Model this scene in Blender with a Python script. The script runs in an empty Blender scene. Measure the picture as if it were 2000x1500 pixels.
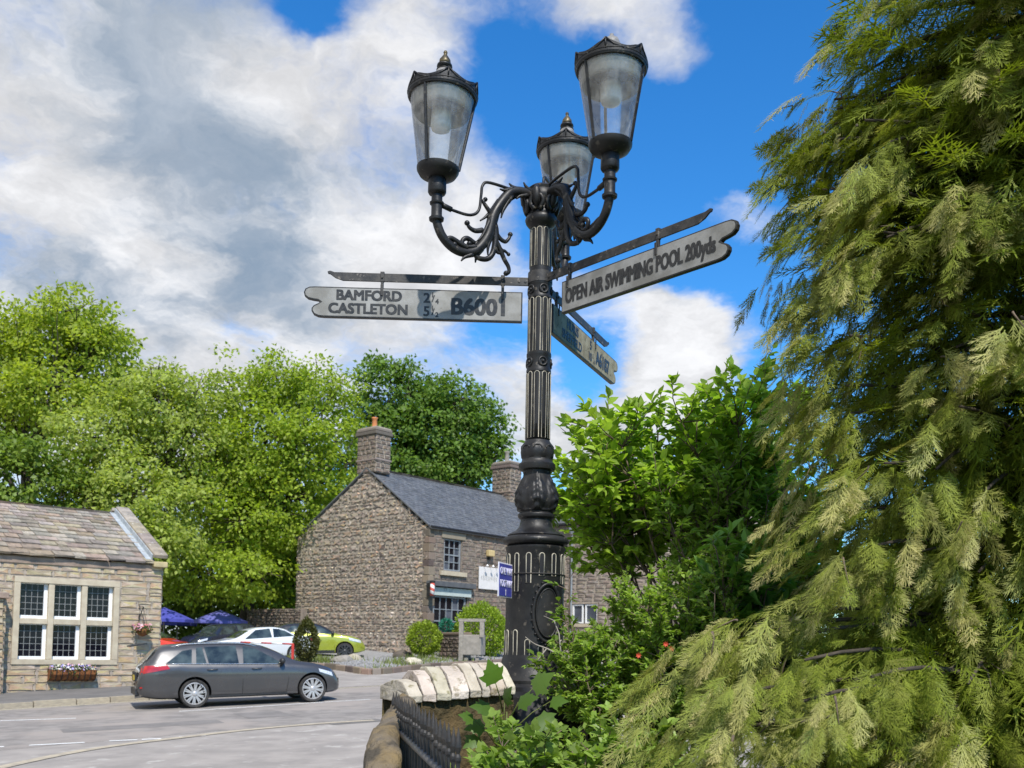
import bpy, bmesh, math, random
import numpy as np
from mathutils import Matrix, Vector

# ---------------------------------------------------------------- camera, sky, sun, exposure
SC = bpy.context.scene
COL = SC.collection
R = math.radians
F_PX, PX0, PY0 = 1950.0, 1000.0, 1166.0          # focal length and principal point of the 2000 x 1500 photograph
PITCH, ROLL = R(3.0), 0.018
CAM = Vector((0, 0, 1.6))
_r = Vector((1, 0, 0)); _f = Vector((0, math.cos(PITCH), math.sin(PITCH))); _u = _r.cross(_f)
CR = (_r * math.cos(ROLL) + _u * math.sin(ROLL)).normalized()
CU = (_u * math.cos(ROLL) - _r * math.sin(ROLL)).normalized()
CF = _f
cd = bpy.data.cameras.new('camera'); cam = bpy.data.objects.new('camera', cd); COL.objects.link(cam)
cd.sensor_width = 36.0; cd.lens = F_PX / 2000 * 36.0; cd.shift_y = (PY0 - 750) / 2000
cd.clip_start = 0.1; cd.clip_end = 3000
cam.matrix_world = Matrix(((CR.x, CU.x, -CF.x, CAM.x), (CR.y, CU.y, -CF.y, CAM.y), (CR.z, CU.z, -CF.z, CAM.z), (0, 0, 0, 1)))
cd.dof.use_dof = True; cd.dof.focus_distance = 6.2; cd.dof.aperture_fstop = 5.0
SC.camera = cam

SUN_TO = Vector((0.27, -1.0, 0)).normalized(); SUN_EL = R(50)
sd = SUN_TO * math.cos(SUN_EL) + Vector((0, 0, math.sin(SUN_EL)))
ld = bpy.data.lights.new('sun', 'SUN'); ld.energy = 4.6; ld.angle = R(1.2); ld.color = (1.0, 0.955, 0.88)
sun = bpy.data.objects.new('sun', ld); COL.objects.link(sun)
sun.rotation_euler = (-sd).to_track_quat('-Z', 'Y').to_euler(); sun.location = (0, -10, 30)

W = bpy.data.worlds.new('World'); SC.world = W; W.use_nodes = True
SC.view_settings.view_transform = 'Standard'; SC.view_settings.look = 'None'
SC.view_settings.exposure = 0.3; SC.view_settings.gamma = 1.0; SC.view_settings.use_curve_mapping = False


def ray(px, py):
    v = CR * ((px - PX0) / F_PX) + CU * ((PY0 - py) / F_PX) + CF
    return v.normalized()


def at(px, py, Y):
    """world point on the pixel's line of sight at distance Y along the ground"""
    d = ray(px, py)
    return CAM + d * (Y / d.y)


class NT:
    """small node-tree helper"""
    def __init__(s, tree):
        s.t = tree; s.n = tree.nodes; s.l = tree.links

    def add(s, kind, **kw):
        nd = s.n.new(kind)
        for k, v in kw.items():
            if k.startswith('i_'):
                nd.inputs[k[2:].replace('_', ' ')].default_value = v
            else:
                setattr(nd, k, v)
        return nd

    def link(s, a, b):
        s.l.new(a, b)

    def math(s, op, a, b=None, c=None, clamp=False):
        nd = s.n.new('ShaderNodeMath'); nd.operation = op; nd.use_clamp = clamp
        for i, v in enumerate((a, b, c)):
            if v is None: continue
            if isinstance(v, (int, float)): nd.inputs[i].default_value = v
            else: s.l.new(v, nd.inputs[i])
        return nd.outputs[0]

    def vmath(s, op, a, b=None, scale=None):
        nd = s.n.new('ShaderNodeVectorMath'); nd.operation = op
        for i, v in enumerate((a, b)):
            if v is None: continue
            if isinstance(v, (tuple, list, Vector)): nd.inputs[i].default_value = tuple(v)
            else: s.l.new(v, nd.inputs[i])
        if scale is not None: nd.inputs['Scale'].default_value = scale
        return nd

    def mix(s, fac, a, b, blend='MIX'):
        nd = s.n.new('ShaderNodeMix'); nd.data_type = 'RGBA'; nd.blend_type = blend; nd.clamp_factor = True
        for k, v in ((0, fac), (6, a), (7, b)):
            if isinstance(v, (int, float)): nd.inputs[k].default_value = v
            elif isinstance(v, (tuple, list)): nd.inputs[k].default_value = tuple(v) + ((1,) if len(v) == 3 else ())
            else: s.l.new(v, nd.inputs[k])
        return nd.outputs[2]

    def ss(s, v, lo, hi, a=0.0, b=1.0):
        nd = s.n.new('ShaderNodeMapRange'); nd.interpolation_type = 'SMOOTHSTEP'
        s.l.new(v, nd.inputs[0])
        for i, x in zip((1, 2, 3, 4), (lo, hi, a, b)): nd.inputs[i].default_value = x
        return nd.outputs[0]

    def noise(s, vec, scale, detail=4, rough=0.55, dist=0.0, color=False):
        nd = s.n.new('ShaderNodeTexNoise'); nd.inputs['Scale'].default_value = scale
        nd.inputs['Detail'].default_value = detail; nd.inputs['Roughness'].default_value = rough
        nd.inputs['Distortion'].default_value = dist
        if vec is not None: s.l.new(vec, nd.inputs['Vector'])
        return nd.outputs[1 if color else 0]


def build_sky():
    t = NT(W.node_tree); W.node_tree.nodes.clear()
    tc = t.add('ShaderNodeTexCoord'); d = tc.outputs['Generated']
    sky = t.add('ShaderNodeTexSky', sky_type='NISHITA', sun_disc=False)
    sky.sun_elevation = SUN_EL; sky.sun_rotation = math.atan2(sd.x, sd.y)
    sky.air_density = 1.0; sky.dust_density = 0.25; sky.ozone_density = 2.2; sky.altitude = 150
    hs = t.add('ShaderNodeHueSaturation'); hs.inputs['Saturation'].default_value = 1.35; hs.inputs['Value'].default_value = 1.5
    t.link(sky.outputs[0], hs.inputs['Color'])
    blue = t.mix(1.0, hs.outputs[0], (0.75, 1.05, 1.2), 'MULTIPLY')
    # cloud layer: direction laid on a slab overhead, broken up by noise
    sep = t.add('ShaderNodeSeparateXYZ'); t.link(d, sep.inputs[0])
    h = t.math('ADD', t.math('MAXIMUM', sep.outputs[2], 0.0), 0.34)
    q = t.vmath('DIVIDE', d, None)
    cb = t.add('ShaderNodeCombineXYZ')
    for i in range(3): t.link(h, cb.inputs[i])
    t.link(cb.outputs[0], q.inputs[1]); q = q.outputs[0]
    warp = t.noise(q, 2.6, 6, 0.6, color=True)
    wv = t.vmath('SCALE', t.vmath('SUBTRACT', warp, (0.5, 0.5, 0.5)).outputs[0], scale=0.42).outputs[0]
    q2 = t.vmath('ADD', q, wv).outputs[0]
    n1 = t.noise(q2, 2.9, 10, 0.62)
    n2 = t.noise(t.vmath('ADD', q2, (3.1, 1.7, 0.4)).outputs[0], 3.4, 6, 0.5)
    dn = t.vmath('NORMALIZE', d).outputs[0]

    ds = t.vmath('MULTIPLY', t.vmath('ADD', dn, t.vmath('SCALE', wv, scale=0.34).outputs[0]).outputs[0], (1, 1, 1.7)).outputs[0]

    def blob(px, py, rad, amt):
        """soft flat-lying patch of cloud or clear sky, rad in photo pixels across"""
        c = ray(px, py); dist = t.vmath('DISTANCE', ds, (c.x, c.y, c.z * 1.7)).outputs['Value']
        return t.math('MULTIPLY', t.ss(dist, rad / 1950 * 1.3, 0.0), amt)
    n3 = t.noise(q2, 9.0, 8, 0.65)
    cover = t.math('ADD', t.math('MULTIPLY', n1, 0.95), t.math('MULTIPLY', sep.outputs[0], -0.40))   # the bank lies to the west, the sky clears eastward
    cover = t.math('ADD', cover, t.math('MULTIPLY', t.math('SUBTRACT', n3, .5), .16))
    for b in [(1180, 260, 340, -0.30), (1450, 160, 430, -0.26), (1030, 190, 130, -0.14), (610, 5, 90, -0.40), (1340, 480, 190, -0.12),
              (1010, 690, 100, -0.16), (990, 400, 140, 0.20), (1360, 130, 120, 0.46), (1250, 20, 190, 0.44), (1430, 400, 120, 0.40), (1300, 585, 120, 0.40), (1240, 635, 100, -.22), (1150, 700, 90, -.18), (1450, 770, 90, -.2), (1330, 685, 170, 0.50),
              (1100, 840, 240, 0.34), (1260, 790, 150, 0.24), (300, 700, 560, 0.12), (480, 300, 560, 0.16), (120, 250, 460, 0.14), (880, 70, 170, 0.16), (800, 600, 260, 0.2)]:
        cover = t.math('ADD', cover, blob(*b))
    mask = t.ss(cover, 0.42, 0.74)
    dark = t.math('ADD', t.math('MULTIPLY', t.math('SUBTRACT', n2, .50), 2.3), t.math('MULTIPLY', t.math('SUBTRACT', n3, .5), 1.5))
    dark = t.math('ADD', dark, .27); puff_ = t.noise(q2, 3.6, 8, .6)
    for b in [(420, 295, 290, 0.50), (240, 250, 150, 0.25), (400, 585, 330, 0.48), (590, 560, 220, 0.34), (60, 440, 230, 0.36), (100, 100, 240, 0.24), (640, 370, 200, 0.2), (360, 40, 240, 0.2)]:
        dark = t.math('ADD', dark, blob(*b))
    for b in [(640, 200, 240, -0.75), (20, 330, 130, -1.0), (400, 690, 200, -0.9), (820, 520, 220, -0.55), (300, 450, 170, -0.45), (700, 470, 220, -0.4), (1330, 685, 170, -0.6), (1100, 840, 260, -0.4), (960, 340, 150, -0.5), (150, 190, 130, -.35), (480, 140, 120, -.3), (1430, 400, 120, -.5)]:
        dark = t.math('ADD', dark, blob(*b))
    dk = t.math('MULTIPLY', t.ss(dark, -0.1, 0.95), t.ss(puff_, .25, .75, 1.0, .62))
    puff = t.noise(q2, 6.0, 8, 0.62)
    lum = t.math('ADD', t.math('MULTIPLY', t.ss(puff, .3, .7), 0.32), 0.68)
    white = t.mix(1.0, (8.3, 8.3, 8.4), lum, 'MULTIPLY')
    cloud = t.mix(dk, white, (2.0, 2.75, 3.7))
    out = t.mix(t.math('MULTIPLY', mask, 0.97), blue, cloud)
    bg = t.add('ShaderNodeBackground'); bg.inputs['Strength'].default_value = 0.1
    t.link(out, bg.inputs['Color'])
    wo = t.add('ShaderNodeOutputWorld'); t.link(bg.outputs[0], wo.inputs['Surface'])


build_sky()

# ---------------------------------------------------------------- materials
MATS = {}


def principled(name):
    m = bpy.data.materials.new(name); m.use_nodes = True
    t = NT(m.node_tree); p = t.n['Principled BSDF']
    return m, t, p


def mat(name, c1, c2=None, *a_, palette=None, **k_):
    return _mat(name, c1, c2, *a_, palette=palette, **k_)


def _mat(name, c1, c2=None, scale=8.0, rough=0.7, bump=0.0, bscale=None, vary=0.0, metallic=0.0, spec=0.4, coat=0.0, spots=None, sat=0.0, detail=5, dist=0.004, coord='Object', palette=None):
    """noise-mixed surface; vary = brightness spread between separate pieces"""
    if name in MATS: return MATS[name]
    m, t, p = principled(name)
    tc = t.add('ShaderNodeTexCoord').outputs[coord]
    c2 = c2 or tuple(x * 0.75 for x in c1)
    n = t.noise(tc, scale, detail, 0.6)
    f = t.ss(n, 0.32, 0.68)
    col = t.mix(f, c1, c2)
    if spots:
        sc, lo, hi, cc = spots
        n3 = t.noise(tc, sc, 4, 0.6)
        col = t.mix(t.ss(n3, lo, hi), col, cc)
    if vary:
        oi = t.add('ShaderNodeObjectInfo').outputs['Random']
        gi = t.add('ShaderNodeNewGeometry').outputs['Random Per Island']
        rnd = t.math('FRACT', t.math('ADD', oi, gi))
        if palette:
            cr = t.add('ShaderNodeValToRGB'); cr.color_ramp.interpolation = 'CONSTANT'; el = cr.color_ramp.elements
            while len(el) < len(palette): el.new(.5)
            for i_, c_ in enumerate(palette): el[i_].position = i_ / len(palette); el[i_].color = (*c_, 1)
            t.link(t.math('FRACT', t.math('MULTIPLY', rnd, 17.3)), cr.inputs[0]); col = t.mix(.82, col, cr.outputs[0])
        hs = t.add('ShaderNodeHueSaturation'); t.link(col, hs.inputs['Color'])
        t.link(t.math('ADD', t.math('MULTIPLY', rnd, 2 * vary), 1 - vary), hs.inputs['Value'])
        r2 = t.math('FRACT', t.math('MULTIPLY', rnd, 7.31))
        t.link(t.math('ADD', t.math('MULTIPLY', r2, 2 * sat), 1 - sat), hs.inputs['Saturation'])
        t.link(t.math('ADD', t.math('MULTIPLY', t.math('FRACT', t.math('MULTIPLY', rnd, 13.7)), 0.05 * (1 if sat else 0)), 0.5 - 0.025 * (1 if sat else 0)), hs.inputs['Hue'])
        col = hs.outputs[0]
    t.link(col, p.inputs['Base Color'])
    rr = t.ss(n, 0.2, 0.8, max(0.02, rough - 0.08), min(1, rough + 0.1)); t.link(rr, p.inputs['Roughness'])
    p.inputs['Metallic'].default_value = metallic; p.inputs['Specular IOR Level'].default_value = spec
    if coat: p.inputs['Coat Weight'].default_value = coat; p.inputs['Coat Roughness'].default_value = 0.04
    if bump:
        nb = t.noise(tc, bscale or scale * 3, 5, 0.65)
        b = t.add('ShaderNodeBump'); b.inputs['Strength'].default_value = bump; b.inputs['Distance'].default_value = dist
        t.link(nb, b.inputs['Height']); t.link(b.outputs[0], p.inputs['Normal'])
    MATS[name] = m
    return m


def leaf_mat(name, c1, c2, trans=0.35, rough=0.5, tip=None, spread=0.35):
    """leaf: reflects and lets light through; colour varies leaf by leaf; tip = colour towards attribute 'tip'"""
    if name in MATS: return MATS[name]
    m, t, p = principled(name)
    gi = t.add('ShaderNodeNewGeometry').outputs['Random Per Island']
    tc = t.add('ShaderNodeTexCoord').outputs['Object']
    n = t.noise(tc, 1.1, 3, 0.5)
    f = t.math('ADD', t.math('MULTIPLY', gi, 0.55), t.math('MULTIPLY', t.ss(n, 0.3, 0.7), 0.45))
    col = t.mix(f, c1, c2)
    if tip:
        a = t.add('ShaderNodeAttribute'); a.attribute_name = 'tip'
        col = t.mix(a.outputs['Fac'], col, tip)
    hs = t.add('ShaderNodeHueSaturation'); t.link(col, hs.inputs['Color'])
    t.link(t.math('ADD', t.math('MULTIPLY', t.math('FRACT', t.math('MULTIPLY', gi, 5.77)), 2 * spread), 1 - spread), hs.inputs['Value'])
    col = hs.outputs[0]
    t.link(col, p.inputs['Base Color']); p.inputs['Roughness'].default_value = rough
    p.inputs['Specular IOR Level'].default_value = 0.35
    tr = t.add('ShaderNodeBsdfTranslucent'); t.link(t.mix(1.0, col, (1.25, 1.3, 0.55), 'MULTIPLY'), tr.inputs['Color'])
    mx = t.add('ShaderNodeMixShader'); mx.inputs[0].default_value = trans
    t.link(p.outputs[0], mx.inputs[1]); t.link(tr.outputs[0], mx.inputs[2])
    t.link(mx.outputs[0], t.n['Material Output'].inputs['Surface'])
    MATS[name] = m
    return m


def glass_mat(name, col=(0.95, 0.96, 0.95), rough=0.12, alpha=0.20, dirt=(0.72, 0.70, 0.66)):
    """thin clear plastic or pane with a film of dirt"""
    if name in MATS: return MATS[name]
    m, t, p = principled(name)
    tc = t.add('ShaderNodeTexCoord').outputs['Object']
    n = t.noise(tc, 14, 6, 0.7)
    st = t.add('ShaderNodeMapping'); st.inputs['Scale'].default_value = (26, 26, 2.5); t.link(tc, st.inputs['Vector'])
    n2 = t.noise(st.outputs[0], 1.0, 4, 0.6)
    tb = t.add('ShaderNodeBsdfTransparent'); tb.inputs[0].default_value = (*col, 1)
    p.inputs['Base Color'].default_value = (*dirt, 1); p.inputs['Roughness'].default_value = rough
    gl = t.add('ShaderNodeBsdfGlossy'); gl.inputs['Roughness'].default_value = rough * 0.4
    fr = t.add('ShaderNodeFresnel'); fr.inputs[0].default_value = 1.45
    m1 = t.add('ShaderNodeMixShader')
    f = t.math('MULTIPLY', t.math('ADD', t.ss(n, 0.35, 0.75, 0.5, 1.2), t.ss(n2, 0.35, 0.7, -0.1, 0.2)), alpha)
    t.link(f, m1.inputs[0]); t.link(tb.outputs[0], m1.inputs[1]); t.link(p.outputs[0], m1.inputs[2])
    m2 = t.add('ShaderNodeMixShader'); t.link(t.math('MULTIPLY', fr.outputs[0], 0.8), m2.inputs[0])
    t.link(m1.outputs[0], m2.inputs[1]); t.link(gl.outputs[0], m2.inputs[2])
    t.link(m2.outputs[0], t.n['Material Output'].inputs['Surface'])
    MATS[name] = m
    return m


BLACK = mat('black_paint', (0.010, 0.010, 0.011), (0.022, 0.021, 0.020), 9, 0.44, 0.5, 60, spec=0.34, spots=(24, 0.60, 0.68, (0.085, 0.074, 0.06)), dist=0.002)
BLACKW = mat('worn_black_paint', (0.022, 0.021, 0.021), (0.06, 0.055, 0.05), 14, 0.5, 0.5, 70, spots=(30, 0.6, 0.7, (0.16, 0.14, 0.12)), dist=0.002)
CREAM = mat('cream_line', (0.46, 0.42, 0.33), (0.33, 0.30, 0.24), 30, 0.6)
GOLD = mat('worn_gilding', (0.13, 0.10, 0.045), (0.04, 0.036, 0.028), 20, 0.45, metallic=0.3)
ROOFLAMP = mat('lantern_roof', (0.16, 0.155, 0.15), (0.23, 0.22, 0.21), 20, 0.5)
SIGNW = mat('weathered_white', (0.31, 0.303, 0.285), (0.185, 0.178, 0.16), 6, 0.42, 0.12, 60, spots=(26, 0.66, 0.76, (0.14, 0.12, 0.10)), coord='Object')
SIGNG = mat('lichened_white', (0.36, 0.325, 0.235), (0.23, 0.205, 0.145), 12, 0.85, 0.2, 60, spec=.15, spots=(34, 0.6, 0.7, (0.10, 0.09, 0.06)))
SIGNK = mat('sign_black', (0.020, 0.020, 0.020), (0.04, 0.038, 0.036), 40, 0.4)
LAMPGLASS = glass_mat('lantern_glass')
OPAL = mat('lamp_bulb', (0.62, 0.60, 0.54), (0.50, 0.48, 0.44), 20, 0.4)
REFLECT = mat('lamp_canopy', (0.45, 0.43, 0.38), (0.36, 0.34, 0.30), 14, 0.5)
STONE = mat('gritstone', (0.47, 0.365, 0.235), (0.33, 0.26, 0.17), 3.0, 0.9, 0.6, 22, vary=0.2, sat=0.25, dist=0.015)
STONED = mat('dark_gritstone', (0.20, 0.155, 0.118), (0.115, 0.09, 0.072), 3.0, 0.9, 0.6, 20, vary=0.3, sat=0.2, dist=0.015, palette=((.17, .13, .10), (.12, .095, .078), (.22, .17, .13), (.19, .15, .12), (.24, .185, .135)))
RUBBLE = mat('rubble_stone', (0.33, 0.255, 0.185), (0.19, 0.15, 0.115), 3.0, 0.92, 0.6, 20, vary=0.42, sat=0.25, dist=0.015, palette=((.31, .245, .19), (.18, .145, .118), (.37, .285, .205), (.25, .21, .175), (.41, .285, .185), (.33, .27, .215), (.12, .10, .086), (.44, .365, .285)))
MORTAR = mat('mortar', (0.40, 0.335, 0.265), (0.27, 0.225, 0.18), 5, 0.95, 0.5, 40, dist=0.01)
MORTARD = mat('dark_mortar', (0.25, 0.205, 0.165), (0.17, 0.14, 0.11), 5, 0.95, 0.5, 40, dist=0.01)
SLATE = mat('blue_slate', (0.085, 0.09, 0.098), (0.12, 0.122, 0.125), 4.0, 0.62, 0.3, 30, vary=0.2, sat=0.2)
SSLATE = mat('stone_slate', (0.32, 0.262, 0.20), (0.19, 0.16, 0.128), 3.0, 0.9, 0.6, 18, vary=0.3, sat=0.3, spots=(9, 0.62, 0.72, (0.45, 0.42, 0.36)), dist=0.02)
LEAD = mat('lead_flashing', (0.42, 0.45, 0.47), (0.28, 0.31, 0.33), 7, 0.45, 0.2, 30)
DRESSED = mat('dressed_stone', (0.50, 0.43, 0.31), (0.42, 0.35, 0.25), 5, 0.85, 0.3, 40, vary=0.08, dist=0.008)
WHITE = mat('white_frame', (0.80, 0.80, 0.79), (0.72, 0.72, 0.70), 10, 0.45)
GREYFR = mat('grey_frame', (0.19, 0.205, 0.22), (0.25, 0.27, 0.28), 10, 0.5)
CARGLASS = mat('car_glass', (.010, .014, .015), (.055, .075, .072), 2.6, .03, spec=.6, coat=.4)
PANE = mat('dark_pane', (0.004, 0.004, 0.007), (0.010, 0.010, 0.014), 1.2, 0.08, 0.05, 3, spec=0.25, dist=0.01)
PANEBL = mat('pane_painted_reflection', (0.05, 0.06, 0.08), (0.1, 0.11, 0.13), 1.2, 0.08, spec=0.6)  # lighter blue in the base colour imitates sky reflected in some panes
LEADCAME = mat('lead_came', (0.20, 0.20, 0.19), (0.27, 0.27, 0.26), 30, 0.5)
ASPHALT = mat('main_road_asphalt', (0.28, 0.253, 0.226), (0.19, 0.172, 0.155), 2.4, 0.9, 0.8, 160, spots=(0.35, 0.46, 0.62, (0.31, 0.27, 0.235)), detail=8, coord='Object')
ASPHALT2 = mat('side_road_asphalt', (0.34, 0.305, 0.27), (0.25, 0.226, 0.202), 1.3, 0.92, 0.6, 200, spots=(2.2, 0.58, 0.68, (0.40, 0.37, 0.33)), detail=8)
PAVING = mat('pavement_asphalt', (0.175, 0.162, 0.148), (0.13, 0.122, 0.112), 1.5, 0.92, 0.5, 200, detail=8)
KERB = mat('kerb_stone', (0.42, 0.36, 0.26), (0.30, 0.26, 0.20), 6, 0.9, 0.4, 40, vary=0.15)
PAINTW = mat('road_white', (0.74, 0.73, 0.70), (0.58, 0.57, 0.54), 9, 0.7, spots=(14, 0.62, 0.74, (0.32, 0.31, 0.29)))
PAINTY = mat('road_yellow', (0.62, 0.55, 0.34), (0.46, 0.42, 0.30), 6, 0.8)
EARTH = mat('garden_earth', (0.055, 0.042, 0.03), (0.03, 0.03, 0.016), 2, 0.95, 0.6, 20, dist=0.03)
GRASSG = mat('verge_ground', (0.06, 0.085, 0.025), (0.045, 0.05, 0.02), 0.7, 0.95, 0.5, 14, dist=0.03)
GRAVEL = mat('gravel', (0.33, 0.32, 0.31), (0.22, 0.215, 0.21), 30, 0.95, 0.8, 60, vary=0.2, dist=0.02)
BARK = mat('bark', (0.075, 0.058, 0.042), (0.042, 0.034, 0.026), 9, 0.95, 0.7, 30, dist=0.01)
TWIG = mat('twig', (0.17, 0.125, 0.085), (0.10, 0.075, 0.055), 20, 0.9)
WOODG = mat('weathered_wood', (0.31, 0.28, 0.235), (0.21, 0.19, 0.16), 10, 0.9, 0.4, 30)
CONCRETE = mat('concrete', (0.30, 0.27, 0.23), (0.22, 0.20, 0.17), 6, 0.92, 0.4, 50)
IRON = mat('railing_iron', (0.016, 0.016, 0.017), (0.045, 0.038, 0.032), 20, 0.55, 0.3, 60)
MOSSW = mat('mossy_wall', (0.115, 0.078, 0.032), (0.05, 0.042, 0.02), 7, 0.95, 0.9, 24, spots=(5, 0.5, 0.66, (0.15, 0.125, 0.04)), dist=0.03)
COPING = mat('pale_coping', (0.54, 0.475, 0.39), (0.39, 0.335, 0.265), 6, 0.9, 0.7, 26, vary=0.14, sat=0.2, spots=(13, 0.56, 0.66, (0.27, 0.23, 0.15)), dist=0.02)
BLUEP = mat('sign_blue', (0.045, 0.05, 0.27), (0.06, 0.065, 0.31), 20, 0.4)
PARASOL = mat('parasol_cloth', (0.05, 0.055, 0.28), (0.065, 0.072, 0.34), 3, 0.8)
PARASOL2 = mat('faded_parasol_cloth', (0.13, 0.135, 0.42), (0.11, 0.115, 0.36), 3, 0.8)

# ---------------------------------------------------------------- geometry helpers
class MB:
    """collects shapes; build() links them as one mesh object"""
    def __init__(s):
        s.v = []; s.f = []; s.m = []; s.mi = 0

    def add(s, verts, faces):
        o = len(s.v); s.v.extend([tuple(p) for p in verts])
        s.f.extend([tuple(i + o for i in f) for f in faces]); s.m.extend([s.mi] * len(faces))
        return s

    def box(s, c, d, rz=0.0, M=None):
        x, y, z = d[0] / 2, d[1] / 2, d[2] / 2
        vs = [Vector((a * x, b * y, e * z)) for e in (-1, 1) for b in (-1, 1) for a in (-1, 1)]
        if M is None: M = Matrix.Rotation(rz, 3, 'Z')
        vs = [Vector(c) + M @ p for p in vs]
        return s.add(vs, [(0, 2, 3, 1), (4, 5, 7, 6), (0, 1, 5, 4), (2, 6, 7, 3), (0, 4, 6, 2), (1, 3, 7, 5)])

    def lathe(s, prof, n=24, c=(0, 0, 0), mod=None, caps=True):
        """prof: list of (r, z); mod(theta, i, r, z) -> r"""
        vs = []
        for i, (r, z) in enumerate(prof):
            for k in range(n):
                th = 2 * math.pi * k / n
                rr = mod(th, i, r, z) if mod else r
                vs.append((c[0] + rr * math.cos(th), c[1] + rr * math.sin(th), c[2] + z))
        fs = []
        for i in range(len(prof) - 1):
            for k in range(n):
                k2 = (k + 1) % n
                fs.append((i * n + k, i * n + k2, (i + 1) * n + k2, (i + 1) * n + k))
        if caps:
            fs.append(tuple(reversed(range(n)))); fs.append(tuple(range((len(prof) - 1) * n, len(prof) * n)))
        return s.add(vs, fs)

    def tube(s, pts, rad, n=8, closed=False):
        """sweep a circle along pts; rad a number or one per point"""
        P = [Vector(p) for p in pts]; k = len(P)
        rs = [rad] * k if isinstance(rad, (int, float)) else list(rad)
        vs = []; up = None
        for i in range(k):
            if closed: tg = P[(i + 1) % k] - P[i - 1]
            else: tg = P[min(i + 1, k - 1)] - P[max(i - 1, 0)]
            if tg.length < 1e-9: tg = Vector((0, 0, 1))
            tg.normalize()
            if up is None:
                up = Vector((0, 0, 1)) if abs(tg.z) < 0.9 else Vector((1, 0, 0))
            a = tg.cross(up)
            if a.length < 1e-6: a = tg.cross(Vector((1, 0.3, 0)))
            a.normalize(); b = a.cross(tg).normalized(); up = b
            for j in range(n):
                th = 2 * math.pi * j / n
                vs.append(P[i] + (a * math.cos(th) + b * math.sin(th)) * rs[i])
        fs = []
        for i in range(k if closed else k - 1):
            i2 = (i + 1) % k
            for j in range(n):
                j2 = (j + 1) % n
                fs.append((i * n + j, i * n + j2, i2 * n + j2, i2 * n + j))
        if not closed:
            fs.append(tuple(reversed(range(n)))); fs.append(tuple(range((k - 1) * n, k * n)))
        return s.add(vs, fs)

    def prism(s, poly, y0, y1, M=None):
        """polygon in (x, z) extruded along y"""
        n = len(poly); M = M or Matrix.Identity(4)
        vs = [M @ Vector((x, y0, z)) for x, z in poly] + [M @ Vector((x, y1, z)) for x, z in poly]
        fs = [tuple(range(n)), tuple(reversed(range(n, 2 * n)))]
        fs += [(i, i + n, (i + 1) % n + n, (i + 1) % n) for i in range(n)]
        return s.add(vs, fs)

    def mesh(s, name, mats, smooth=False):
        me = bpy.data.meshes.new(name); me.from_pydata(s.v, [], s.f)
        for m in (mats if isinstance(mats, (list, tuple)) else [mats]): me.materials.append(m)
        if len(set(s.m)) > 1: me.polygons.foreach_set('material_index', s.m)
        if smooth: me.polygons.foreach_set('use_smooth', [True] * len(s.f))
        me.update(); return me

    def build(s, name, mats, parent=None, smooth=False, auto=None, recalc=True):
        me = s.mesh(name, mats, smooth)
        if recalc:
            bm = bmesh.new(); bm.from_mesh(me); bmesh.ops.recalc_face_normals(bm, faces=bm.faces); bm.to_mesh(me); bm.free()
        if auto: smooth_by_angle(me, auto)
        return link(name, me, parent)


def smooth_by_angle(me, ang):
    me.polygons.foreach_set('use_smooth', [True] * len(me.polygons))
    me.set_sharp_from_angle(angle=R(ang))


def link(name, data, parent=None, M=None):
    o = bpy.data.objects.new(name, data); COL.objects.link(o)
    if parent is not None: o.parent = parent
    if M is not None: o.matrix_basis = M
    return o


def tag(o, label, cat, group=None, kind=None):
    o['label'] = label; o['category'] = cat
    if group: o['group'] = group
    if kind: o['kind'] = kind
    return o


def struct(o):
    o['kind'] = 'structure'; return o


def empty(name, loc=(0, 0, 0), rz=0.0, M=None):
    o = bpy.data.objects.new(name, None); COL.objects.link(o); o.empty_display_size = 0.2
    if M is not None: o.matrix_world = M
    else: o.location = loc; o.rotation_euler = (0, 0, rz)
    return o


def frame(o, x, y):
    """4x4 from origin, x axis and y axis (z = x cross y)"""
    x = Vector(x).normalized(); y = Vector(y).normalized(); z = x.cross(y)
    return Matrix(((x.x, y.x, z.x, o[0]), (x.y, y.y, z.y, o[1]), (x.z, y.z, z.z, o[2]), (0, 0, 0, 1)))


def cspline(pts, n):
    """Catmull-Rom through pts, n samples per span"""
    P = [np.array(p, float) for p in pts]; P = [2 * P[0] - P[1]] + P + [2 * P[-1] - P[-2]]
    out = []
    for i in range(1, len(P) - 2):
        for k in range(n):
            t = k / n; a, b, c, d = P[i - 1:i + 3]
            out.append(0.5 * (2 * b + (c - a) * t + (2 * a - 5 * b + 4 * c - d) * t * t + (3 * b - a - 3 * c + d) * t ** 3))
    out.append(P[-2]); return out


def bevel(o, w, seg=2, ang=40):
    m = o.modifiers.new('bevel', 'BEVEL'); m.width = w; m.segments = seg; m.limit_method = 'ANGLE'; m.angle_limit = R(ang)
    return o


def raw_mesh(name, V, T, mats, attr=None, smooth=False, quads=False):
    """fast mesh from numpy arrays: V (n,3), T (m,3) or (m,4)"""
    me = bpy.data.meshes.new(name); k = T.shape[1]
    me.vertices.add(len(V)); me.vertices.foreach_set('co', np.ascontiguousarray(V, dtype=np.float32).ravel())
    me.loops.add(T.size); me.loops.foreach_set('vertex_index', np.ascontiguousarray(T, dtype=np.int32).ravel())
    me.polygons.add(len(T)); me.polygons.foreach_set('loop_start', np.arange(0, T.size, k, dtype=np.int32))
    me.update(calc_edges=True)
    for m in (mats if isinstance(mats, (list, tuple)) else [mats]): me.materials.append(m)
    if attr is not None:
        a = me.attributes.new('tip', 'FLOAT', 'POINT'); a.data.foreach_set('value', np.ascontiguousarray(attr, dtype=np.float32))
    if smooth: me.polygons.foreach_set('use_smooth', [True] * len(T))
    me.validate(); return me


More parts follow.
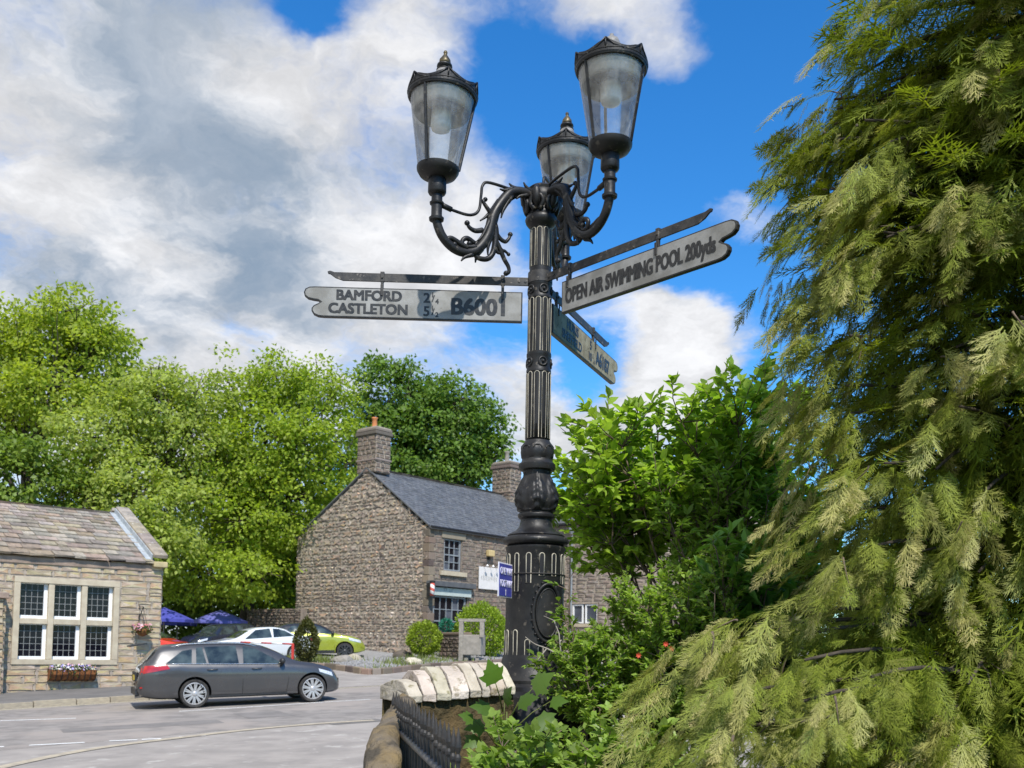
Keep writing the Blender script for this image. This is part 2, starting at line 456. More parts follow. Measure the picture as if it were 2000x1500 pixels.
def rotmats(fwd, nrm):
    """stack of 3x3 with columns (side, fwd, normal)"""
    f = fwd / np.linalg.norm(fwd, axis=1, keepdims=True)
    s = np.cross(f, nrm); s /= np.maximum(np.linalg.norm(s, axis=1, keepdims=True), 1e-6)
    n = np.cross(s, f)
    return np.stack([s, f, n], axis=2)


def scatter(base_v, base_t, pos, rot, scl, base_attr=None, attr_gain=None):
    """copies of one small shape at many places, as one array pair"""
    n = len(pos); k = len(base_v)
    V = np.einsum('nij,kj->nki', rot, base_v) * scl[:, None, None] + pos[:, None, :]
    T = (base_t[None] + (np.arange(n) * k)[:, None, None]).reshape(-1, base_t.shape[1])
    A = None
    if base_attr is not None:
        A = (base_attr[None, :] * (attr_gain[:, None] if attr_gain is not None else 1.0)).reshape(-1)
    return V.reshape(-1, 3), T, A


def cat(parts):
    Vs, Ts, As, o = [], [], [], 0
    for V, T, A in parts:
        Vs.append(V); Ts.append(T + o); o += len(V)
        As.append(A if A is not None else np.zeros(len(V)))
    return np.concatenate(Vs), np.concatenate(Ts), np.concatenate(As)


# leaf outlines in the (side, forward) plane, slightly folded along the midrib
def leaf_shape(L=1.0, wd=0.5, fold=0.12, droop=0.12):
    v = np.array([(0, 0, 0), (-wd * .42, .28, fold), (wd * .42, .28, fold), (0, .33, 0), (-wd * .40, .62, fold - droop * .4), (wd * .40, .62, fold - droop * .4), (0, .66, -droop * .5), (0, 1, -droop)], float)
    t = np.array([(0, 3, 1), (0, 2, 3), (1, 3, 6), (1, 6, 4), (3, 2, 5), (3, 5, 6), (4, 6, 7), (6, 5, 7)])
    return v * L, t


def maple_shape():
    a = [(0, 0), (.16, .04), (.40, .02), (.37, .17), (.47, .28), (.58, .48), (.40, .47), (.33, .52), (.34, .66), (.22, .66), (.12, .82), (0, 1.0)]
    pts = a + [(-x, y) for x, y in reversed(a[1:-1])]
    c = len(pts); v = [(x, y, -0.25 * (x * x) - 0.1 * y * y) for x, y in pts] + [(0, .42, .03)]
    t = [(c, i, (i + 1) % c) for i in range(c)]
    return np.array(v, float), np.array(t)


QUADLEAF = (np.array([(0, 0, 0), (-.36, .45, .06), (0, 1, -.12), (.36, .45, .06)], float), np.array([(0, 3, 2), (0, 2, 1)]))

# ---------------------------------------------------------------- lie of the land
TH = R(50); UX, UY = math.sin(TH), math.cos(TH)            # along the road (up the hill); across it (away from us) is (-UY, UX)


def ab(x, y): return x * UX + y * UY, -x * UY + y * UX
def xy(a, b): return a * UX - b * UY, a * UY + b * UX


def sstep(x, lo, hi):
    t = min(1, max(0, (x - lo) / (hi - lo))); return t * t * (3 - 2 * t)


B_KERB, B_WALL = 25.35, 28.75


def road_z(a): return 0.045 * (max(min(a, 45), -2) - 6.1)


def land(x, y):
    a, b = ab(x, y)
    z = road_z(a)
    z += 0.031 * max(0, min(b, 60) - 27.5)
    g = sstep(x, -0.9, -0.2) * (1 - sstep(y, 9, 12)) * sstep(y, -3, 1)     # the raised garden at our right
    return z * (1 - g) + 0.55 * g


def ground_at(px, py, fn=land):
    d = ray(px, py); lo, hi = 2.0, 300.0
    prev = None; t = 2.0
    while t < 300:
        p = CAM + d * t
        if p.z < fn(p.x, p.y):
            lo = prev or 0.5; hi = t; break
        prev = t; t *= 1.03
    for _ in range(40):
        m = (lo + hi) / 2; p = CAM + d * m
        if p.z < fn(p.x, p.y): hi = m
        else: lo = m
    return CAM + d * hi


def sheet(name, pts_ab, dz, m, na=1, nb=1, zf=None):
    """sheet over a quad given by four (a, b) corners, following the land"""
    zf = zf or (lambda a, b: land(*xy(a, b)))
    (p0, p1, p2, p3) = [np.array(p, float) for p in pts_ab]
    mb = MB(); vs = []
    for j in range(nb + 1):
        for i in range(na + 1):
            s, t = i / na, j / nb
            a, b = (p0 * (1 - s) + p1 * s) * (1 - t) + (p3 * (1 - s) + p2 * s) * t
            x, y = xy(a, b); vs.append((x, y, zf(a, b) + dz))
    fs = [(j * (na + 1) + i, j * (na + 1) + i + 1, (j + 1) * (na + 1) + i + 1, (j + 1) * (na + 1) + i) for j in range(nb) for i in range(na)]
    mb.add(vs, fs)
    return mb.build(name, m, recalc=False)


def build_land():
    xs = np.concatenate([np.arange(-400, -60, 20), np.arange(-60, 60, 1.0), np.arange(60, 401, 20)])
    ys = np.concatenate([np.arange(-60, -12, 8), np.arange(-12, 90, 1.0), np.arange(90, 700, 30)])
    vs = [(x, y, land(x, y) - 0.012) for y in ys for x in xs]; n = len(xs)
    fs = [(j * n + i, j * n + i + 1, (j + 1) * n + i + 1, (j + 1) * n + i) for j in range(len(ys) - 1) for i in range(n - 1)]
    struct(MB().add(vs, fs).build('ground', GRASSG, recalc=False))
    rz = lambda a, b: road_z(a)
    struct(sheet('road', [(-30, 16.9), (70, 16.9), (70, B_KERB), (-30, B_KERB)], 0.004, ASPHALT, 100, 8, rz))
    # the mouth of the side road and the paved corner on our side
    sr = struct(sheet('side_road', [(-34, -14), (40, 2.0), (40, 16.9), (-34, 16.9)], 0.002, ASPHALT2, 60, 20, lambda a, b: land(*xy(a, b)) if xy(a, b)[0] < -0.9 or xy(a, b)[1] > 12 else road_z(a) - 0.4))
    struct(sheet('car_park', [(11.3, B_KERB), (70, B_KERB), (70, 62), (11.3, 62)], 0.010, ASPHALT2, 60, 40, lambda a, b: land(*xy(a, b)) + 0.0))
    # far pavement with its kerb stones
    pv = struct(sheet('pavement', [(-30, B_KERB + .12), (11.2, B_KERB + .12), (11.2, B_WALL + 3), (-30, B_WALL + 3)], 0.125, PAVING, 41, 4, lambda a, b: road_z(a) + 0.02 * (b - B_KERB)))
    random.seed(4); a = -6.0
    km = MB().box((0, 0, 0), (1, 1, 1)).mesh('kerb_stone', KERB)
    while a < 11.2:
        L = random.uniform(0.55, 1.0); x, y = xy(a + L / 2, B_KERB + .06)
        o = link('kerb_stone', km, pv); o.location = (x, y, road_z(a + L / 2) + 0.05 + random.uniform(-.012, .012)); o.scale = (L - .025, .15, .19)
        o.rotation_euler = (0, -0.045, math.atan2(UY, UX)); bevel(o, 0.03); a += L
    # painted lines: corner pixels of each mark, laid on the road
    def mark(name, pix, w, m, parent, h=0.009, two=True):
        P = [ground_at(px, py) for px, py in pix]; vs = []
        for i, p in enumerate(P):
            t = (P[min(i + 1, len(P) - 1)] - P[max(i - 1, 0)]); t.z = 0; t.normalize(); s = Vector((-t.y, t.x, 0)) * w / 2
            for q in (p - s, p + s):
                a, b = ab(q.x, q.y); vs.append((q.x, q.y, (road_z(a) if b < B_KERB else land(q.x, q.y)) + h))
        fs = [(2 * i, 2 * i + 2, 2 * i + 3, 2 * i + 1) for i in range(len(P) - 1)]
        return MB().add(vs, fs).build(name, m, parent, recalc=False)
    road = bpy.data.objects['road']
    mark('centre_line', [(350, 1390), (440, 1384.5), (540, 1378), (640, 1371.5), (723, 1366.5)], .12, PAINTW, road)
    mark('centre_line', [(-60, 1411), (0, 1408.5), (148, 1403.5)], .12, PAINTW, road)
    for p in ([(-40, 1462), (8, 1459)], [(57, 1456.5), (165, 1451)], [(213, 1448), (268, 1445.8)], [(277, 1445.3), (315, 1443.5)], [(350, 1440), (402, 1437)]):
        mark('give_way_dash', p, .13, PAINTW, road)
    mark('edge_channel', cspline([(-20, 1505), (60, 1487), (150, 1469), (250, 1454), (345, 1442.5), (440, 1431), (540, 1421), (640, 1413), (730, 1407.5)], 5), .22, KERB, sr, 0.012)
    mark('darker_patch', [(640, 1414), (690, 1410.5), (745, 1406)], .55, PAVING, sr, .008)  # darker strip laid along the edge channel
    mark('darker_patch', [(120, 1428), (250, 1420), (430, 1409)], .8, PATCH, road, .006)
    mark('darker_patch', [(470, 1399), (560, 1393.5)], 1.3, PATCH, road, .007)
    y1 = [xy(a, B_KERB - .22) for a in np.arange(-12, 34, 1.0)]
    vs = []; 
    for x, y in y1:
        a, b = ab(x, y)
        for db in (-.05, .05): X, Y = xy(a, b + db); vs.append((X, Y, road_z(a) + 0.009))
    MB().add(vs, [(2 * i, 2 * i + 2, 2 * i + 3, 2 * i + 1) for i in range(len(y1) - 1)]).build('yellow_line', PAINTY, road, recalc=False)


PATCH = mat('patched_asphalt', (0.215, 0.196, 0.178), (0.17, 0.156, 0.142), 2.5, .92, .5, 200, detail=8)
build_land()


# ---------------------------------------------------------------- masonry
def slab(x0, x1, z0, z1, holes, y0, y1, name, m, par):
    """wall slab with rectangular openings"""
    xs = sorted({x0, x1} | {v for h in holes for v in h[:2] if x0 < v < x1}); zs = sorted({z0, z1} | {v for h in holes for v in h[2:] if z0 < v < z1}); mb = MB()
    for a, b in zip(xs[:-1], xs[1:]):
        run = None
        for c, d in zip(zs[:-1], zs[1:]):
            if any(h[0] < (a + b) / 2 < h[1] and h[2] < (c + d) / 2 < h[3] for h in holes): continue
            mb.box(((a + b) / 2, (y0 + y1) / 2, (c + d) / 2), (b - a, y1 - y0, d - c))
    return mb.build(name, m, par, recalc=False)


def stone_meshes(name, m, n=8, rnd=0.09, seed=1, ins_=.09, bulge=.16):
    """a few unit stones (x width, y depth with the face at y=-0.5, z height), rough and round-cornered"""
    rg = random.Random(seed); out = []
    for k in range(n):
        vs = []
        def ring(y, ins):
            cx = []
            for (sx, sz) in ((-1, -1), (1, -1), (1, 1), (-1, 1)):
                for (dx, dz) in (((1, 0), (0, 1)) if sx * sz > 0 else ((0, 1), (1, 0))):
                    j = lambda: rg.uniform(-rnd, rnd) * .55
                    x = sx * (.5 - ins - (rnd * 1.2 if dx else 0)); z = sz * (.5 - ins - (rnd * 1.2 if dz else 0))
                    cx.append((x + j() * .7, y + j() * .4, z + j()))
            return cx
        vs += ring(.5, 0) + ring(-.22, 0) + ring(-.5, ins_)
        fs = [tuple(range(7, -1, -1))] if False else []
        for r in range(2):
            for i in range(8):
                i2 = (i + 1) % 8; fs.append((r * 8 + i, r * 8 + i2, r * 8 + 8 + i2, r * 8 + 8 + i))
        vs.append((rg.uniform(-.15, .15), -.5 - rg.uniform(0, bulge), rg.uniform(-.15, .15)))
        for i in range(8): fs.append((16 + i, 16 + (i + 1) % 8, 24))
        mb = MB().add(vs, fs); me = mb.mesh(name, m)
        bm = bmesh.new(); bm.from_mesh(me); bmesh.ops.recalc_face_normals(bm, faces=bm.faces)
        # open at the back: make sure the face looks outwards (-y)
        f = max(bm.faces, key=lambda q: -q.calc_center_median().y)
        if f.normal.y > 0: bmesh.ops.reverse_faces(bm, faces=bm.faces)
        bm.to_mesh(me); bm.free(); smooth_by_angle(me, 38); out.append(me)
    return out


def courses(w, h, ch, ln, seed, holes=(), clip=None, rubble=0.0):
    """rectangles (x0, x1, z0, z1) of a coursed wall, broken by holes and clipped to clip(z) -> (xl, xr)"""
    rg = random.Random(seed); out = []; z = 0.0
    while z < h - 0.03:
        c = min(rg.uniform(*ch), h - z)
        if h - z - c < ch[0] * .5: c = h - z
        segs = [(0.0, w)] if clip is None else [clip(z + c * .6)]
        for (a, b, z0, z1) in holes:
            if z + c * .5 > z0 and z + c * .5 < z1:
                ns = []
                for s0, s1 in segs:
                    if b <= s0 or a >= s1: ns.append((s0, s1)); continue
                    if a > s0: ns.append((s0, a))
                    if b < s1: ns.append((b, s1))
                segs = ns
        for s0, s1 in segs:
            x = s0
            while x < s1 - 0.02:
                L = rg.uniform(*ln)
                if s1 - x - L < ln[0] * .6: L = s1 - x
                if rubble and rg.random() < rubble and c > .14 and L < .5:
                    k = rg.uniform(.38, .62) * c
                    out.append((x, x + L, z, z + k)); out.append((x, x + L, z + k, z + c))
                else:
                    j = rg.uniform(-rubble, rubble) * .04
                    out.append((x, x + L, z + j, z + c + j * .5))
                x += L
        z += c
    return out


def lay(rects, M, meshes, name, parent, depth=.10, proud=.02, gap=.012, limit=300, seed=3, rest_mat=None, rest_name=None, tilt=.018):
    """stones as parts; M: wall frame (x along, -y outwards, z up). Past the limit the rest is one mesh."""
    rg = random.Random(seed)
    order = sorted(rects, key=lambda r: -(r[1] - r[0]) * (r[3] - r[2]))
    keep = order[:limit]; rest = order[limit:]
    def TM(r):
        cx, cz = (r[0] + r[1]) / 2, (r[2] + r[3]) / 2; pr = proud * rg.uniform(.45, 1.25)
        return M @ Matrix.Translation((cx, depth / 2 - pr, cz)) @ Matrix.Rotation(rg.uniform(-tilt, tilt), 4, 'Y') @ Matrix.Diagonal((max(.03, r[1] - r[0] - gap), depth, max(.03, r[3] - r[2] - gap), 1))
    for r in keep:
        o = link(name, rg.choice(meshes), parent); o.matrix_basis = TM(r)
    if rest:
        arr = [(np.array([v.co for v in me.vertices]), [tuple(p.vertices) for p in me.polygons]) for me in meshes]
        mb = MB()
        for r in rest:
            V, Fc = rg.choice(arr); T = np.array(TM(r))
            mb.add(V @ T[:3, :3].T + T[:3, 3], Fc)
        o = mb.build(rest_name or name + '_infill', rest_mat or meshes[0].materials[0], parent, recalc=False)
        smooth_by_angle(o.data, 38); o['kind'] = 'stuff'


# ---------------------------------------------------------------- the cottage shop at the left edge
def hit(M, px, py, axis=1, val=0.0):
    """where a pixel's line of sight meets the plane (axis = val) of frame M; local coordinates"""
    I = M.inverted(); o = I @ CAM; d = I.to_3x3() @ ray(px, py)
    t = (val - o[axis]) / d[axis]; return o + d * t


def build_cottage():
    A0, A1 = 3.6, 10.85; x0, y0 = xy(A0, B_WALL)
    M = frame((x0, y0, road_z(5) + .13), (UX, UY, 0), (-UY, UX, 0))
    t = empty('stone_cottage', M=M); Wd = A1 - A0
    tag(t, 'low sandstone cottage with stone-slate roof and six-light white window', 'cottage')
    c = hit(M, 310, 1102); He = c.z                                    # eaves
    a = hit(M, 40, 1142); b = hit(M, 217, 1286)
    wx0, wx1, wz0, wz1 = a.x, b.x, hit(M, 130, 1288).z, hit(M, 130, 1142).z
    sm = stone_meshes('stone', STONE, 8, .045, 11, .035, .07)
    s = .16
    hole = (wx0 - s, wx1 + s, wz0 - s * .9, wz1 + s)
    slab(.02, Wd - .02, 0, He - .05, [hole], .0, .20, 'wall_core', MORTAR, t)
    MB().box((Wd / 2, 3.7, He / 2 - .1), (Wd - .04, 6.3, He - .2)).build('room', mat('dark_room', (.03, .026, .022)), t)
    rects = courses(Wd, He, (.14, .21), (.30, .85), 5, [hole], rubble=.05)
    lay(rects, Matrix.Identity(4), sm, 'stone', t, .12, .022, .012, 300, 8, tilt=.006)
    er = courses(6.8, He, (.14, .21), (.30, .85), 6)
    lay(er, frame((Wd, 0, 0), (0, 1, 0), (-1, 0, 0)), sm, 'end_wall_stone', t, .12, .022, .014, 40, 8, rest_name='end_wall_infill')
    # window: dressed surround, mullions, transom, then six white casements with leaded panes
    win = empty('window'); win.parent = t
    Wt, Ht = wx1 - wx0, wz1 - wz0; mw = .15
    for nm, cx, cz, w, h in (('lintel', (wx0 + wx1) / 2, wz1 + s / 2, Wt + 2 * s, s), ('sill', (wx0 + wx1) / 2, wz0 - s * .45, Wt + 2 * s, s * .9),
                             ('jamb', wx0 - s / 2, (wz0 + wz1) / 2, s, Ht), ('jamb', wx1 + s / 2, (wz0 + wz1) / 2, s, Ht)):
        bevel(MB().box((cx, .06, cz), (w - .004, .22, h - .004)).build(nm, DRESSED, win), .008)
    cw = (Wt - 2 * mw) / 3; rh = (Ht - mw) / 2
    for i in (1, 2):
        bevel(MB().box((wx0 + i * cw + (i - .5) * mw, .07, (wz0 + wz1) / 2), (mw, .2, Ht - .004)).build('mullion', DRESSED, win), .01)
    for i in range(3):
        xl = wx0 + i * (cw + mw)
        bevel(MB().box((xl + cw / 2, .075, wz0 + rh + mw / 2), (cw - .004, .2, mw)).build('transom', DRESSED, win), .01)
        for j in range(2):
            zb = wz0 + j * (rh + mw); y = .12
            cs = MB()
            cs.box((xl + cw - .045, y, zb + rh / 2), (.09, .06, rh)); cs.box((xl + (cw - .09) / 2, y, zb + .04), (cw - .09, .06, .08))
            cs.box((xl + .012, y, zb + rh / 2 + .04), (.024, .06, rh - .08)); cs.box((xl + (cw - .066) / 2 + .012, y, zb + rh - .012), (cw - .114, .06, .024))
            cs.build('casement', WHITE, win)
            MB().box((xl + cw / 2 - .03, y + .03, zb + rh / 2 + .02), (cw - .08, .006, rh - .08)).build('pane', PANE, win)
            lc = MB(); gx0, gx1, gz0, gz1 = xl + .024, xl + cw - .09, zb + .08, zb + rh - .024
            for k in range(1, 4): lc.box((gx0 + (gx1 - gx0) * k / 4, y + .02, (gz0 + gz1) / 2), (.012, .012, gz1 - gz0))
            for k in range(1, 5): lc.box(((gx0 + gx1) / 2, y + .0195, gz0 + (gz1 - gz0) * k / 5), (gx1 - gx0, .012, .012))
            lc.build('leading', LEADCAME, win)
    # roof: courses of heavy stone slates, largest at the eaves
    run, rise = 3.45, 1.72; sl = math.hypot(run, rise); n = Vector((0, -rise, run)).normalized(); up = Vector((0, run, rise)).normalized()
    roof = MB().add([(0, -.05, He - .05), (Wd - .35, -.05, He - .05), (Wd - .35, run, He + rise - .03), (0, run, He + rise - .03), (0, 2 * run, He), (Wd - .35, 2 * run, He), (0, -.05, He - .22), (Wd - .35, -.05, He - .22), (0, 2 * run, He - .22), (Wd - .35, 2 * run, He - .22)],
                    [(0, 1, 2, 3), (3, 2, 5, 4), (6, 7, 9, 8), (0, 6, 7, 1), (1, 7, 9, 5, 2), (0, 3, 4, 8, 6)]).build('roof', SSLATE, t)
    rg = random.Random(21); u = -.02; k = 0
    sms = []
    for q in range(6):
        mb = MB(); mb.box((0, 0, 0), (1, 1, 1)); me = mb.mesh('slate', SSLATE)
        for v in me.vertices: v.co += Vector((rg.uniform(-.03, .03), rg.uniform(-.035, .035) if v.co.y < 0 else 0, rg.uniform(-.14, .14)))
        sms.append(me)
    while u < sl - .12:
        h = .60 - .26 * u / sl; x = rg.uniform(-.3, 0)
        while x < Wd - .36:
            w = rg.uniform(.22, .55) * (1.15 - .4 * u / sl); xx = min(x + w, Wd - .33)
            if xx - x > .06 and xx > 0:
                o = link('slate', rg.choice(sms), roof)
                o.matrix_basis = frame(Vector((0, -.06, He)) + up * (u + h / 2 + rg.uniform(-.015, .015)) + n * (.03 + rg.uniform(0, .012)) + Vector(((x + xx) / 2, 0, 0)), (1, rg.uniform(-.01, .01), 0), up + n * -.10) @ Matrix.Diagonal((xx - x - .012, h * 1.25, .055 + rg.uniform(0, .025), 1))
            x += w
        u += h * .62; k += 1
    x = 0
    while x < Wd - .4:
        L = rg.uniform(.5, .8); MB().prism([(-.17, -.06), (.17, -.06), (0, .10)], 0, min(L, Wd - .36 - x) - .015, frame((x, run, He + rise + .03), (0, 1, 0), (1, 0, 0))).build('ridge_tile', SSLATE, roof); x += L
    # gable parapet with its coping and the lead beside it
    px_ = Wd - .17
    MB().add([(px_ - .15, -.02, He - .25), (px_ + .15, -.02, He - .25), (px_ + .15, run, He + rise + .12), (px_ - .15, run, He + rise + .12), (px_ - .15, 2 * run, He - .2), (px_ + .15, 2 * run, He - .2)], [(0, 1, 2, 3), (3, 2, 5, 4), (0, 3, 4), (1, 5, 2), (0, 4, 5, 1)]).build('gable_parapet', STONE, t)
    for sgn in (0, 1):
        q = 0.0
        while q < sl - .05:
            L = min(rg.uniform(.6, .9), sl + .05 - q); c0 = Vector((px_ + .03, -.12, He + .06)) + up * (q + L / 2) + n * .16
            if sgn: c0.y = 2 * run - c0.y
            uu = up if not sgn else Vector((0, -up.y, up.z)); nn = n if not sgn else Vector((0, -n.y, n.z))
            o = MB().box((0, 0, 0), (.40, L - .02, .12)).build('coping_stone', SSLATE, t); o.matrix_basis = frame(c0, uu.cross(nn), uu); bevel(o, .02); q += L
    o = MB().box((0, 0, 0), (.03, sl - .1, .26)).build('lead_flashing', LEAD, t); o.matrix_basis = frame(Vector((px_ - .185, -.05, He + .02)) + up * (sl / 2) + n * .10, (1, 0, 0), up)
    o = MB().box((0, 0, 0), (.16, sl - .1, .012)).build('lead_flashing', LEAD, t); o.matrix_basis = frame(Vector((px_ - .27, -.05, He + .02)) + up * (sl / 2) + n * .085, (1, 0, 0), up)
    bevel(MB().box((px_ + .03, .05, He - .02), (.40, .5, .16)).build('kneeler', STONE, t), .02)
    # the porch that juts out at the picture's edge
    p = hit(M, 9, 1250, 1, -.5); pw = p.x
    MB().box((pw / 2, -.2, 1.27), (pw - .05, .44, 2.54)).build('porch_core', MORTAR, t)
    lay(courses(pw, 2.6, (.14, .21), (.3, .7), 15), Matrix.Translation((0, -.45, 0)), sm, 'porch_stone', t, .12, .022, .014, 60, 9)
    lay(courses(.45, 2.6, (.14, .21), (.2, .45), 16), frame((pw, -.45, 0), (0, 1, 0), (-1, 0, 0)), sm, 'porch_stone', t, .12, .022, .014, 60, 9)
    bevel(MB().box((pw / 2 - .02, -.25, 2.68), (pw + .14, .66, .16)).build('porch_slab', SSLATE, t), .02)
    # flower trough under the window
    wb = empty('window_box'); q0 = hit(M, 96, 1308, 1, -.16); q1 = hit(M, 184, 1330, 1, -.16)
    wb.matrix_world = M @ Matrix.Translation(((q0.x + q1.x) / 2, -.02, q1.z)); L = q1.x - q0.x; Hh = q0.z - q1.z
    tag(wb, 'wooden basket trough of white and pink flowers under the cottage window', 'flower box')
    wood = mat('trough_coir', (0.26, 0.10, 0.03), (0.14, 0.05, 0.018), 12, .9, .6, 30)
    prof = [(-.0, 0), (-.20, .05), (-.29, Hh * .6), (-.30, Hh), (0, Hh)]
    mb = MB(); vs = [(x, y, z) for x in (-L / 2, L / 2) for y, z in prof]; m_ = len(prof)
    mb.add(vs, [tuple(range(m_)), tuple(range(2 * m_ - 1, m_ - 1, -1))] + [(i, i + m_, (i + 1) % m_ + m_, (i + 1) % m_) for i in range(m_)]); mb.build('liner', wood, wb)
    for k in range(9):
        x = -L / 2 + L * k / 8; MB().tube([(x, .0, -.01), (x, -.21, .04), (x, -.305, Hh * .6), (x, -.315, Hh)], .011, 5).build('bar', IRON, wb)
    flowers(wb, L, .32, Hh, 260, ((.75, .72, .74), (.72, .42, .50), (.42, .36, .70), (.78, .74, .55)), -.16, 31)
    # hanging basket on its bracket
    hb = empty('hanging_basket'); c = hit(M, 278, 1232, 1, -.3); hb.matrix_world = M @ Matrix.Translation((c.x, -.32, c.z - .14))
    tag(hb, 'hanging basket of pink flowers on the cottage wall', 'hanging basket')
    MB().lathe([(.02, -.02), (.11, .02), (.18, .10), (.20, .19), (.02, .20)], 16).build('bowl', wood, hb, smooth=True)
    for k in range(3):
        th = 2.1 * k + .4; MB().tube([(.19 * math.cos(th), .19 * math.sin(th), .19), (0, 0, .80)], .006, 4).build('chain', IRON, hb)
    br = MB(); br.tube([(0, .32, .82), (0, 0, .82), (0, -.04, .80)], .012, 6); br.tube([(0, .31, .40), (0, .22, .60), (0, .02, .81)], .010, 6); br.tube([(0, .31, .36), (0, .31, .88)], .014, 6); br.build('bracket', IRON, hb)
    flowers(hb, .46, .46, .18, 150, ((.70, .30, .36), (.74, .50, .52), (.65, .22, .22)), 0, 33)
    return t


def flowers(par, w, d, z, n, cols, yo, seed):
    rg = np.random.default_rng(seed)
    def pos(k, lo, hi): return np.stack([rg.uniform(-w / 2, w / 2, k), yo + rg.uniform(-d / 2, d / 2, k), z + rg.uniform(lo, hi, k) - .25 * np.abs(rg.normal(0, .25, k))], 1)
    lv, lt = leaf_shape(1, .55)
    k = n * 2; fw = rg.normal(0, 1, (k, 3)); fw[:, 2] = np.abs(fw[:, 2]) * .5; nr = rg.normal(0, .5, (k, 3)) + (0, -.4, 1)
    V, T, A = scatter(lv, lt, pos(k, -.04, .12), rotmats(fw, nr), rg.uniform(.05, .09, k))
    link('leaves', raw_mesh('leaves', V, T, leaf_mat('basket_leaf', (.05, .10, .02), (.09, .14, .03))), par)
    pv = np.array([(0, 0, 0)] + [(math.cos(a) * (1 if i % 2 else .62), math.sin(a) * (1 if i % 2 else .62), .12) for i, a in enumerate(np.linspace(0, 2 * math.pi, 10, endpoint=False))]); pt = np.array([(0, i + 1, (i + 1) % 10 + 1) for i in range(10)])
    for c in cols:
        k = n // len(cols); nr = rg.normal(0, .5, (k, 3)) + (0, -.7, .7); fw = rg.normal(0, 1, (k, 3))
        V, T, A = scatter(pv, pt, pos(k, .02, .17), rotmats(fw, nr), rg.uniform(.025, .045, k))
        link('blossoms', raw_mesh('blossoms', V, T, mat('petal_%d' % int(c[0] * 1000 + c[1] * 10), c, tuple(x * .85 for x in c), 20, .7)), par)


COTTAGE = build_cottage()


# ---------------------------------------------------------------- the gabled stone house
HT = R(40); HX = Vector((math.sin(HT), math.cos(HT), 0)); HYV = Vector((-math.cos(HT), math.sin(HT), 0))
_p = at(834, 1266, 45); HZ = land(_p.x, _p.y) - .1
HM = frame((_p.x, _p.y, HZ), HX, HYV)                       # x along the front, y along the gable (away to the left), -y = front, -x = gable side


def sash(par, x0, x1, z0, z1, cols, rows, m_fr, y=.10, open_low=False, name='window', bar=.035):
    w = empty(name); w.parent = par
    fr = MB(); f = .07
    for cx, cz, ww, hh in ((x0 + f / 2, (z0 + z1) / 2, f, z1 - z0), (x1 - f / 2, (z0 + z1) / 2, f, z1 - z0), ((x0 + x1) / 2, z1 - f / 2, x1 - x0 - 2 * f, f), ((x0 + x1) / 2, z0 + f / 2, x1 - x0 - 2 * f, f)):
        fr.box((cx, y, cz), (ww, .08, hh))
    fr.build('frame', m_fr, w)
    gx0, gx1, gz0, gz1 = x0 + f, x1 - f, z0 + f, z1 - f
    gb = MB()
    for i in range(1, cols): gb.box((gx0 + (gx1 - gx0) * i / cols, y + .005, (gz0 + gz1) / 2), (bar, .05, gz1 - gz0))
    for j in range(1, rows): gb.box(((gx0 + gx1) / 2, y + .0035, gz0 + (gz1 - gz0) * j / rows), (gx1 - gx0, .05, bar * (1.7 if rows > 3 and j == rows // 2 else 1)))
    if cols > 1 or rows > 1: gb.build('glazing_bars', m_fr, w)
    for i in range(cols):
        for j in range(rows):
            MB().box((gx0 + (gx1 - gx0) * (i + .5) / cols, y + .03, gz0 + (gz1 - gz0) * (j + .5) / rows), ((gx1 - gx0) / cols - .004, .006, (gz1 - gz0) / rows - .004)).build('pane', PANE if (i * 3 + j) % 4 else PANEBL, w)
    return w


def chimney(par, c, w, d, h, seed, pot=None):
    """stone stack centred at c (base), with courses of stones, an oversailing cap and a pot"""
    ch = empty('chimney'); ch.parent = par; ch.location = c
    MB().box((0, 0, h / 2), (w - .02, d - .02, h)).build('stack', MORTAR, ch)
    sm = stone_meshes('chimney_stone', STONED, 5, .06, seed)
    for M_, ww in ((Matrix.Translation((-w / 2, -d / 2, 0)), w), (frame((-w / 2, d / 2, 0), (0, -1, 0), (1, 0, 0)), d)):
        lay(courses(ww, h - .38, (.20, .25), (.25, .52), seed), M_, sm, 'stone', ch, .1, .03, .02, 200, seed)
    for k, (zz, e, hh) in enumerate(((h - .30, .16, .17), (h - .13, .10, .14), (h * .28, .10, .10))):
        bevel(MB().box((0, 0, zz), (w + e, d + e, hh)).build('oversail_course', STONED, ch), .03)
    bevel(MB().box((0, 0, h - .01), (w * .85, d * .85, .10)).build('flaunching', CONCRETE, ch), .03)
    if pot:
        MB().lathe([(.15, 0), (.15, .04), (.125, .08), (.12, pot[0] - .1), (.15, pot[0] - .06), (.15, pot[0]), (.11, pot[0]), (.10, .1)], 16, (0, 0, h + .02)).build('chimney_pot', pot[1], ch, smooth=True)


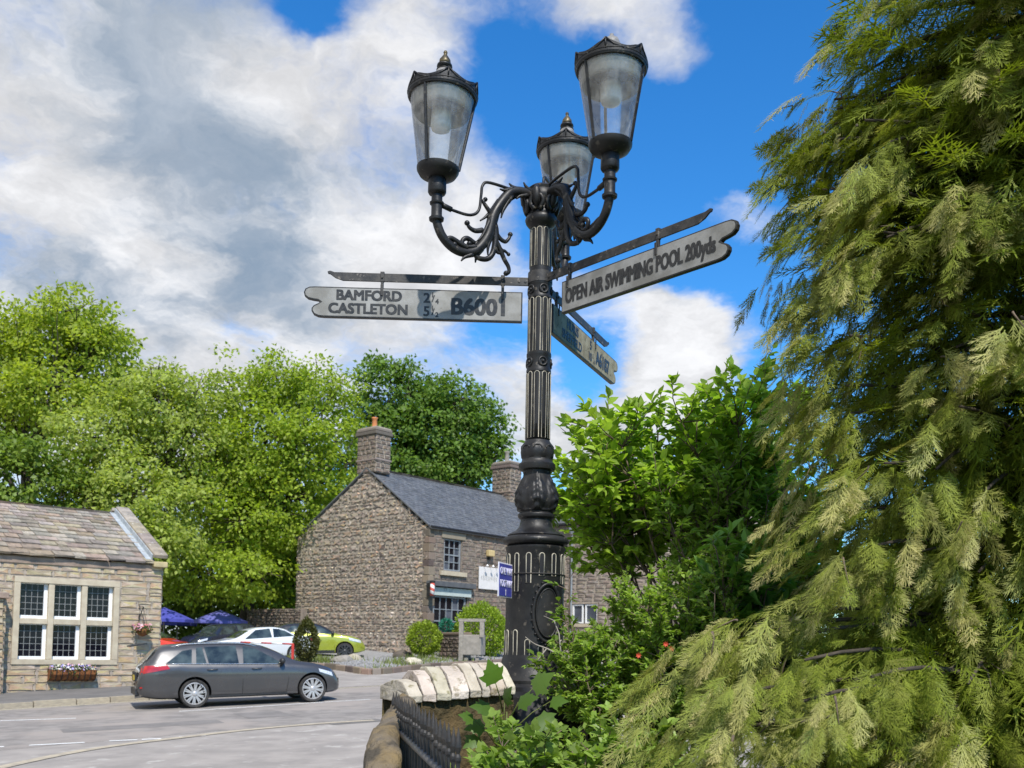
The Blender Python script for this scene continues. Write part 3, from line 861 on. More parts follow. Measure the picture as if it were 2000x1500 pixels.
def build_house():
    t = empty('gabled_stone_house', M=HM)
    tag(t, 'tall gabled rubble-stone house with slate roof and two chimneys', 'house')
    He = 7.10 - HZ; Wg = hit(HM, 577, 1150, 0, 0.0).y; yr = Wg * .448; Hr = 10.15 - HZ; Lf = 10.9
    core = MB(); pl = [(0, 0), (Wg, 0), (Wg, He), (yr, Hr - .1), (0, He)]
    vs = [(x, y, z) for x in (.012, Lf - .03) for y, z in [(min(max(y, .34), Wg - .06), z) for y, z in pl]]
    core.add(vs, [(0, 1, 2, 3, 4), (9, 8, 7, 6, 5)] + [(i, i + 5, (i + 1) % 5 + 5, (i + 1) % 5) for i in range(5)]); core.build('wall_core', MORTAR, t)
    sm = stone_meshes('stone', RUBBLE, 12, .15, 41, .06, .10)
    def clip(z):
        if z <= He: return (0, Wg)
        k = (z - He) / (Hr - He); return (yr * k, Wg - (Wg - yr) * k)
    GM = frame((0, 0, 0), (0, -1, 0), (1, 0, 0)) @ Matrix.Translation((0, 0, 0))
    # gable frame: its x runs from the far corner towards the front corner
    GM = frame((0, Wg, 0), (0, -1, 0), (1, 0, 0))
    def clipg(z): l, r = clip(z); return (Wg - r, Wg - l)
    g = courses(Wg, Hr - .15, (.15, .42), (.20, .95), 51, clip=clipg, rubble=.36)
    lay(g, GM, sm, 'stone', t, .12, .024, .036, 230, 51, rest_name='rubble_infill', tilt=.06)
    # front wall with the upper sash and the shop window
    s0, s1 = hit(HM, 868, 1051), hit(HM, 901, 1117); d0, d1 = hit(HM, 850, 1163), hit(HM, 902, 1232)
    fz = hit(HM, 848, 1140)
    holes = [(s0.x, s1.x, s1.z, s0.z), (d0.x - .12, d1.x + .35, 0, hit(HM, 875, 1143).z)]
    sm2 = stone_meshes('front_stone', STONED, 8, .06, 43, .05, .1)
    slab(.02, Lf - .03, 0, He - .02, holes, .004, .338, 'front_backing', MORTARD, t)
    lay(courses(Lf, He, (.17, .24), (.28, .7), 53, holes, rubble=.1), Matrix.Identity(4), sm2, 'front_stone', t, .12, .02, .02, 260, 53, rest_name='front_infill')
    sash(t, s0.x + .03, s1.x - .03, s1.z, s0.z, 3, 4, GREYFR, .10)
    bevel(MB().box(((s0.x + s1.x) / 2, .02, s1.z - .14), (s1.x - s0.x + .55, .30, .20)).build('sill', DRESSED, t), .01)
    bevel(MB().box(((s0.x + s1.x) / 2, .035, s0.z + .16), (s1.x - s0.x + .4, .2, .30)).build('lintel', STONED, t), .01)
    sash(t, d0.x - .08, d1.x + .25, .6, d0.z, 5, 4, GREYFR, .08, name='shop_window')
    # fascia with its dark hood and lettering
    fl, fr, zt, zb = hit(HM, 843, 1150, 1, -.12).x, hit(HM, 921, 1150, 1, -.12).x, hit(HM, 880, 1149, 1, -.12).z, hit(HM, 880, 1164, 1, -.12).z
    fas = MB().box(((fl + fr) / 2, -.05, (zt + zb) / 2), (fr - fl, .14, zt - zb)).build('fascia', mat('pale_green_paint', (.45, .50, .46), (.38, .43, .40), 6, .6), t)
    text('H', (fl + fr) / 2 - .55, zt - .12, .30, fas, 'fascia_lettering', GREYFR, -.124, bold=.01)
    text('air', (fl + fr) / 2 - .20, zt - .16, .26, fas, 'fascia_lettering', mat('faded_letter', (.30, .34, .33)), -.124)
    bevel(MB().box(((fl + fr) / 2 - .02, -.12, zt + .16), (fr - fl + .3, .36, .24)).build('hood', SLATE, t), .02)
    # gutter
    MB().tube([(-.05, -.17, He - .02), (Lf, -.17, He - .02)], .06, 8).build('gutter', BLACK, t)
    # slate roof: many thin slates, too fine to pick apart at this distance
    ov = .16
    for sgn in (0, 1):
        y0 = -ov if sgn == 0 else Wg + ov; ry = yr; run = abs(ry - y0); drop = (Hr - He) * run / (yr if sgn == 0 else Wg - yr)
        up = Vector((0, ry - y0, drop)).normalized(); n = Vector((0, -up.z, up.y)) if sgn == 0 else Vector((0, up.z, -up.y)) * 1
        if n.z < 0: n = -n
        sl = math.hypot(run, drop); rg = random.Random(7 + sgn); base = Vector((0, y0, Hr - drop))
        if sgn == 0:
            rf = MB().box((0, 0, 0), (Lf + .1, sl, .05)).build('roof', SLATE, t); rf.matrix_basis = frame(base + up * sl / 2 + n * .02 + Vector((Lf / 2, 0, 0)), (1, 0, 0), up)
            mb = MB(); u = 0; k = 0
            while u < sl - .05:
                x = -.06 - (.15 if k % 2 else 0)
                while x < Lf + .05:
                    w = .30; xa, xb = max(x, -.06), min(x + w - .012, Lf + .06)
                    if xb - xa > .03:
                        M_ = frame(base + up * (u + .15) + n * (.058 + rg.uniform(0, .006)) + Vector(((xa + xb) / 2, 0, 0)), (1, 0, 0), up - n * .05)
                        vs = [M_ @ Vector((sx * (xb - xa) / 2, sy * .15 + (rg.uniform(-.008, .008) if sy < 0 else 0), sz)) for sx, sy, sz in ((-1, -1, 0), (1, -1, 0), (1, 1, 0), (-1, 1, 0), (-1, -1, -.012), (1, -1, -.012))]
                        mb.add(vs, [(0, 1, 2, 3), (0, 4, 5, 1)])
                    x += w
                u += .21; k += 1
            so = mb.build('slates', SLATE, t, recalc=False); so['kind'] = 'stuff'
        else:
            rb = MB().box((0, 0, 0), (Lf + .1, sl, .08)).build('back_roof', SLATE, t); rb.matrix_basis = frame(base + up * sl / 2 + n * .02 + Vector((Lf / 2, 0, 0)), (1, 0, 0), up)
    for k in range(20):
        MB().prism([(-.15, -.05), (.15, -.05), (0, .10)], 0, Lf / 20 - .012, frame((k * Lf / 20, yr, Hr + .06), (0, 1, 0), (1, 0, 0))).build('ridge_tile', STONED, t)
    # thin verge of mortar along the gable
    for ya, za, yb, zb_ in ((0 - .02, He, yr, Hr), (Wg + .02, He, yr, Hr)):
        v = Vector((0, yb - ya, zb_ - za)); o = MB().box((0, 0, 0), (.10, v.length, .06)).build('verge', SLATE, t); o.matrix_basis = frame(Vector((-.035, (ya + yb) / 2, (za + zb_) / 2 + .05)), (1, 0, 0), v)
    lc = LEAD
    terr = mat('terracotta', (.52, .20, .075), (.42, .15, .055), 8, .8)
    cz = hit(HM, 711, 915, 0, .4).z - .35; top = hit(HM, 711, 842, 0, .4).z
    chimney(t, (.42, yr + .05, cz), .95, 1.35, top - cz, 71, (.55, terr))
    chimney(t, (Lf - .55, yr, Hr - .5), .95, 1.35, hit(HM, 988, 905, 0, Lf - .5).z - Hr + .5, 73, (.62, CONCRETE))
    # quoins at the front corner
    z = 0; k = 0
    while z < He - .2:
        h = .30 + .05 * ((k * 7) % 3); 
        bevel(MB().box((.18 if k % 2 else .13, .13 if k % 2 else .18, z + h / 2), (.42 if k % 2 else .32, .32 if k % 2 else .42, h - .025)).build('quoin', STONED, t), .02); z += h; k += 1
    # barber pole
    bp = empty('barber_pole'); c = hit(HM, 846, 1151, 1, -.32); bp.matrix_world = HM @ Matrix.Translation((c.x - .05, -.32, c.z - .32))
    tag(bp, 'short red and white striped barber pole beside the shop fascia', 'barber pole')
    MB().lathe([(.10, 0), (.10, .62)], 20).build('striped_tube', stripe_mat(), bp, smooth=True)
    for zz in (-.08, .60): MB().lathe([(.06, 0), (.125, .02), (.125, .09), (.06, .12)], 16, (0, 0, zz)).build('end_cap', BLACK, bp)
    MB().box((0, .16, .30), (.05, .32, .62)).build('bracket', BLACK, bp)
    # white signboard with picture lights
    sb = empty('signboard'); a, b = hit(HM, 936, 1106, 1, -.1), hit(HM, 973, 1153, 1, -.1); sb.matrix_world = HM @ Matrix.Translation(((a.x + b.x) / 2, -.06, b.z))
    tag(sb, 'square white signboard with grey lettering on the house front', 'signboard')
    w, h = b.x - a.x, a.z - b.z
    bevel(MB().box((0, -.03, h / 2), (w, .05, h)).build('panel', mat('board_white', (.66, .63, .60), (.60, .57, .54), 5, .6), sb), .01)
    gm = mat('grey_letter', (.26, .26, .24), (.34, .34, .32), 9, .7)
    for i, (hh, zz) in enumerate(((.26, .50), (.40, .52), (.34, .50), (.58, .56), (.36, .50), (.30, .48), (.24, .50), (.30, .50), (.56, .54), (.30, .47))):
        o = MB().box((-w * .38 + w * .76 * i / 9, -.058, h * zz), (.035, .006, hh * h * .62)).build('letter_stroke', gm, sb)
    for k in range(3):
        x = -w * .3 + w * .3 * k; MB().tube([(x, .02, h + .05), (x, -.22, h + .16), (x, -.30, h + .10)], .012, 5).build('lamp_arm', BLACK, sb)
        MB().lathe([(.02, .08), (.07, 0), (.05, -.01)], 12, (x, -.31, h + .02)).build('lamp_head', WHITE, sb)
    # floodlight box
    fb = empty('floodlight'); c = hit(HM, 958, 1082, 1, -.15); fb.matrix_world = HM @ Matrix.Translation((c.x, -.02, c.z - .15))
    tag(fb, 'small cream floodlight box high on the house front', 'floodlight')
    bevel(MB().box((0, -.13, .18), (.42, .22, .30)).build('housing', mat('cream_box', (.55, .42, .20), (.48, .36, .17), 8, .6), fb), .03)
    MB().box((0, -.04, -.02), (.12, .08, .2)).build('bracket', BLACK, fb)
    return t


def stripe_mat():
    m, t, p = principled('barber_stripes')
    tc = t.add('ShaderNodeTexCoord').outputs['Object']; s = t.add('ShaderNodeSeparateXYZ'); t.link(tc, s.inputs[0])
    ang = t.math('ARCTAN2', s.outputs[1], s.outputs[0])
    ph = t.math('FRACT', t.math('ADD', t.math('MULTIPLY', s.outputs[2], 3.6), t.math('MULTIPLY', ang, 1 / (2 * math.pi))))
    t.link(t.mix(t.math('GREATER_THAN', ph, .5), (.72, .70, .68), (.55, .10, .07)), p.inputs['Base Color']); p.inputs['Roughness'].default_value = .4
    return m


def text(s, x, z, size, par, name, m, y=0.0, bold=0.0, sx=1.0, flip=False, align='LEFT', shear=0.0, M=None, depth=.0015):
    """flat lettering facing -y of its parent, baseline at z"""
    cu = bpy.data.curves.new(name, 'FONT'); cu.body = s; cu.size = size; cu.extrude = depth; cu.align_x = align; cu.shear = shear
    cu.resolution_u = 3
    o = bpy.data.objects.new(name, cu); COL.objects.link(o)
    bpy.context.view_layer.update()
    me = bpy.data.meshes.new_from_object(o.evaluated_get(bpy.context.evaluated_depsgraph_get())); bpy.data.objects.remove(o); bpy.data.curves.remove(cu)
    me.materials.clear(); me.materials.append(m)
    B = Matrix.Translation((x, y, z)) @ Matrix.Rotation(R(90), 4, 'X') @ Matrix.Diagonal((sx, 1, 1, 1))
    if bold:                                                         # thicken the strokes: the same glyphs laid side by side
        bm = bmesh.new(); k = 0
        for ox in (-1, 0, 1):
            for oz in (-.6, .6):
                c = me.copy(); c.transform(Matrix.Translation((ox * bold / sx, oz * bold, k * .00012))); bm.from_mesh(c); bpy.data.meshes.remove(c); k += 1
        bm.to_mesh(me); bm.free()
    me.transform(M @ B if M is not None else B)
    return link(name, me, par)


HOUSE = build_house()


def build_annex():
    """the taller wing behind the shrubs, set square to the house"""
    e1 = Vector((math.cos(HT), -math.sin(HT), 0)); o = at(1112, 1270, 52.5)
    M = frame((o.x, o.y, HZ - .2), e1, Vector((math.sin(HT), math.cos(HT), 0)))
    t = empty('stone_annex', M=M); tag(t, 'pale stone wing with white casement windows half hidden behind the shrubs', 'house')
    He = hit(M, 1115, 1022).z; Wg = 9.5; x0 = hit(M, 1140, 1020).x
    pl = [(-2.5, 0), (Wg, 0), (Wg, He), ((x0 + Wg) / 2, He + 3.0), (x0, He + .05), (x0 - .02, He - .1), (-2.5, He - .1)]
    MB().prism(pl, .30, 7, None).build('wall_core', MORTAR, t)
    w1a, w1b = hit(M, 1197, 1049), hit(M, 1262, 1088); w2a, w2b = hit(M, 1117, 1180), hit(M, 1166, 1218)
    holes = [(w1a.x, w1b.x, w1b.z, w1a.z), (w2a.x, w2b.x, w2b.z, w2a.z)]
    slab(-2.5, Wg, 0, He - .1, holes, .005, .298, 'wall_backing', MORTAR, t)
    MB().prism([(x0, He - .1), (Wg, He - .1), (Wg, He), ((x0 + Wg) / 2, He + 3.0), (x0, He)], .01, .296, None).build('gable_backing', MORTAR, t)
    def clip(z):
        if z <= He - .1: return (-2.5, Wg)
        k = max(0, (z - He)) / 3.0; return (x0 + (Wg - x0) / 2 * k, Wg - (Wg - x0) / 2 * k)
    stn = mat('wing_stone', (0.30, 0.245, 0.20), (0.20, 0.165, 0.135), 3.0, .9, .5, 20, vary=.2, sat=.25, dist=.02)
    lay(courses(Wg, He + 2.9, (.19, .27), (.35, .8), 61, holes, clip=clip, rubble=.08), Matrix.Identity(4), stone_meshes('stone', stn, 8, .05, 62), 'stone', t, .12, .02, .02, 160, 61, rest_name='wall_infill')
    for a, b, n in ((w1a, w1b, 3), (w2a, w2b, 2)):
        w = (b.x - a.x) / n
        for i in range(n):
            sash(t, a.x + i * w + .02, a.x + (i + 1) * w - .12 * (i < n - 1), b.z + .02, a.z - .02, 1, 2 if n == 3 and i != 1 else 1, WHITE, .08, bar=.07)
        MB().box(((a.x + b.x) / 2, .04, b.z - .09), (b.x - a.x + .2, .2, .16)).build('sill', DRESSED, t)
    up = Vector((0, 3.4, 2.6)).normalized(); n = Vector((0, -2.6, 3.4)).normalized()
    rf = MB().box((0, 0, 0), (x0 + 2.4, 4.3, .08)).build('roof', SLATE, t); rf.matrix_basis = frame(Vector(((x0 - 2.6) / 2 - .05, -.2, He - .02)) + up * 2.15, (1, 0, 0), up)
    for sgn in (-1, 1):
        v = Vector((sgn * (Wg - x0) / 2, 0, -3.0)); o2 = MB().box((0, 0, 0), (v.length + .2, 7.3, .1)).build('gable_roof', SLATE, t)
        o2.matrix_basis = frame(Vector(((x0 + Wg) / 2, 3.6, He + 3.1)) + v / 2, v, (0, 1, 0))
    MB().tube([(-2.5, -.26, He - .08), (x0 - .05, -.26, He - .08)], .065, 8).build('gutter', BLACK, t)
    bevel(MB().box((x0 + .12, -.02, He - .18), (.4, .26, .32)).build('kneeler', STONED, t), .03)
    dx = hit(M, 1120, 1050).x
    MB().tube([(dx, -.12, He - .45), (dx, -.12, .2)], .055, 8).build('downpipe', GREYFR, t)
    MB().lathe([(.07, -.30), (.16, -.08), (.18, .14), (.15, .14)], 10, (dx, -.16, He - .35)).build('hopper', GREYFR, t)


build_annex()


# ---------------------------------------------------------------- lamp post and finger signs
LP = at(1043, 1268, 6.3); LX, LY = LP.x, LP.y


def zp(py, px=1050, Y=6.3): return at(px, py, Y).z


def build_post():
    ps = empty('stone_plinth', (LX, LY, .45)); tag(ps, 'square grey stone plinth under the lamp post, behind leaves', 'plinth')
    zt = zp(1452)
    bevel(MB().box((0, 0, (zt - .45) / 2), (.86, .86, zt - .45)).build('block', mat('plinth_stone', (.26, .22, .20), (.19, .165, .15), 7, .9, .5, 40), ps), .03)
    t = empty('lamp_post', (LX, LY, zt)); tag(t, 'tall black ornate cast-iron lamp post with three lanterns', 'lamp post')
    Z = lambda py: zp(py) - zt
    # square-shouldered base, arched panels
    b = MB(); b.lathe([(.42, .0), (.42, .07), (.39, .09), (.375, .13), (.355, .22), (.33, .30), (.29, Z(1348)), (.285, Z(1340)), (.262, Z(1334)), (.262, Z(1328)), (.235, Z(1318)), (.21, Z(1300)), (.194, Z(1280))], 48,
                      mod=lambda th, i, r, z: r * (1 + (.055 if z < Z(1350) else .0) * abs(math.cos(2 * th)) ** 3)); b.build('base', BLACK, t, auto=35)
    # drum with slots drawn flat: cream outline, shade painted inside
    dr = .184; z0, z1 = Z(1285), Z(1070)
    MB().lathe([(.194, z0 - .02), (.188, z0 + .02), (dr, z0 + .08), (dr - .002, z1 - .03), (dr + .006, z1 - .012), (dr + .006, z1), (.17, z1 + .012)], 64).build('drum', BLACK, t, auto=35)
    slot_dark = mat('slot_shade', (.006, .006, .007), (.010, .010, .011), 20, .6)  # darker black imitates the shade inside a slot; nothing is cut in
    def slot(th, za, zb, hw, r, name, cut=0.0, tube=.0035, dark=True):
        """outlined slot on a cylinder of radius r; cut slants its lower or upper end"""
        pts = []; n = 7
        for k in range(n + 1):
            a = math.pi * k / n; pts.append((-hw * math.cos(a), zb - hw + hw * math.sin(a)))
        if cut > 0: pts = [p for p in pts]; low = [(hw, za + cut * max(0, 1)), (-hw, za)]
        elif cut < 0: low = [(hw, za), (-hw, za - cut)]
        else: low = [(hw, za), (-hw, za)]
        pts += low
        P = [(r * math.cos(th + s / r), r * math.sin(th + s / r), z) for s, z in pts]
        o = MB().tube([(x * 1.004, y * 1.004, z) for x, y, z in P], tube, 6, closed=True).build(name, CREAM, t, smooth=True)
        if dark:
            c = (sum(p[0] for p in P) / len(P), sum(p[1] for p in P) / len(P), (za + zb) / 2)
            Q = [(x * 1.0025, y * 1.0025, z) for x, y, z in P]; m = len(Q)
            cc = (r * 1.0035 * math.cos(th), r * 1.0035 * math.sin(th), (za + zb) / 2)
            MB().add(Q + [cc], [(i, (i + 1) % m, m) for i in range(m)]).build('slot_shade_fill', slot_dark, o)
        return o
    ov = -math.pi / 2 + .42                                             # the oval door, turned a little to our right
    nsl = 14
    for k in range(nsl):
        th = ov + (k + .5) * 2 * math.pi / nsl; dth = abs((th - ov + math.pi) % (2 * math.pi) - math.pi)
        hw = .0155
        near = dth < .55; 
        zt1 = Z(1085); zu = Z(1158) if dth > .75 else (Z(1128) if dth < .3 else Z(1142))
        slot(th, zu, zt1, hw, dr, 'slot_outline')
        zl = Z(1232) if dth > .75 else (Z(1262) if dth < .3 else Z(1250))
        slot(th, Z(1302), zl, hw, dr + .002, 'slot_outline')
    # oval access door with a beaded rim (and its twin round the back)
    for q in (0, math.pi):
        th0 = ov + q; oz = (Z(1140) + Z(1258)) / 2; hh = (Z(1140) - Z(1258)) / 2 * .93; hw = .088
        rim = []
        for k in range(40):
            a = 2 * math.pi * k / 40; s = hw * math.cos(a); rr = dr + .007; rim.append((rr * math.cos(th0 + s / dr), rr * math.sin(th0 + s / dr), oz + hh * math.sin(a)))
        d = MB().tube(rim, .011, 8, closed=True).build('door_rim', BLACK, t, smooth=True)
        rim2 = [((dr + .010) * math.cos(th0 + .80 * hw * math.cos(2 * math.pi * k / 40) / dr), (dr + .010) * math.sin(th0 + .80 * hw * math.cos(2 * math.pi * k / 40) / dr), oz + .84 * hh * math.sin(2 * math.pi * k / 40)) for k in range(40)]
        cc = ((dr + .013) * math.cos(th0), (dr + .013) * math.sin(th0), oz)
        MB().add(rim2 + [cc], [(i, (i + 1) % 40, 40) for i in range(40)]).build('door_panel', BLACK, d, smooth=True)
        MB().tube(rim2, .005, 6, closed=True).build('door_bead', BLACK, d, smooth=True)
        for k in range(26):
            a = 2 * math.pi * k / 26; s = hw * 1.13 * math.cos(a); rr = dr + .004; c = Vector((rr * math.cos(th0 + s / dr), rr * math.sin(th0 + s / dr), oz + hh * 1.1 * math.sin(a)))
            MB().lathe([(.001, -.009), (.008, -.004), (.009, .002), (.001, .009)], 8, c).build('bead', BLACK, d, smooth=True)
    MB().tube([((dr + .004) * math.cos(a), (dr + .004) * math.sin(a), Z(1124)) for a in np.linspace(0, 2 * math.pi, 40, endpoint=False)], .004, 5, closed=True).build('wire_tie', IRON, t)
    # leaf-moulded collar, flared neck, acanthus vase, upper mouldings
    MB().lathe([(.17, z1 + .006), (.196, z1 + .02), (.206, z1 + .035), (.20, z1 + .055), (.178, z1 + .068), (.182, z1 + .074), (.17, z1 + .085), (.13, z1 + .105), (.108, Z(1030)), (.098, Z(1018)), (.10, Z(1012))], 72,
               mod=lambda th, i, r, z: r * (1 + (.022 * abs(math.sin(18 * th)) if 1 <= i <= 3 else 0))).build('leaf_collar', BLACK, t, auto=50)
    vase = [(.10, Z(1016)), (.115, Z(1012)), (.118, Z(1006)), (.104, Z(1002)), (.122, Z(998)), (.137, Z(988)), (.142, Z(978)), (.138, Z(966)), (.124, Z(954)), (.108, Z(944)), (.098, Z(934)), (.09, Z(924)), (.088, Z(919))]
    vz = []
    for (r, z), (r2, z2) in zip(vase[:-1], vase[1:]):
        for q in range(3): vz.append((r + (r2 - r) * q / 3, z + (z2 - z) * q / 3))
    vz.append(vase[-1]); zlo, zhi = Z(998), Z(925)
    def leafy(th, i, r, z):
        if z < zlo or z > zhi: return r
        s = (z - zlo) / (zhi - zlo); a = (th * 6 / (2 * math.pi)) % 1 - .5; wdt = .46 * math.sin(math.pi * min(1, s * .9 + .12)) ** .6
        lf = max(0, 1 - abs(a) / max(wdt, .05)); rib = .5 + .5 * math.cos(a * 30 + s * 5)
        return r * (1 + .15 * lf ** .5 * (1 - .45 * rib) + .055 * math.sin(s * 26 + 11 * abs(a)) * lf - .075)
    MB().lathe(vz, 96, mod=leafy).build('acanthus_vase', BLACK, t, smooth=True)
    MB().lathe([(.088, Z(921)), (.112, Z(919)), (.117, Z(914)), (.117, Z(908)), (.100, Z(903)), (.096, Z(898)), (.100, Z(894)), (.104, Z(884)), (.098, Z(872)), (.086, Z(866)), (.079, Z(862))], 64,
               mod=lambda th, i, r, z: r * (1 + (.05 * abs(math.sin(4 * th)) ** .5 if 6 <= i <= 8 else 0))).build('moulded_ring', BLACK, t, auto=45)
    for k in range(8):
        th = k * math.pi / 4; c = Vector((.100 * math.cos(th), .100 * math.sin(th), Z(880)))
        pts = [c + Vector((-math.sin(th) * .026 * math.cos(a), math.cos(th) * .026 * math.cos(a), .022 * math.sin(a))) for a in np.linspace(0, math.pi, 8)]
        MB().tube(pts, .006, 6).build('shell_moulding', BLACK, t, smooth=True)
    # fluted shaft in three lifts between bands
    def rsh(z): return .078 - .011 * (z - Z(862)) / (Z(440) - Z(862))
    lifts = [(862, 728), (694, 584), (528, 448)]
    nf = 10
    prof = [(rsh(Z(y)), Z(y)) for y in (862, 800, 728, 694, 640, 584, 528, 490, 444)]
    MB().lathe(prof, 60).build('shaft', BLACK, t, smooth=True)
    for (ya, yb) in lifts:
        zm = (Z(ya) + Z(yb)) / 2; r = rsh(zm)
        for k in range(nf):
            slot(k * 2 * math.pi / nf + .16, Z(ya) + .012, Z(yb) - .008, .0155, r + .0015, 'flute_outline', tube=.0026)
    for (ya, yb, e) in ((728, 694, .009), (584, 556, .010)):
        za, zb = Z(ya), Z(yb); r = rsh((za + zb) / 2)
        MB().lathe([(r, za - .01), (r + e * .6, za - .004), (r + e * .6, za + .012), (r + .003, za + .018), (r + .004, (za + zb) / 2), (r + .003, zb - .018), (r + e * .6, zb - .012), (r + e * .6, zb + .004), (r, zb + .01)], 40).build('shaft_band', BLACK, t, auto=40)
        for k in range(5):
            th = k * 2 * math.pi / 5 - 1.25; nrm = Vector((math.cos(th), math.sin(th), 0)); c = nrm * (r + .002) + Vector((0, 0, (za + zb) / 2)); tg = Vector((-math.sin(th), math.cos(th), 0))
            rs = MB(); rs.tube([c + tg * .026 * math.cos(a) + Vector((0, 0, .026 * math.sin(a))) for a in np.linspace(0, 2 * math.pi, 14, endpoint=False)], .008, 6, closed=True)
            rs.tube([c + nrm * q for q in (-.01, .012)], [.014, .008], 8); rs.build('rosette', BLACK, t, smooth=True)
    zb = Z(545)
    bn = MB().lathe([(.07, zb - .036), (.079, zb - .035), (.079, zb + .035), (.07, zb + .036)], 32).build('sign_clamp', BLACKW, t, auto=40)
    # capital: rings, then a cluster of curled leaves
    MB().lathe([(.066, Z(450)), (.072, Z(446)), (.085, Z(443)), (.098, Z(438)), (.104, Z(432)), (.098, Z(426)), (.088, Z(423)), (.09, Z(419)), (.082, Z(415)), (.075, Z(410)), (.085, Z(400)), (.098, Z(392)), (.10, Z(384)), (.085, Z(376)), (.09, Z(371)), (.07, Z(366)), (.02, Z(364))], 40).build('capital', BLACK, t, auto=40)
    for k in range(6):
        th = k * math.pi / 3 + .2; nrm = Vector((math.cos(th), math.sin(th), 0)); tg = Vector((-math.sin(th), math.cos(th), 0))
        mb = MB()
        for sg in (-1, 1):
            pts = [nrm * (.092 + .03 * s) + tg * sg * (.014 + (.036 - .024 * s) * math.sin(4.6 * s)) + Vector((0, 0, Z(420) + .115 * (1 - (1 - s) ** 1.6) - .045 * max(0, s - .6) * 2.5)) for s in np.linspace(0, 1, 12)]
            mb.tube(pts, [.016 * (1 - .35 * s) for s in np.linspace(0, 1, 12)], 7)
        mb.tube([nrm * .085 + Vector((0, 0, Z(418))), nrm * .105 + Vector((0, 0, Z(402))), nrm * .118 + Vector((0, 0, Z(384))), nrm * .105 + Vector((0, 0, Z(376)))], [.014, .030, .026, .012], 8)
        mb.build('capital_leaf', BLACK, t, smooth=True)
    # the three branches
    specs = [(R(211), .75, zp(350, 868, 5.91), R(-2.6), True), (R(304), .69, zp(303, 1194, 5.727), 0.0, False), (R(74), .68, zp(350, 868, 5.91) + .19, 0.0, True)]
    zc = Z(398)
    for (th, rr, zl, tilt, fin) in specs:
        er = Vector((math.cos(th), math.sin(th), 0)); es = Vector((-math.sin(th), math.cos(th), 0)); P = lambda r, z, s=0.0: er * r + es * s + Vector((0, 0, z))
        zlt = zl - zt                                                   # top of the stem under the lantern's cup
        arm = empty('branch_arm'); arm.parent = t
        zb_ = zlt - .41                                                 # lowest point of the swan neck
        ze = Z(386)
        neck = cspline([(rr, zb_ + .20), (rr - .005, zb_ + .14), (rr - .04, zb_ + .07), (rr - .10, zb_ + .02), (rr - .17, zb_), (rr - .24, zb_ + .012), (rr - .30, zb_ + .055), (rr - .36, zb_ + .15), (rr - .40, (zb_ + .245) * .6 + (ze - .12) * .4), (.26, ze - .055), (.20, ze - .012), (.13, ze), (.07, ze - .01)], 5)
        MB().tube([P(r, z) for r, z in neck], [.027 + .006 * max(0, math.sin(math.pi * (i / len(neck) - .35) / .65)) for i in range(len(neck))], 12).build('swan_neck', BLACK, arm, smooth=True)
        st = MB(); st.lathe([(.036, -.26), (.044, -.255), (.046, -.24), (.036, -.235), (.033, -.22), (.033, -.16), (.042, -.155), (.044, -.145), (.034, -.14), (.033, -.10), (.05, -.092), (.056, -.08), (.055, 0.0), (.05, .01)], 24, P(rr, zlt)); st.build('stem', BLACK, arm, auto=40)
        tie = cspline([(rr - .03, zlt - .15), (rr - .12, zlt - .165), (rr - .23, zlt - .165), (rr - .29, zlt - .12), (rr - .305, zlt - .02), (rr - .315, zlt + .045), (rr - .37, zlt + .075), (.14, zlt + .065), (.055, zlt + .045), (.042, zlt - .01), (.04, Z(368))], 5)
        MB().tube([P(r, z) for r, z in tie], .0095, 8).build('tie_rod', BLACK, arm, smooth=True)
        MB().tube([P(rr - .02, zlt - .148), P(rr - .10, zlt - .163)], .017, 8).build('tie_socket', BLACK, arm, smooth=True)
        # acanthus scrolls growing from the neck
        def curl(ps, ra, nm='scroll', s=0.0):
            ra *= 1.25
            q = cspline(ps, 5); n = len(q)
            MB().tube([P(p[0], p[1], s + (p[2] if len(p) > 2 else 0)) for p in q], [ra * (1 - (.8 if nm == 'leaf_tip' else .45) * i / n) for i in range(n)], 7).build(nm, BLACK, arm, smooth=True)
            e = q[-1]
            if nm != 'leaf_tip': MB().lathe([(.001, -ra * 1.05), (ra * .8, -ra * .6), (ra * 1.05, 0), (ra * .8, ra * .6), (.001, ra * 1.05)], 8, P(e[0], e[1], s)).build('scroll_bud', BLACK, arm, smooth=True)
        X, zz = rr + .09, zb_
        curl([(X - .46, zz + .27), (X - .50, zz + .20), (X - .50, zz + .10), (X - .48, zz + .03), (X - .44, zz - .005), (X - .38, zz - .01), (X - .34, zz + .02)], .019)
        curl([(X - .30, zz + .03), (X - .25, zz + .045), (X - .19, zz + .065), (X - .16, zz + .05), (X - .175, zz + .03), (X - .21, zz + .03)], .015, s=.01)
        curl([(X - .36, zz + .08), (X - .31, zz + .10), (X - .275, zz + .075), (X - .29, zz + .035), (X - .33, zz + .045), (X - .325, zz + .07)], .014, s=-.012)
        curl([(X - .41, zz + .17), (X - .36, zz + .155), (X - .32, zz + .165), (X - .30, zz + .19)], .014)
        curl([(X - .47, zz + .29), (X - .43, zz + .33), (X - .41, zz + .355), (X - .425, zz + .37)], .012)
        curl([(X - .47, zz + .24), (X - .52, zz + .16), (X - .57, zz + .135), (X - .60, zz + .16), (X - .61, zz + .19)], .013)
        curl([(X - .48, zz + .16), (X - .53, zz + .09), (X - .57, zz + .02), (X - .60, zz - .02), (X - .605, zz - .055), (X - .585, zz - .065)], .014)
        curl([(X - .54, zz + .07), (X - .57, zz + .075), (X - .60, zz + .06)], .010)
        curl([(X - .50, zz + .12), (X - .515, zz + .06), (X - .54, zz + .055), (X - .545, zz + .08)], .010)
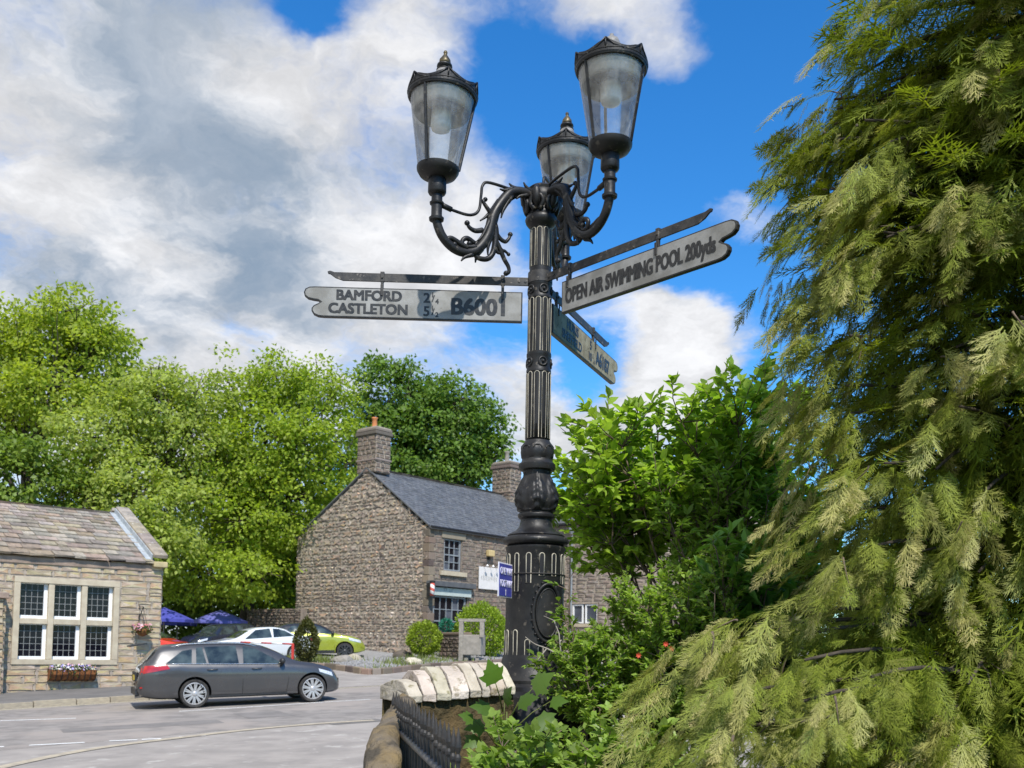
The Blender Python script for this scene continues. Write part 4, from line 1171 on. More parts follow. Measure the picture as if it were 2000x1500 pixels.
        for q in range(14):                                           # overlapping leaf lobes up the rising part of the arm
            c = neck[int(len(neck) * (.36 + .042 * q))]; c2 = neck[min(len(neck) - 1, int(len(neck) * (.36 + .042 * q)) + 4)]; sg = (-1) ** q
            nx_, nz_ = -(c2[1] - c[1]), c2[0] - c[0]; ln_ = math.hypot(nx_, nz_) + 1e-6; nx_, nz_ = nx_ / ln_ * sg, nz_ / ln_ * sg
            curl([(c2[0] + nx_ * .018, c2[1] + nz_ * .018), (c[0] + nx_ * .034, c[1] + nz_ * .034), (c[0] + nx_ * .056 + (c[0] - c2[0]) * .5, c[1] + nz_ * .056 + (c[1] - c2[1]) * .5)], .0135, 'leaf_tip', s=.012 * (1 if q % 4 < 2 else -1))
        lantern(t, P(rr, zlt), th, fin, tilt)
    return t


def lantern(par, c, th, finial, tilt):
    """cup, tapered clear glazing with three ribs, ring with a spiked crown, roof and finial"""
    L = empty('lantern'); L.parent = par; L.location = c; L.rotation_euler = (0, tilt, th); L.scale = (1, 1, .9)
    MB().lathe([(.045, -.004), (.075, .004), (.112, .026), (.128, .055), (.130, .075), (.122, .078), (.10, .05), (.04, .03)], 40).build('cup', BLACK, L, auto=40)
    rb, rt, z0, z1 = .124, .197, .078, .56
    MB().lathe([(rb, z0), (rt, z1)], 64, caps=False).build('glazing', LAMPGLASS, L, smooth=True, recalc=False)
    for k in range(3):
        a = 2 * math.pi * k / 3 + .55; MB().tube([((rb + .003) * math.cos(a), (rb + .003) * math.sin(a), z0 - .01), ((rt + .003) * math.cos(a), (rt + .003) * math.sin(a), z1 + .01)], .0095, 6).build('rib', BLACK, L)
    MB().lathe([(.150, z1 + .045), (.196, z1 - .006), (.207, z1 - .004), (.213, z1 + .010), (.210, z1 + .030), (.198, z1 + .036), (.19, z1 + .04)], 64, caps=False).build('crown_ring', BLACK, L, auto=50)
    vs = []; N_ = 72
    for k in range(N_):                                                # scalloped band between the points of the crown
        a = 2 * math.pi * k / N_; hgt = .020 + .034 * abs(math.cos(3 * (a - .2))) ** 2.2
        for r_ in (.2135, .2075): vs += [(r_ * math.cos(a), r_ * math.sin(a), z1 + .008), (r_ * 1.008 * math.cos(a), r_ * 1.008 * math.sin(a), z1 + .024 + hgt)]
    fs = []
    for k in range(N_):
        a_, b_ = 4 * k, 4 * ((k + 1) % N_); fs += [(a_, b_, b_ + 1, a_ + 1), (a_ + 2, a_ + 3, b_ + 3, b_ + 2), (a_ + 1, b_ + 1, b_ + 3, a_ + 3)]
    MB().add(vs, fs).build('crown_band', BLACK, L)
    n = 6
    for k in range(n):
        a = 2 * math.pi * k / n + .2; sp = MB()
        top = Vector((.221 * math.cos(a), .221 * math.sin(a), z1 + .088))
        for da in (-.5, 0.0, .5):
            m_ = Vector((.214 * math.cos(a + da * .45), .214 * math.sin(a + da * .45), z1 + .045)); bt = Vector((.211 * math.cos(a + da), .211 * math.sin(a + da), z1 + .022))
            sp.tube([bt, m_, top] if da else [bt, top], .0055, 5)
        sp.tube([Vector((.212 * math.cos(a + q), .212 * math.sin(a + q), z1 + .028)) for q in np.linspace(-.5, .5, 7)], .006, 5)
        sp.build('crown_spike', BLACK, L, smooth=True)
    MB().lathe([(.200, z1 + .03), (.175, z1 + .06), (.13, z1 + .095), (.085, z1 + .125), (.062, z1 + .155), (.052, z1 + .185), (.046, z1 + .20)], 40).build('roof', ROOFLAMP, L, smooth=True)
    MB().lathe([(.184, z1 - .004), (.178, z1 - .08), (.168, z1 - .105), (.162, z1 - .09), (.17, z1 + .02)], 40, caps=False).build('reflector', REFLECT, L, smooth=True)
    MB().lathe([(.02, z1 + .03), (.06, z1 + .0), (.062, z1 - .07), (.052, z1 - .085)], 24).build('lamp_holder', mat('holder_grey', (.20, .195, .18), (.27, .26, .24), 9, .5), L, smooth=True)
    MB().lathe([(.058, z1 - .08), (.062, z1 - .09), (.062, z1 - .19), (.055, z1 - .212), (.03, z1 - .222), (.001, z1 - .224)], 28).build('bulb', OPAL, L, smooth=True)
    zf = z1 + .20
    if finial:
        MB().lathe([(.046, zf - .002), (.05, zf + .006), (.03, zf + .014), (.034, zf + .022), (.048, zf + .032), (.046, zf + .044), (.034, zf + .052)], 24).build('finial_base', BLACK, L, smooth=True)
        MB().lathe([(.034, zf + .05), (.036, zf + .062), (.032, zf + .08), (.022, zf + .10), (.012, zf + .115), (.010, zf + .125), (.013, zf + .132), (.009, zf + .145), (.001, zf + .15)], 20, mod=lambda a, i, r, z: r * (1 + .08 * math.sin(5 * a + z * 130))).build('finial', GOLD, L, smooth=True)
    else:
        MB().lathe([(.05, zf - .03), (.052, zf - .01), (.04, zf + .02), (.02, zf + .036), (.012, zf + .045), (.012, zf + .055), (.001, zf + .06)], 20).build('dome_cap', ROOFLAMP, L, smooth=True)


POST = build_post()


def notch_end(x, h, s):
    """outline of the wavy nose of a finger board, from its top to its bottom; s = +1 nose towards +x"""
    pts = [(-.075, .5), (-.035, .485), (-.010, .42), (0, .30), (-.006, .18), (-.028, .09), (-.060, .055), (-.092, .035), (-.105, -.01), (-.090, -.06), (-.066, -.12), (-.052, -.21), (-.052, -.31), (-.066, -.42), (-.095, -.485), (-.13, -.5)]
    return [(x + s * a, b * h) for a, b in pts]


def finger(name, label, d, s0, s1, z0, z1, m, flip, bar_s, hang, texts, nose_drop=False):
    """d: horizontal direction of the arm; local x runs along d; the face we see is -y when flip is False"""
    d = Vector(d).normalized(); M = frame((LX, LY, (z0 + z1) / 2), d, Vector((-d.y, d.x, 0)))
    t = empty(name, M=M); tag(t, label, 'finger sign'); h = z1 - z0; th = .016
    nose = notch_end(s1, h, 1)
    if nose_drop: pass
    out = [(s0, h / 2)] + nose + [(s0, -h / 2)]
    bd = MB().prism(out, -th, th).build('rim', SIGNK, t); bevel(bd, .004)
    c = ((s0 + s1) / 2, 0)
    ins = []
    n = len(out)
    for i, p in enumerate(out):                                        # inset the outline for the painted face
        a, b = Vector(out[i - 1]), Vector(out[(i + 1) % n]); q = Vector(p)
        e1 = (q - a).normalized(); e2 = (b - q).normalized(); nn = Vector((e1.y + e2.y, -(e1.x + e2.x)))
        if nn.length < 1e-6: nn = Vector((e1.y, -e1.x))
        nn.normalize(); k = .009 / max(.45, (nn.dot(Vector((e1.y, -e1.x))))); ins.append(tuple(q + nn * k))
    for sg in (-1, 1):
        MB().prism(ins, sg * (th + .0012), sg * (th - .004)).build('painted_face', m, t)
    sg = 1 if flip else -1
    for (s, x, z, size, bold, sx) in texts:
        Mt = Matrix.Rotation(math.pi, 4, 'Z') if flip else None
        text(s, (-x if flip else x), z, size, t, 'lettering', SIGNK, -(th + .0018), bold, sx, M=Mt, depth=.0012)
    zb = z1 + .072 - (z0 + z1) / 2
    b0, b1 = bar_s
    br = MB(); br.prism([(b0, -.027), (b1 - .10, -.027), (b1 - .05, -.010), (b1 - .02, .012), (b1 - .004, .016), (b1, .030), (b1 - .016, .036), (b1 - .045, .027), (b1 - .10, .027), (b0, .027)], -.006, .006, Matrix.Translation((0, 0, zb)))
    bo = br.build('bracket_bar', BLACKW, t); bevel(bo, .002)
    for x in hang:
        hb = MB(); hb.box((x, 0, zb - .055), (.018, .020, .10)); hb.box((x, 0, zb + .004), (.026, .024, .066)); hb.box((x, -.022 * (1 if not flip else -1), h / 2 - .015), (.018, .006, .075))
        ho = hb.build('hanger', BLACKW, t); bevel(ho, .003)
        MB().tube([(x, -.020, zb), (x, .020, zb)], .007, 8).build('bolt', BLACKW, t)
    for x in (b0 + .02, b0 + .06): MB().tube([(x, -.010, zb), (x, .010, zb)], .008, 8).build('bolt', BLACKW, t)
    return t


ZB0, ZB1 = zp(631, 1000), zp(572, 1000)
# pointing left across the picture: local x runs to the left, so its visible face is +y (flip)
finger('finger_sign', 'finger sign reading BAMFORD, CASTLETON and B6001', (-1, -.03, 0), .112, 1.505, ZB0, ZB1, SIGNW, True, (.075, 1.36), (.24, 1.01),
       [('BAMFORD', 1.30, .016, .090, .0040, 1.0), ('CASTLETON', 1.347, -.070, .090, .0040, 1.0), ('2', .745, .012, .088, .0022, 1), ('5', .745, -.074, .088, .0022, 1),
        ('1', .697, .048, .044, .0012, 1), ('4', .668, .006, .044, .0012, 1), ('/', .692, .018, .06, .001, 1.2), ('1', .697, -.038, .044, .0012, 1), ('2', .668, -.080, .044, .0012, 1), ('/', .692, -.068, .06, .001, 1.2),
        ('B6001', .572, -.058, .148, .006, .98)])
da = R(41.6)
finger('finger_sign', 'finger sign reading OPEN AIR SWIMMING POOL 200yds', (math.sin(da), -math.cos(da), 0), .215, 1.53, zp(615, 1092, 6.15), zp(553, 1092, 6.15), SIGNW, False, (.07, 1.36), (.27, .98),
       [('OPEN AIR SWIMMING POOL 200yds', .252, -.046, .128, .0042, .565)])
db = R(23)
finger('finger_sign', 'lichen-stained finger sign reading SHEFFIELD and A6187, pointing away', (math.sin(db), math.cos(db), 0), .20, 1.66, ZB0, ZB1, SIGNG, False, (.07, 1.46), (.30, 1.08),
       [('HURIS', .46, .016, .088, .0028, 1.0), ('SHEFFIELD', .37, -.070, .088, .0028, 1.0), ('5', .955, .012, .088, .0022, 1), ('10', .925, -.072, .085, .0022, .9), ('1', 1.02, -.036, .042, .001, 1), ('4', 1.045, -.078, .042, .001, 1), ('A6187', 1.10, -.058, .140, .005, .86)])


def build_plate():
    """blue footway plate strapped to the drum"""
    a, b, c, d = at(977, 1103, 6.02), at(1000, 1097, 6.10), at(996, 1165, 6.10), at(972, 1169, 6.02)
    ctr = (a + b + c + d) / 4; x = (b - a).normalized(); z = Vector((0, 0, 1)); x = (x - z * x.dot(z)).normalized()
    x = Vector((.36, .93, 0)).normalized()
    w = .21; h = (at(985, 1100, 6.06) - at(985, 1167, 6.06)).z
    M = frame(ctr - Vector((0, 0, h / 2)), x, Vector((-x.y, x.x, 0)))
    t = empty('footway_sign', M=M); tag(t, 'small blue plate reading ONE WAY FOOTWAY strapped to the lamp post', 'sign')
    wd = .225
    bevel(MB().box((0, 0, h / 2), (wd, .006, h)).build('border', mat('plate_white', (.70, .69, .76), (.62, .61, .68), 12, .45), t), .002)
    MB().box((0, -.0035, h / 2), (wd - .022, .004, h - .016)).build('panel', BLUEP, t)
    wh = mat('plate_letter', (.62, .60, .74), (.5, .48, .62), 30, .5)
    text('ONE WAY', -wd * .42, h * .66, .062, t, 'lettering', wh, -.007, .0005, .68); text('FOOTWAY', -wd * .42, h * .30, .062, t, 'lettering', wh, -.007, .0005, .63)
    MB().add([(-.012, -.0065, h * .19), (.012, -.0065, h * .19), (.006, -.0065, h * .19), (-.006, -.0065, h * .19), (-.006, -.0065, .012), (.006, -.0065, .012), (0, -.0065, h * .26)], [(0, 1, 6), (3, 2, 5, 4)]).build('arrow', wh, t)
    MB().tube([(.07, .004, h * .62), (.10, .05, h * .62)], .006, 6).build('fixing', IRON, t)


build_plate()


# ---------------------------------------------------------------- cars
def hermite(xs, ys, x):
    """smooth monotone interpolation"""
    xs = np.array(xs, float); ys = np.array(ys, float); h = np.diff(xs); dl = np.diff(ys) / h; m = np.zeros(len(xs))
    m[0], m[-1] = dl[0], dl[-1]
    for i in range(1, len(xs) - 1):
        if dl[i - 1] * dl[i] > 0:
            w1, w2 = 2 * h[i] + h[i - 1], h[i] + 2 * h[i - 1]; m[i] = (w1 + w2) / (w1 / dl[i - 1] + w2 / dl[i])
    x = np.clip(np.asarray(x, float), xs[0], xs[-1]); k = np.clip(np.searchsorted(xs, x) - 1, 0, len(h) - 1); t = (x - xs[k]) / h[k]
    return (2 * t ** 3 - 3 * t ** 2 + 1) * ys[k] + (t ** 3 - 2 * t ** 2 + t) * h[k] * m[k] + (-2 * t ** 3 + 3 * t ** 2) * ys[k + 1] + (t ** 3 - t ** 2) * h[k] * m[k + 1]


class CarForm:
    def __init__(s, L, top, belt, bot, wid):
        s.L, s.top, s.belt, s.bot, s.wid = L, top, belt, bot, wid

    def sec(s, x):
        """half section at x as (y, z) points from the underside to the roof's middle"""
        zt = float(hermite(*zip(*s.top), x)); zs = float(hermite(*zip(*s.belt), x)); zb = float(hermite(*zip(*s.bot), x)); w = float(hermite(*zip(*s.wid), x))
        zs = min(zs, zt - .03); g = zt - zs; zs = max(zs, zb + .12); zt = max(zt, zs + .02); g = zt - zs
        hm = (zb + zs) / 2
        yr = .955 * w - .36 * min(g, .6) - .05 * min(1, g / .1)
        rl = min(.07, g * .35)
        pts = [(0, zb), (.80 * w, zb), (.935 * w, zb + .035), (.968 * w, zb + .10), (.975 * w, zb + .20), (.992 * w, hm), (1.0 * w, hm + (zs - hm) * .45), (.992 * w, hm + (zs - hm) * .75), (.968 * w, zs - .02), (.945 * w, zs + .012)]
        for q in (.25, .5, .75): pts.append((.945 * w + (yr - .945 * w) * q + .02 * g * math.sin(math.pi * q), zs + .012 + (zt - rl - zs - .012) * q))
        pts += [(yr, zt - rl), (yr - .06 * min(1, g / .3), zt - rl * .45), (yr * .80, zt - rl * .16), (yr * .45, zt - rl * .03), (0, zt)]
        return pts

    def y_at(s, x, z):
        p = s.sec(x)[4:]; 
        for (y0, z0), (y1, z1) in zip(p[:-1], p[1:]):
            if z0 <= z <= z1 + 1e-9: return y0 + (y1 - y0) * (z - z0) / max(1e-6, z1 - z0)
        return p[0][0] if z < p[0][1] else p[-1][0]

    def z_top(s, x, fy):
        """roof-side height at a fraction of the roof's half width"""
        p = s.sec(x); yr = p[13][0]; y = fy * yr; q = p[13:]
        for (y0, z0), (y1, z1) in zip(q[:-1], q[1:]):
            if y0 >= abs(y) >= y1: return y, z0 + (z1 - z0) * (y0 - abs(y)) / max(1e-6, y0 - y1)
        return y, p[-1][1]


def wheel_meshes(r, w, spokes, rimc):
    ty = MB().lathe([(r * .77, -w / 2 + .01), (r * .93, -w / 2), (r * .985, -w / 2 + .025), (r, 0), (r * .985, w / 2 - .025), (r * .93, w / 2), (r * .77, w / 2 - .012)], 40, caps=False)
    rim = MB(); rr = r * .775
    rim.lathe([(rr, w / 2 - .008), (rr * .94, w / 2 - .004), (rr * .90, w / 2 - .02), (rr * .90, -w / 2 + .03), (rr, -w / 2 + .02)], 40, caps=False)
    hub = MB().lathe([(.001, w / 2 + .004), (.04, w / 2 + .002), (.055, w / 2 - .008), (.06, w / 2 - .06)], 20)
    sp = MB()
    for k in range(spokes):
        for dd in ((-.10, .10) if spokes < 14 else (0,)):
            a = 2 * math.pi * k / spokes; M = Matrix.Rotation(a + dd, 3, 'Z'); wd = .0135
            vs = [M @ Vector(v) for v in ((.035, -wd * 1.2, w / 2 - .018), (.035, wd * 1.2, w / 2 - .018), (rr * .95, wd, w / 2 - .012), (rr * .95, -wd, w / 2 - .012), (.035, -wd * 1.4, w / 2 - .05), (.035, wd * 1.4, w / 2 - .05), (rr * .95, wd * 1.2, w / 2 - .045), (rr * .95, -wd * 1.2, w / 2 - .045))]
            sp.add(vs, [(0, 1, 2, 3), (7, 6, 5, 4), (0, 4, 5, 1), (1, 5, 6, 2), (2, 6, 7, 3), (3, 7, 4, 0)])
    back = MB().lathe([(.001, -.02), (rr * .89, -.02)], 24, caps=False)  # disc coloured near-black for the shade behind the spokes
    tm = mat('tyre_rubber', (.022, .021, .020), (.05, .046, .042), 12, .85, .2, 60)
    out = []
    for mb, m, nm in ((ty, tm, 'tyre'), (rim, rimc, 'rim'), (sp, rimc, 'spokes'), (hub, rimc, 'hub'), (back, mat('wheel_shadow', (.012, .012, .012)), 'brake_shade')):
        me = mb.mesh(nm, m); bm = bmesh.new(); bm.from_mesh(me); bmesh.ops.recalc_face_normals(bm, faces=bm.faces); bm.to_mesh(me); bm.free(); smooth_by_angle(me, 35); out.append((nm, me))
    return out


def build_car(name, label, form, paint, wheels, r, M, side_glass, rear_glass, wind, lamps_rear, lamps_front, spokes=10, rimc=None, extras=None, roof_mat=None, lower=None, group=None):
    t = empty(name, M=M); tag(t, label, 'car', group)
    L = form.L; n = 90; u = np.linspace(0, 1, n); xs = L * (u - .12 * np.sin(2 * np.pi * u) / (2 * np.pi) * 2.2 * .5)
    xs = np.clip(xs, 0, L); mb = MB(); secs = [form.sec(x) for x in xs]; k = len(secs[0]); m = 2 * k - 2
    vs = []
    for x, s in zip(xs, secs):
        for y, z in s: vs.append((x, y, z))
        for y, z in reversed(s[1:-1]): vs.append((x, -y, z))
    fs = [(i * m + j, i * m + (j + 1) % m, (i + 1) * m + (j + 1) % m, (i + 1) * m + j) for i in range(n - 1) for j in range(m)]
    fs += [tuple(range(m)), tuple(reversed(range((n - 1) * m, n * m)))]
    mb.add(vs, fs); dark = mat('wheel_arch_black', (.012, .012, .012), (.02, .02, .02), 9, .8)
    body = mb.build('body', [paint, dark] + ([roof_mat] if roof_mat else []), t)
    hw = max(p[1] for p in form.wid)
    cutters = []
    for wx in wheels:
        c = MB().lathe([(r * 1.13, -.30), (r * 1.13, .30)], 36); co = c.build('cutter', dark)
        for sg in (-1, 1):
            o = co if sg < 0 else link('cutter', co.data)
            o.matrix_world = M @ Matrix.Translation((wx, sg * (hw - .06), r + .02)) @ Matrix.Rotation(R(90), 4, 'X'); cutters.append(o)
    bpy.context.view_layer.update()
    for o in cutters:
        md = body.modifiers.new('b', 'BOOLEAN'); md.operation = 'DIFFERENCE'; md.object = o; md.solver = 'EXACT'; md.material_mode = 'TRANSFER'
    bpy.context.view_layer.update()
    me = bpy.data.meshes.new_from_object(body.evaluated_get(bpy.context.evaluated_depsgraph_get())); body.modifiers.clear(); body.data = me
    for o in cutters: bpy.data.objects.remove(o)
    me.name = 'body'
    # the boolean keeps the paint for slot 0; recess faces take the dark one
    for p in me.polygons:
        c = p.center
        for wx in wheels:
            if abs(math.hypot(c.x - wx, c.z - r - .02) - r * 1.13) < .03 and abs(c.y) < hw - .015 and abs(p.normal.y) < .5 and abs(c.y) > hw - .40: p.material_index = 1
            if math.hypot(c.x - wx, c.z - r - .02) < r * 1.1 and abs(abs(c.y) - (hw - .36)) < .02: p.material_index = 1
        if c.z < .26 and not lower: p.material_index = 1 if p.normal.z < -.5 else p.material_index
        if roof_mat and c.z > form.sec(c.x)[9][1] + .10: p.material_index = 2
    smooth_by_angle(me, 32)
    gl = CARGLASS
    def side_patch(q, off=.006, nu=8, nv=4, sg=1):
        """bilinear patch given by corners (x, z): rear-bottom, front-bottom, front-top, rear-top, draped on the side"""
        (a, b, c, d) = [np.array(p, float) for p in q]; v = []; f = []
        for j in range(nv + 1):
            for i in range(nu + 1):
                s, w = i / nu, j / nv; p = (a * (1 - s) + b * s) * (1 - w) + (d * (1 - s) + c * s) * w
                v.append((p[0], sg * (form.y_at(p[0], p[1]) + off), p[1]))
        for j in range(nv):
            for i in range(nu):
                e = j * (nu + 1) + i; fc = (e, e + 1, e + nu + 2, e + nu + 1); f.append(fc if sg < 0 else fc[::-1])
        return v, f
    def top_patch(x0, x1, f0, f1, off, nu=10, nv=10):
        v = []; f = []
        for i in range(nu + 1):
            x = x0 + (x1 - x0) * i / nu; ff = f0 + (f1 - f0) * i / nu
            sl = (form.z_top(min(L, x + .02), 0)[1] - form.z_top(max(0, x - .02), 0)[1]) / .04; nx, nz = -sl / math.hypot(1, sl), 1 / math.hypot(1, sl)
            for j in range(nv + 1):
                y, z = form.z_top(x, ff * (2 * j / nv - 1)); v.append((x + nx * off, y, z + nz * off))
        for i in range(nu):
            for j in range(nv):
                e = i * (nv + 1) + j; f.append((e, e + nv + 1, e + nv + 2, e + 1))
        return v, f
    for q in side_glass:
        for sg in (-1, 1): MB().add(*side_patch(q, sg=sg)).build('side_window', gl, t, smooth=True, recalc=False)
    if rear_glass: MB().add(*top_patch(*rear_glass)).build('rear_window', gl, t, smooth=True, recalc=False)
    if wind: MB().add(*top_patch(*wind)).build('windscreen', gl, t, smooth=True, recalc=False)
    red = mat('tail_lamp_red', (.42, .018, .012), (.30, .01, .01), 14, .12, spec=.6, coat=.6); lens = mat('headlamp_lens', (.42, .45, .48), (.62, .64, .66), 20, .12, spec=.7, coat=.6)
    for qs, m_, nm in ((lamps_rear, red, 'tail_lamp'), (lamps_front, lens, 'headlamp')):
        for q in qs or ():
            for sg in (-1, 1): MB().add(*side_patch(q, .010, sg=sg)).build(nm, m_, t, smooth=True, recalc=False)
    wm = wheel_meshes(r, .215, spokes, rimc or mat('alloy', (.46, .45, .44), (.38, .37, .36), 12, .35, metallic=.4))
    for wx in wheels:
        for sg in (-1, 1):
            w = empty('wheel'); w.parent = t; w.matrix_basis = Matrix.Translation((wx, sg * (hw - .115), r)) @ Matrix.Rotation(R(-90 * sg), 4, 'X') @ Matrix.Rotation(wx * 1.7, 4, 'Z')
            for nm, me2 in wm: link(nm, me2, w)
    blk = mat('car_trim_black', (.014, .014, .015), (.03, .03, .03), 20, .45); chrome = mat('bright_trim', (.60, .60, .60), (.5, .5, .5), 20, .2, metallic=.9)
    xa = side_glass[0][0][0]; xb = side_glass[-1][1][0]; zz = side_glass[0][0][1]
    for sg in (-1, 1):
        if extras and extras.get('chrome'):
            pts = [(x, sg * (form.y_at(x, z) + .012), z) for x, z in [((1 - s) * xa + s * xb, hermite([0, 1], [side_glass[0][0][1], side_glass[-1][1][1]], s) - .012) for s in np.linspace(0, 1, 16)]]
            MB().tube(pts, .011, 6).build('window_trim', chrome, t, smooth=True)
        for hx, hz in (extras or {}).get('handles', ()):
            y = form.y_at(hx, hz); MB().tube([(hx - .11, sg * (y + .004), hz - .004), (hx - .08, sg * (y + .032), hz), (hx + .08, sg * (y + .032), hz + .004), (hx + .11, sg * (y + .004), hz + .004)], .014, 6).build('door_handle', (extras.get('hmat') or paint), t, smooth=True)
        for mx, mz in (extras or {}).get('mirror', ()):
            y = form.y_at(mx, mz); o = MB().lathe([(.001, -.11), (.05, -.10), (.072, -.04), (.07, .06), (.05, .105), (.001, .11)], 14).build('door_mirror', blk, t, smooth=True); o.matrix_basis = Matrix.Translation((mx, sg * (y + .12), mz + .02)) @ Matrix.Rotation(R(80), 4, 'X') @ Matrix.Diagonal((.9, 1.0, 1, 1))
        for x0, x1 in (extras or {}).get('rails', ()):
            pts = []
            for s in np.linspace(0, 1, 14):
                x = x0 + (x1 - x0) * s; y, z = form.z_top(x, .97); pts.append((x, sg * abs(y), z + .035 * min(1, 8 * s, 8 * (1 - s))))
            MB().tube(pts, .016, 6).build('roof_rail', chrome, t, smooth=True)
        for seam in (extras or {}).get('seams', ()):
            pts = [(x, sg * (form.y_at(x, z) + .0015), z) for x, z in seam]
            MB().tube(pts, .0045, 4).build('door_seam', blk, t)
        if lower:
            for x0, x1, z0, z1 in lower:
                MB().add(*side_patch(((x0, z0), (x1, z0), (x1, z1), (x0, z1)), .008, 16, 3, sg)).build('sill_trim', blk, t, smooth=True, recalc=False)
    return t, form


def car_frame(px, py, Y, heading, L=4.3, ground=None):
    """frame with x forward; the pixel marks the point on the road below the car's middle"""
    p = at(px, py, Y); h = Vector((math.sin(heading), math.cos(heading), 0)); p -= h * L / 2
    gz = ground or (lambda x, y: land(x, y) + .012)
    zf, zr = gz(p.x + h.x * L, p.y + h.y * L), gz(p.x, p.y)
    x = Vector((h.x * L, h.y * L, zf - zr)).normalized(); y = Vector((-h.y, h.x, 0)); z0 = zr
    return frame((p.x, p.y, z0), x, y)


def build_cars():
    # grey estate driving up the hill
    est = CarForm(4.66,
                  [(0, .60), (.03, .66), (.055, .76), (.085, .92), (.14, 1.02), (.30, 1.20), (.47, 1.385), (.53, 1.425), (.9, 1.465), (1.5, 1.485), (2.2, 1.47), (2.65, 1.42), (3.0, 1.30), (3.45, 1.075), (3.62, 1.0), (3.9, .955), (4.25, .865), (4.48, .75), (4.60, .62), (4.66, .50)],
                  [(0, .55), (.10, .88), (.25, .985), (.6, 1.0), (1.5, .965), (2.6, .93), (3.4, .91), (3.9, .86), (4.4, .72), (4.66, .45)],
                  [(0, .36), (.15, .28), (.6, .22), (4.0, .20), (4.5, .22), (4.66, .26)],
                  [(0, .66), (.06, .76), (.18, .845), (.45, .895), (1.0, .912), (2.6, .912), (3.7, .90), (4.15, .86), (4.45, .76), (4.60, .64), (4.66, .52)])
    grey = mat('graphite_paint', (.070, .068, .068), (.060, .058, .058), 3, .30, spec=.5, coat=.8, metallic=.35)
    P1, P2 = ground_at(380, 1383), ground_at(610, 1371.5)
    h = (P2 - P1); h.z = 0; hd = math.atan2(h.x, h.y); h.normalize()
    wb = 2.70; mid = (P1 + P2) / 2; side = Vector((-h.y, h.x, 0))             # away from us
    xax = Vector((h.x, h.y, .045 * (h.x * UX + h.y * UY))).normalized()
    sc = (P2 - P1).length / wb
    o = P1 - h * 1.23 * sc + side * .80 * sc; o.z = road_z(ab(*P1.xy)[0]) + .006 - .045 * 1.23
    M = frame(o, xax, side) @ Matrix.Diagonal((sc, sc, sc, 1))
    print('estate scale', sc, 'heading', math.degrees(hd))
    ex = dict(chrome=True, handles=((1.62, .86), (2.62, .85)), mirror=((3.20, .98),), rails=((.75, 2.65),), hmat=None,
              seams=([(1.28, .98), (1.22, .70), (1.36, .52), (1.45, .28)], [(2.27, .95), (2.30, .6), (2.29, .26)], [(3.32, .90), (3.36, .6), (3.30, .26)]))
    t, f = build_car('estate_car', 'dark grey estate car with silver roof rails driving past the cottage', est, grey, (1.23, 3.93), .325, M,
                     [((.62, 1.03), (1.17, 1.005), (1.20, 1.335), (.98, 1.30)), ((1.27, 1.003), (1.50, .995), (1.42, 1.375), (1.29, 1.36)), ((1.55, .993), (2.22, .97), (2.18, 1.385), (1.47, 1.378)), ((2.32, .967), (3.24, .945), (2.62, 1.315), (2.34, 1.372))],
                     (.17, .46, .86, .93, .008), (3.50, 2.78, .90, .93, .006),
                     [((.07, .80), (.70, .905), (.64, 1.0), (.12, .985))], [((4.10, .72), (4.45, .60), (4.42, .70), (4.08, .80))], 10, extras=ex, lower=[(1.42, 3.32, .235, .27)])
    pl = MB().box((-.012, 0, .72), (.02, .52, .115)).build('number_plate', mat('plate_yellow', (.50, .38, .06), (.42, .32, .06), 20, .4), t)
    MB().box((.015, 0, .74), (.04, .74, .20)).build('plate_recess', mat('car_trim_black', (.014, .014, .015)), t)
    MB().box((.30, 0, 1.43), (.36, 1.10, .030)).build('roof_spoiler', mat('car_trim_black', (.014, .014, .015)), t).rotation_euler = (0, R(-9), 0)
    MB().box((.05, 0, .40), (.14, 1.30, .14)).build('bumper_insert', mat('car_trim_black', (.014, .014, .015)), t)
    MB().tube([(.16, -.42, .30), (-.02, -.42, .29)], .035, 10).build('exhaust', mat('bright_trim', (.6, .6, .6)), t)
    for sg in (-1, 1): MB().box((.09, sg * .70, .50), (.05, .18, .035)).build('reflector', mat('tail_lamp_red', (.42, .018, .012)), t)
    MB().box((4.645, 0, .44), (.06, .86, .20)).build('grille', mat('car_trim_black', (.014, .014, .015)), t)
    # cars parked behind
    hat = CarForm(4.1, [(0, .55), (.05, .75), (.10, .95), (.35, 1.25), (.55, 1.40), (1.1, 1.47), (1.9, 1.46), (2.4, 1.36), (3.0, 1.04), (3.15, .98), (3.7, .86), (4.0, .66), (4.1, .5)],
                  [(0, .5), (.12, .86), (.4, .98), (1.5, .93), (2.9, .90), (3.4, .84), (3.9, .66), (4.1, .45)], [(0, .34), (.3, .24), (3.7, .20), (4.1, .28)],
                  [(0, .62), (.1, .76), (.4, .85), (1.0, .875), (3.2, .87), (3.7, .82), (4.0, .66), (4.1, .5)])
    sg4 = [((.62, 1.00), (1.55, .97), (1.50, 1.38), (.95, 1.35)), ((1.62, .97), (2.72, .935), (2.15, 1.34), (1.66, 1.38))]
    G = 'cars in the car park'
    redp = mat('red_paint', (.62, .045, .02), (.52, .03, .015), 3, .25, coat=.8); 
    build_car('hatchback', 'bright red hatchback half hidden behind the cottage corner', hat, redp, (.75, 3.3), .31, car_frame(280, 1290, 39.5, R(98), 4.1), sg4, (.16, .5, .85, .9, .008), (3.02, 2.5, .88, .9, .006), [((.06, .82), (.3, .88), (.28, .98), (.12, .98))], [((3.5, .68), (3.9, .58), (3.86, .68), (3.45, .78))], group=G)
    dkp = mat('dark_blue_paint', (.018, .022, .035), (.014, .017, .028), 3, .25, coat=.8)
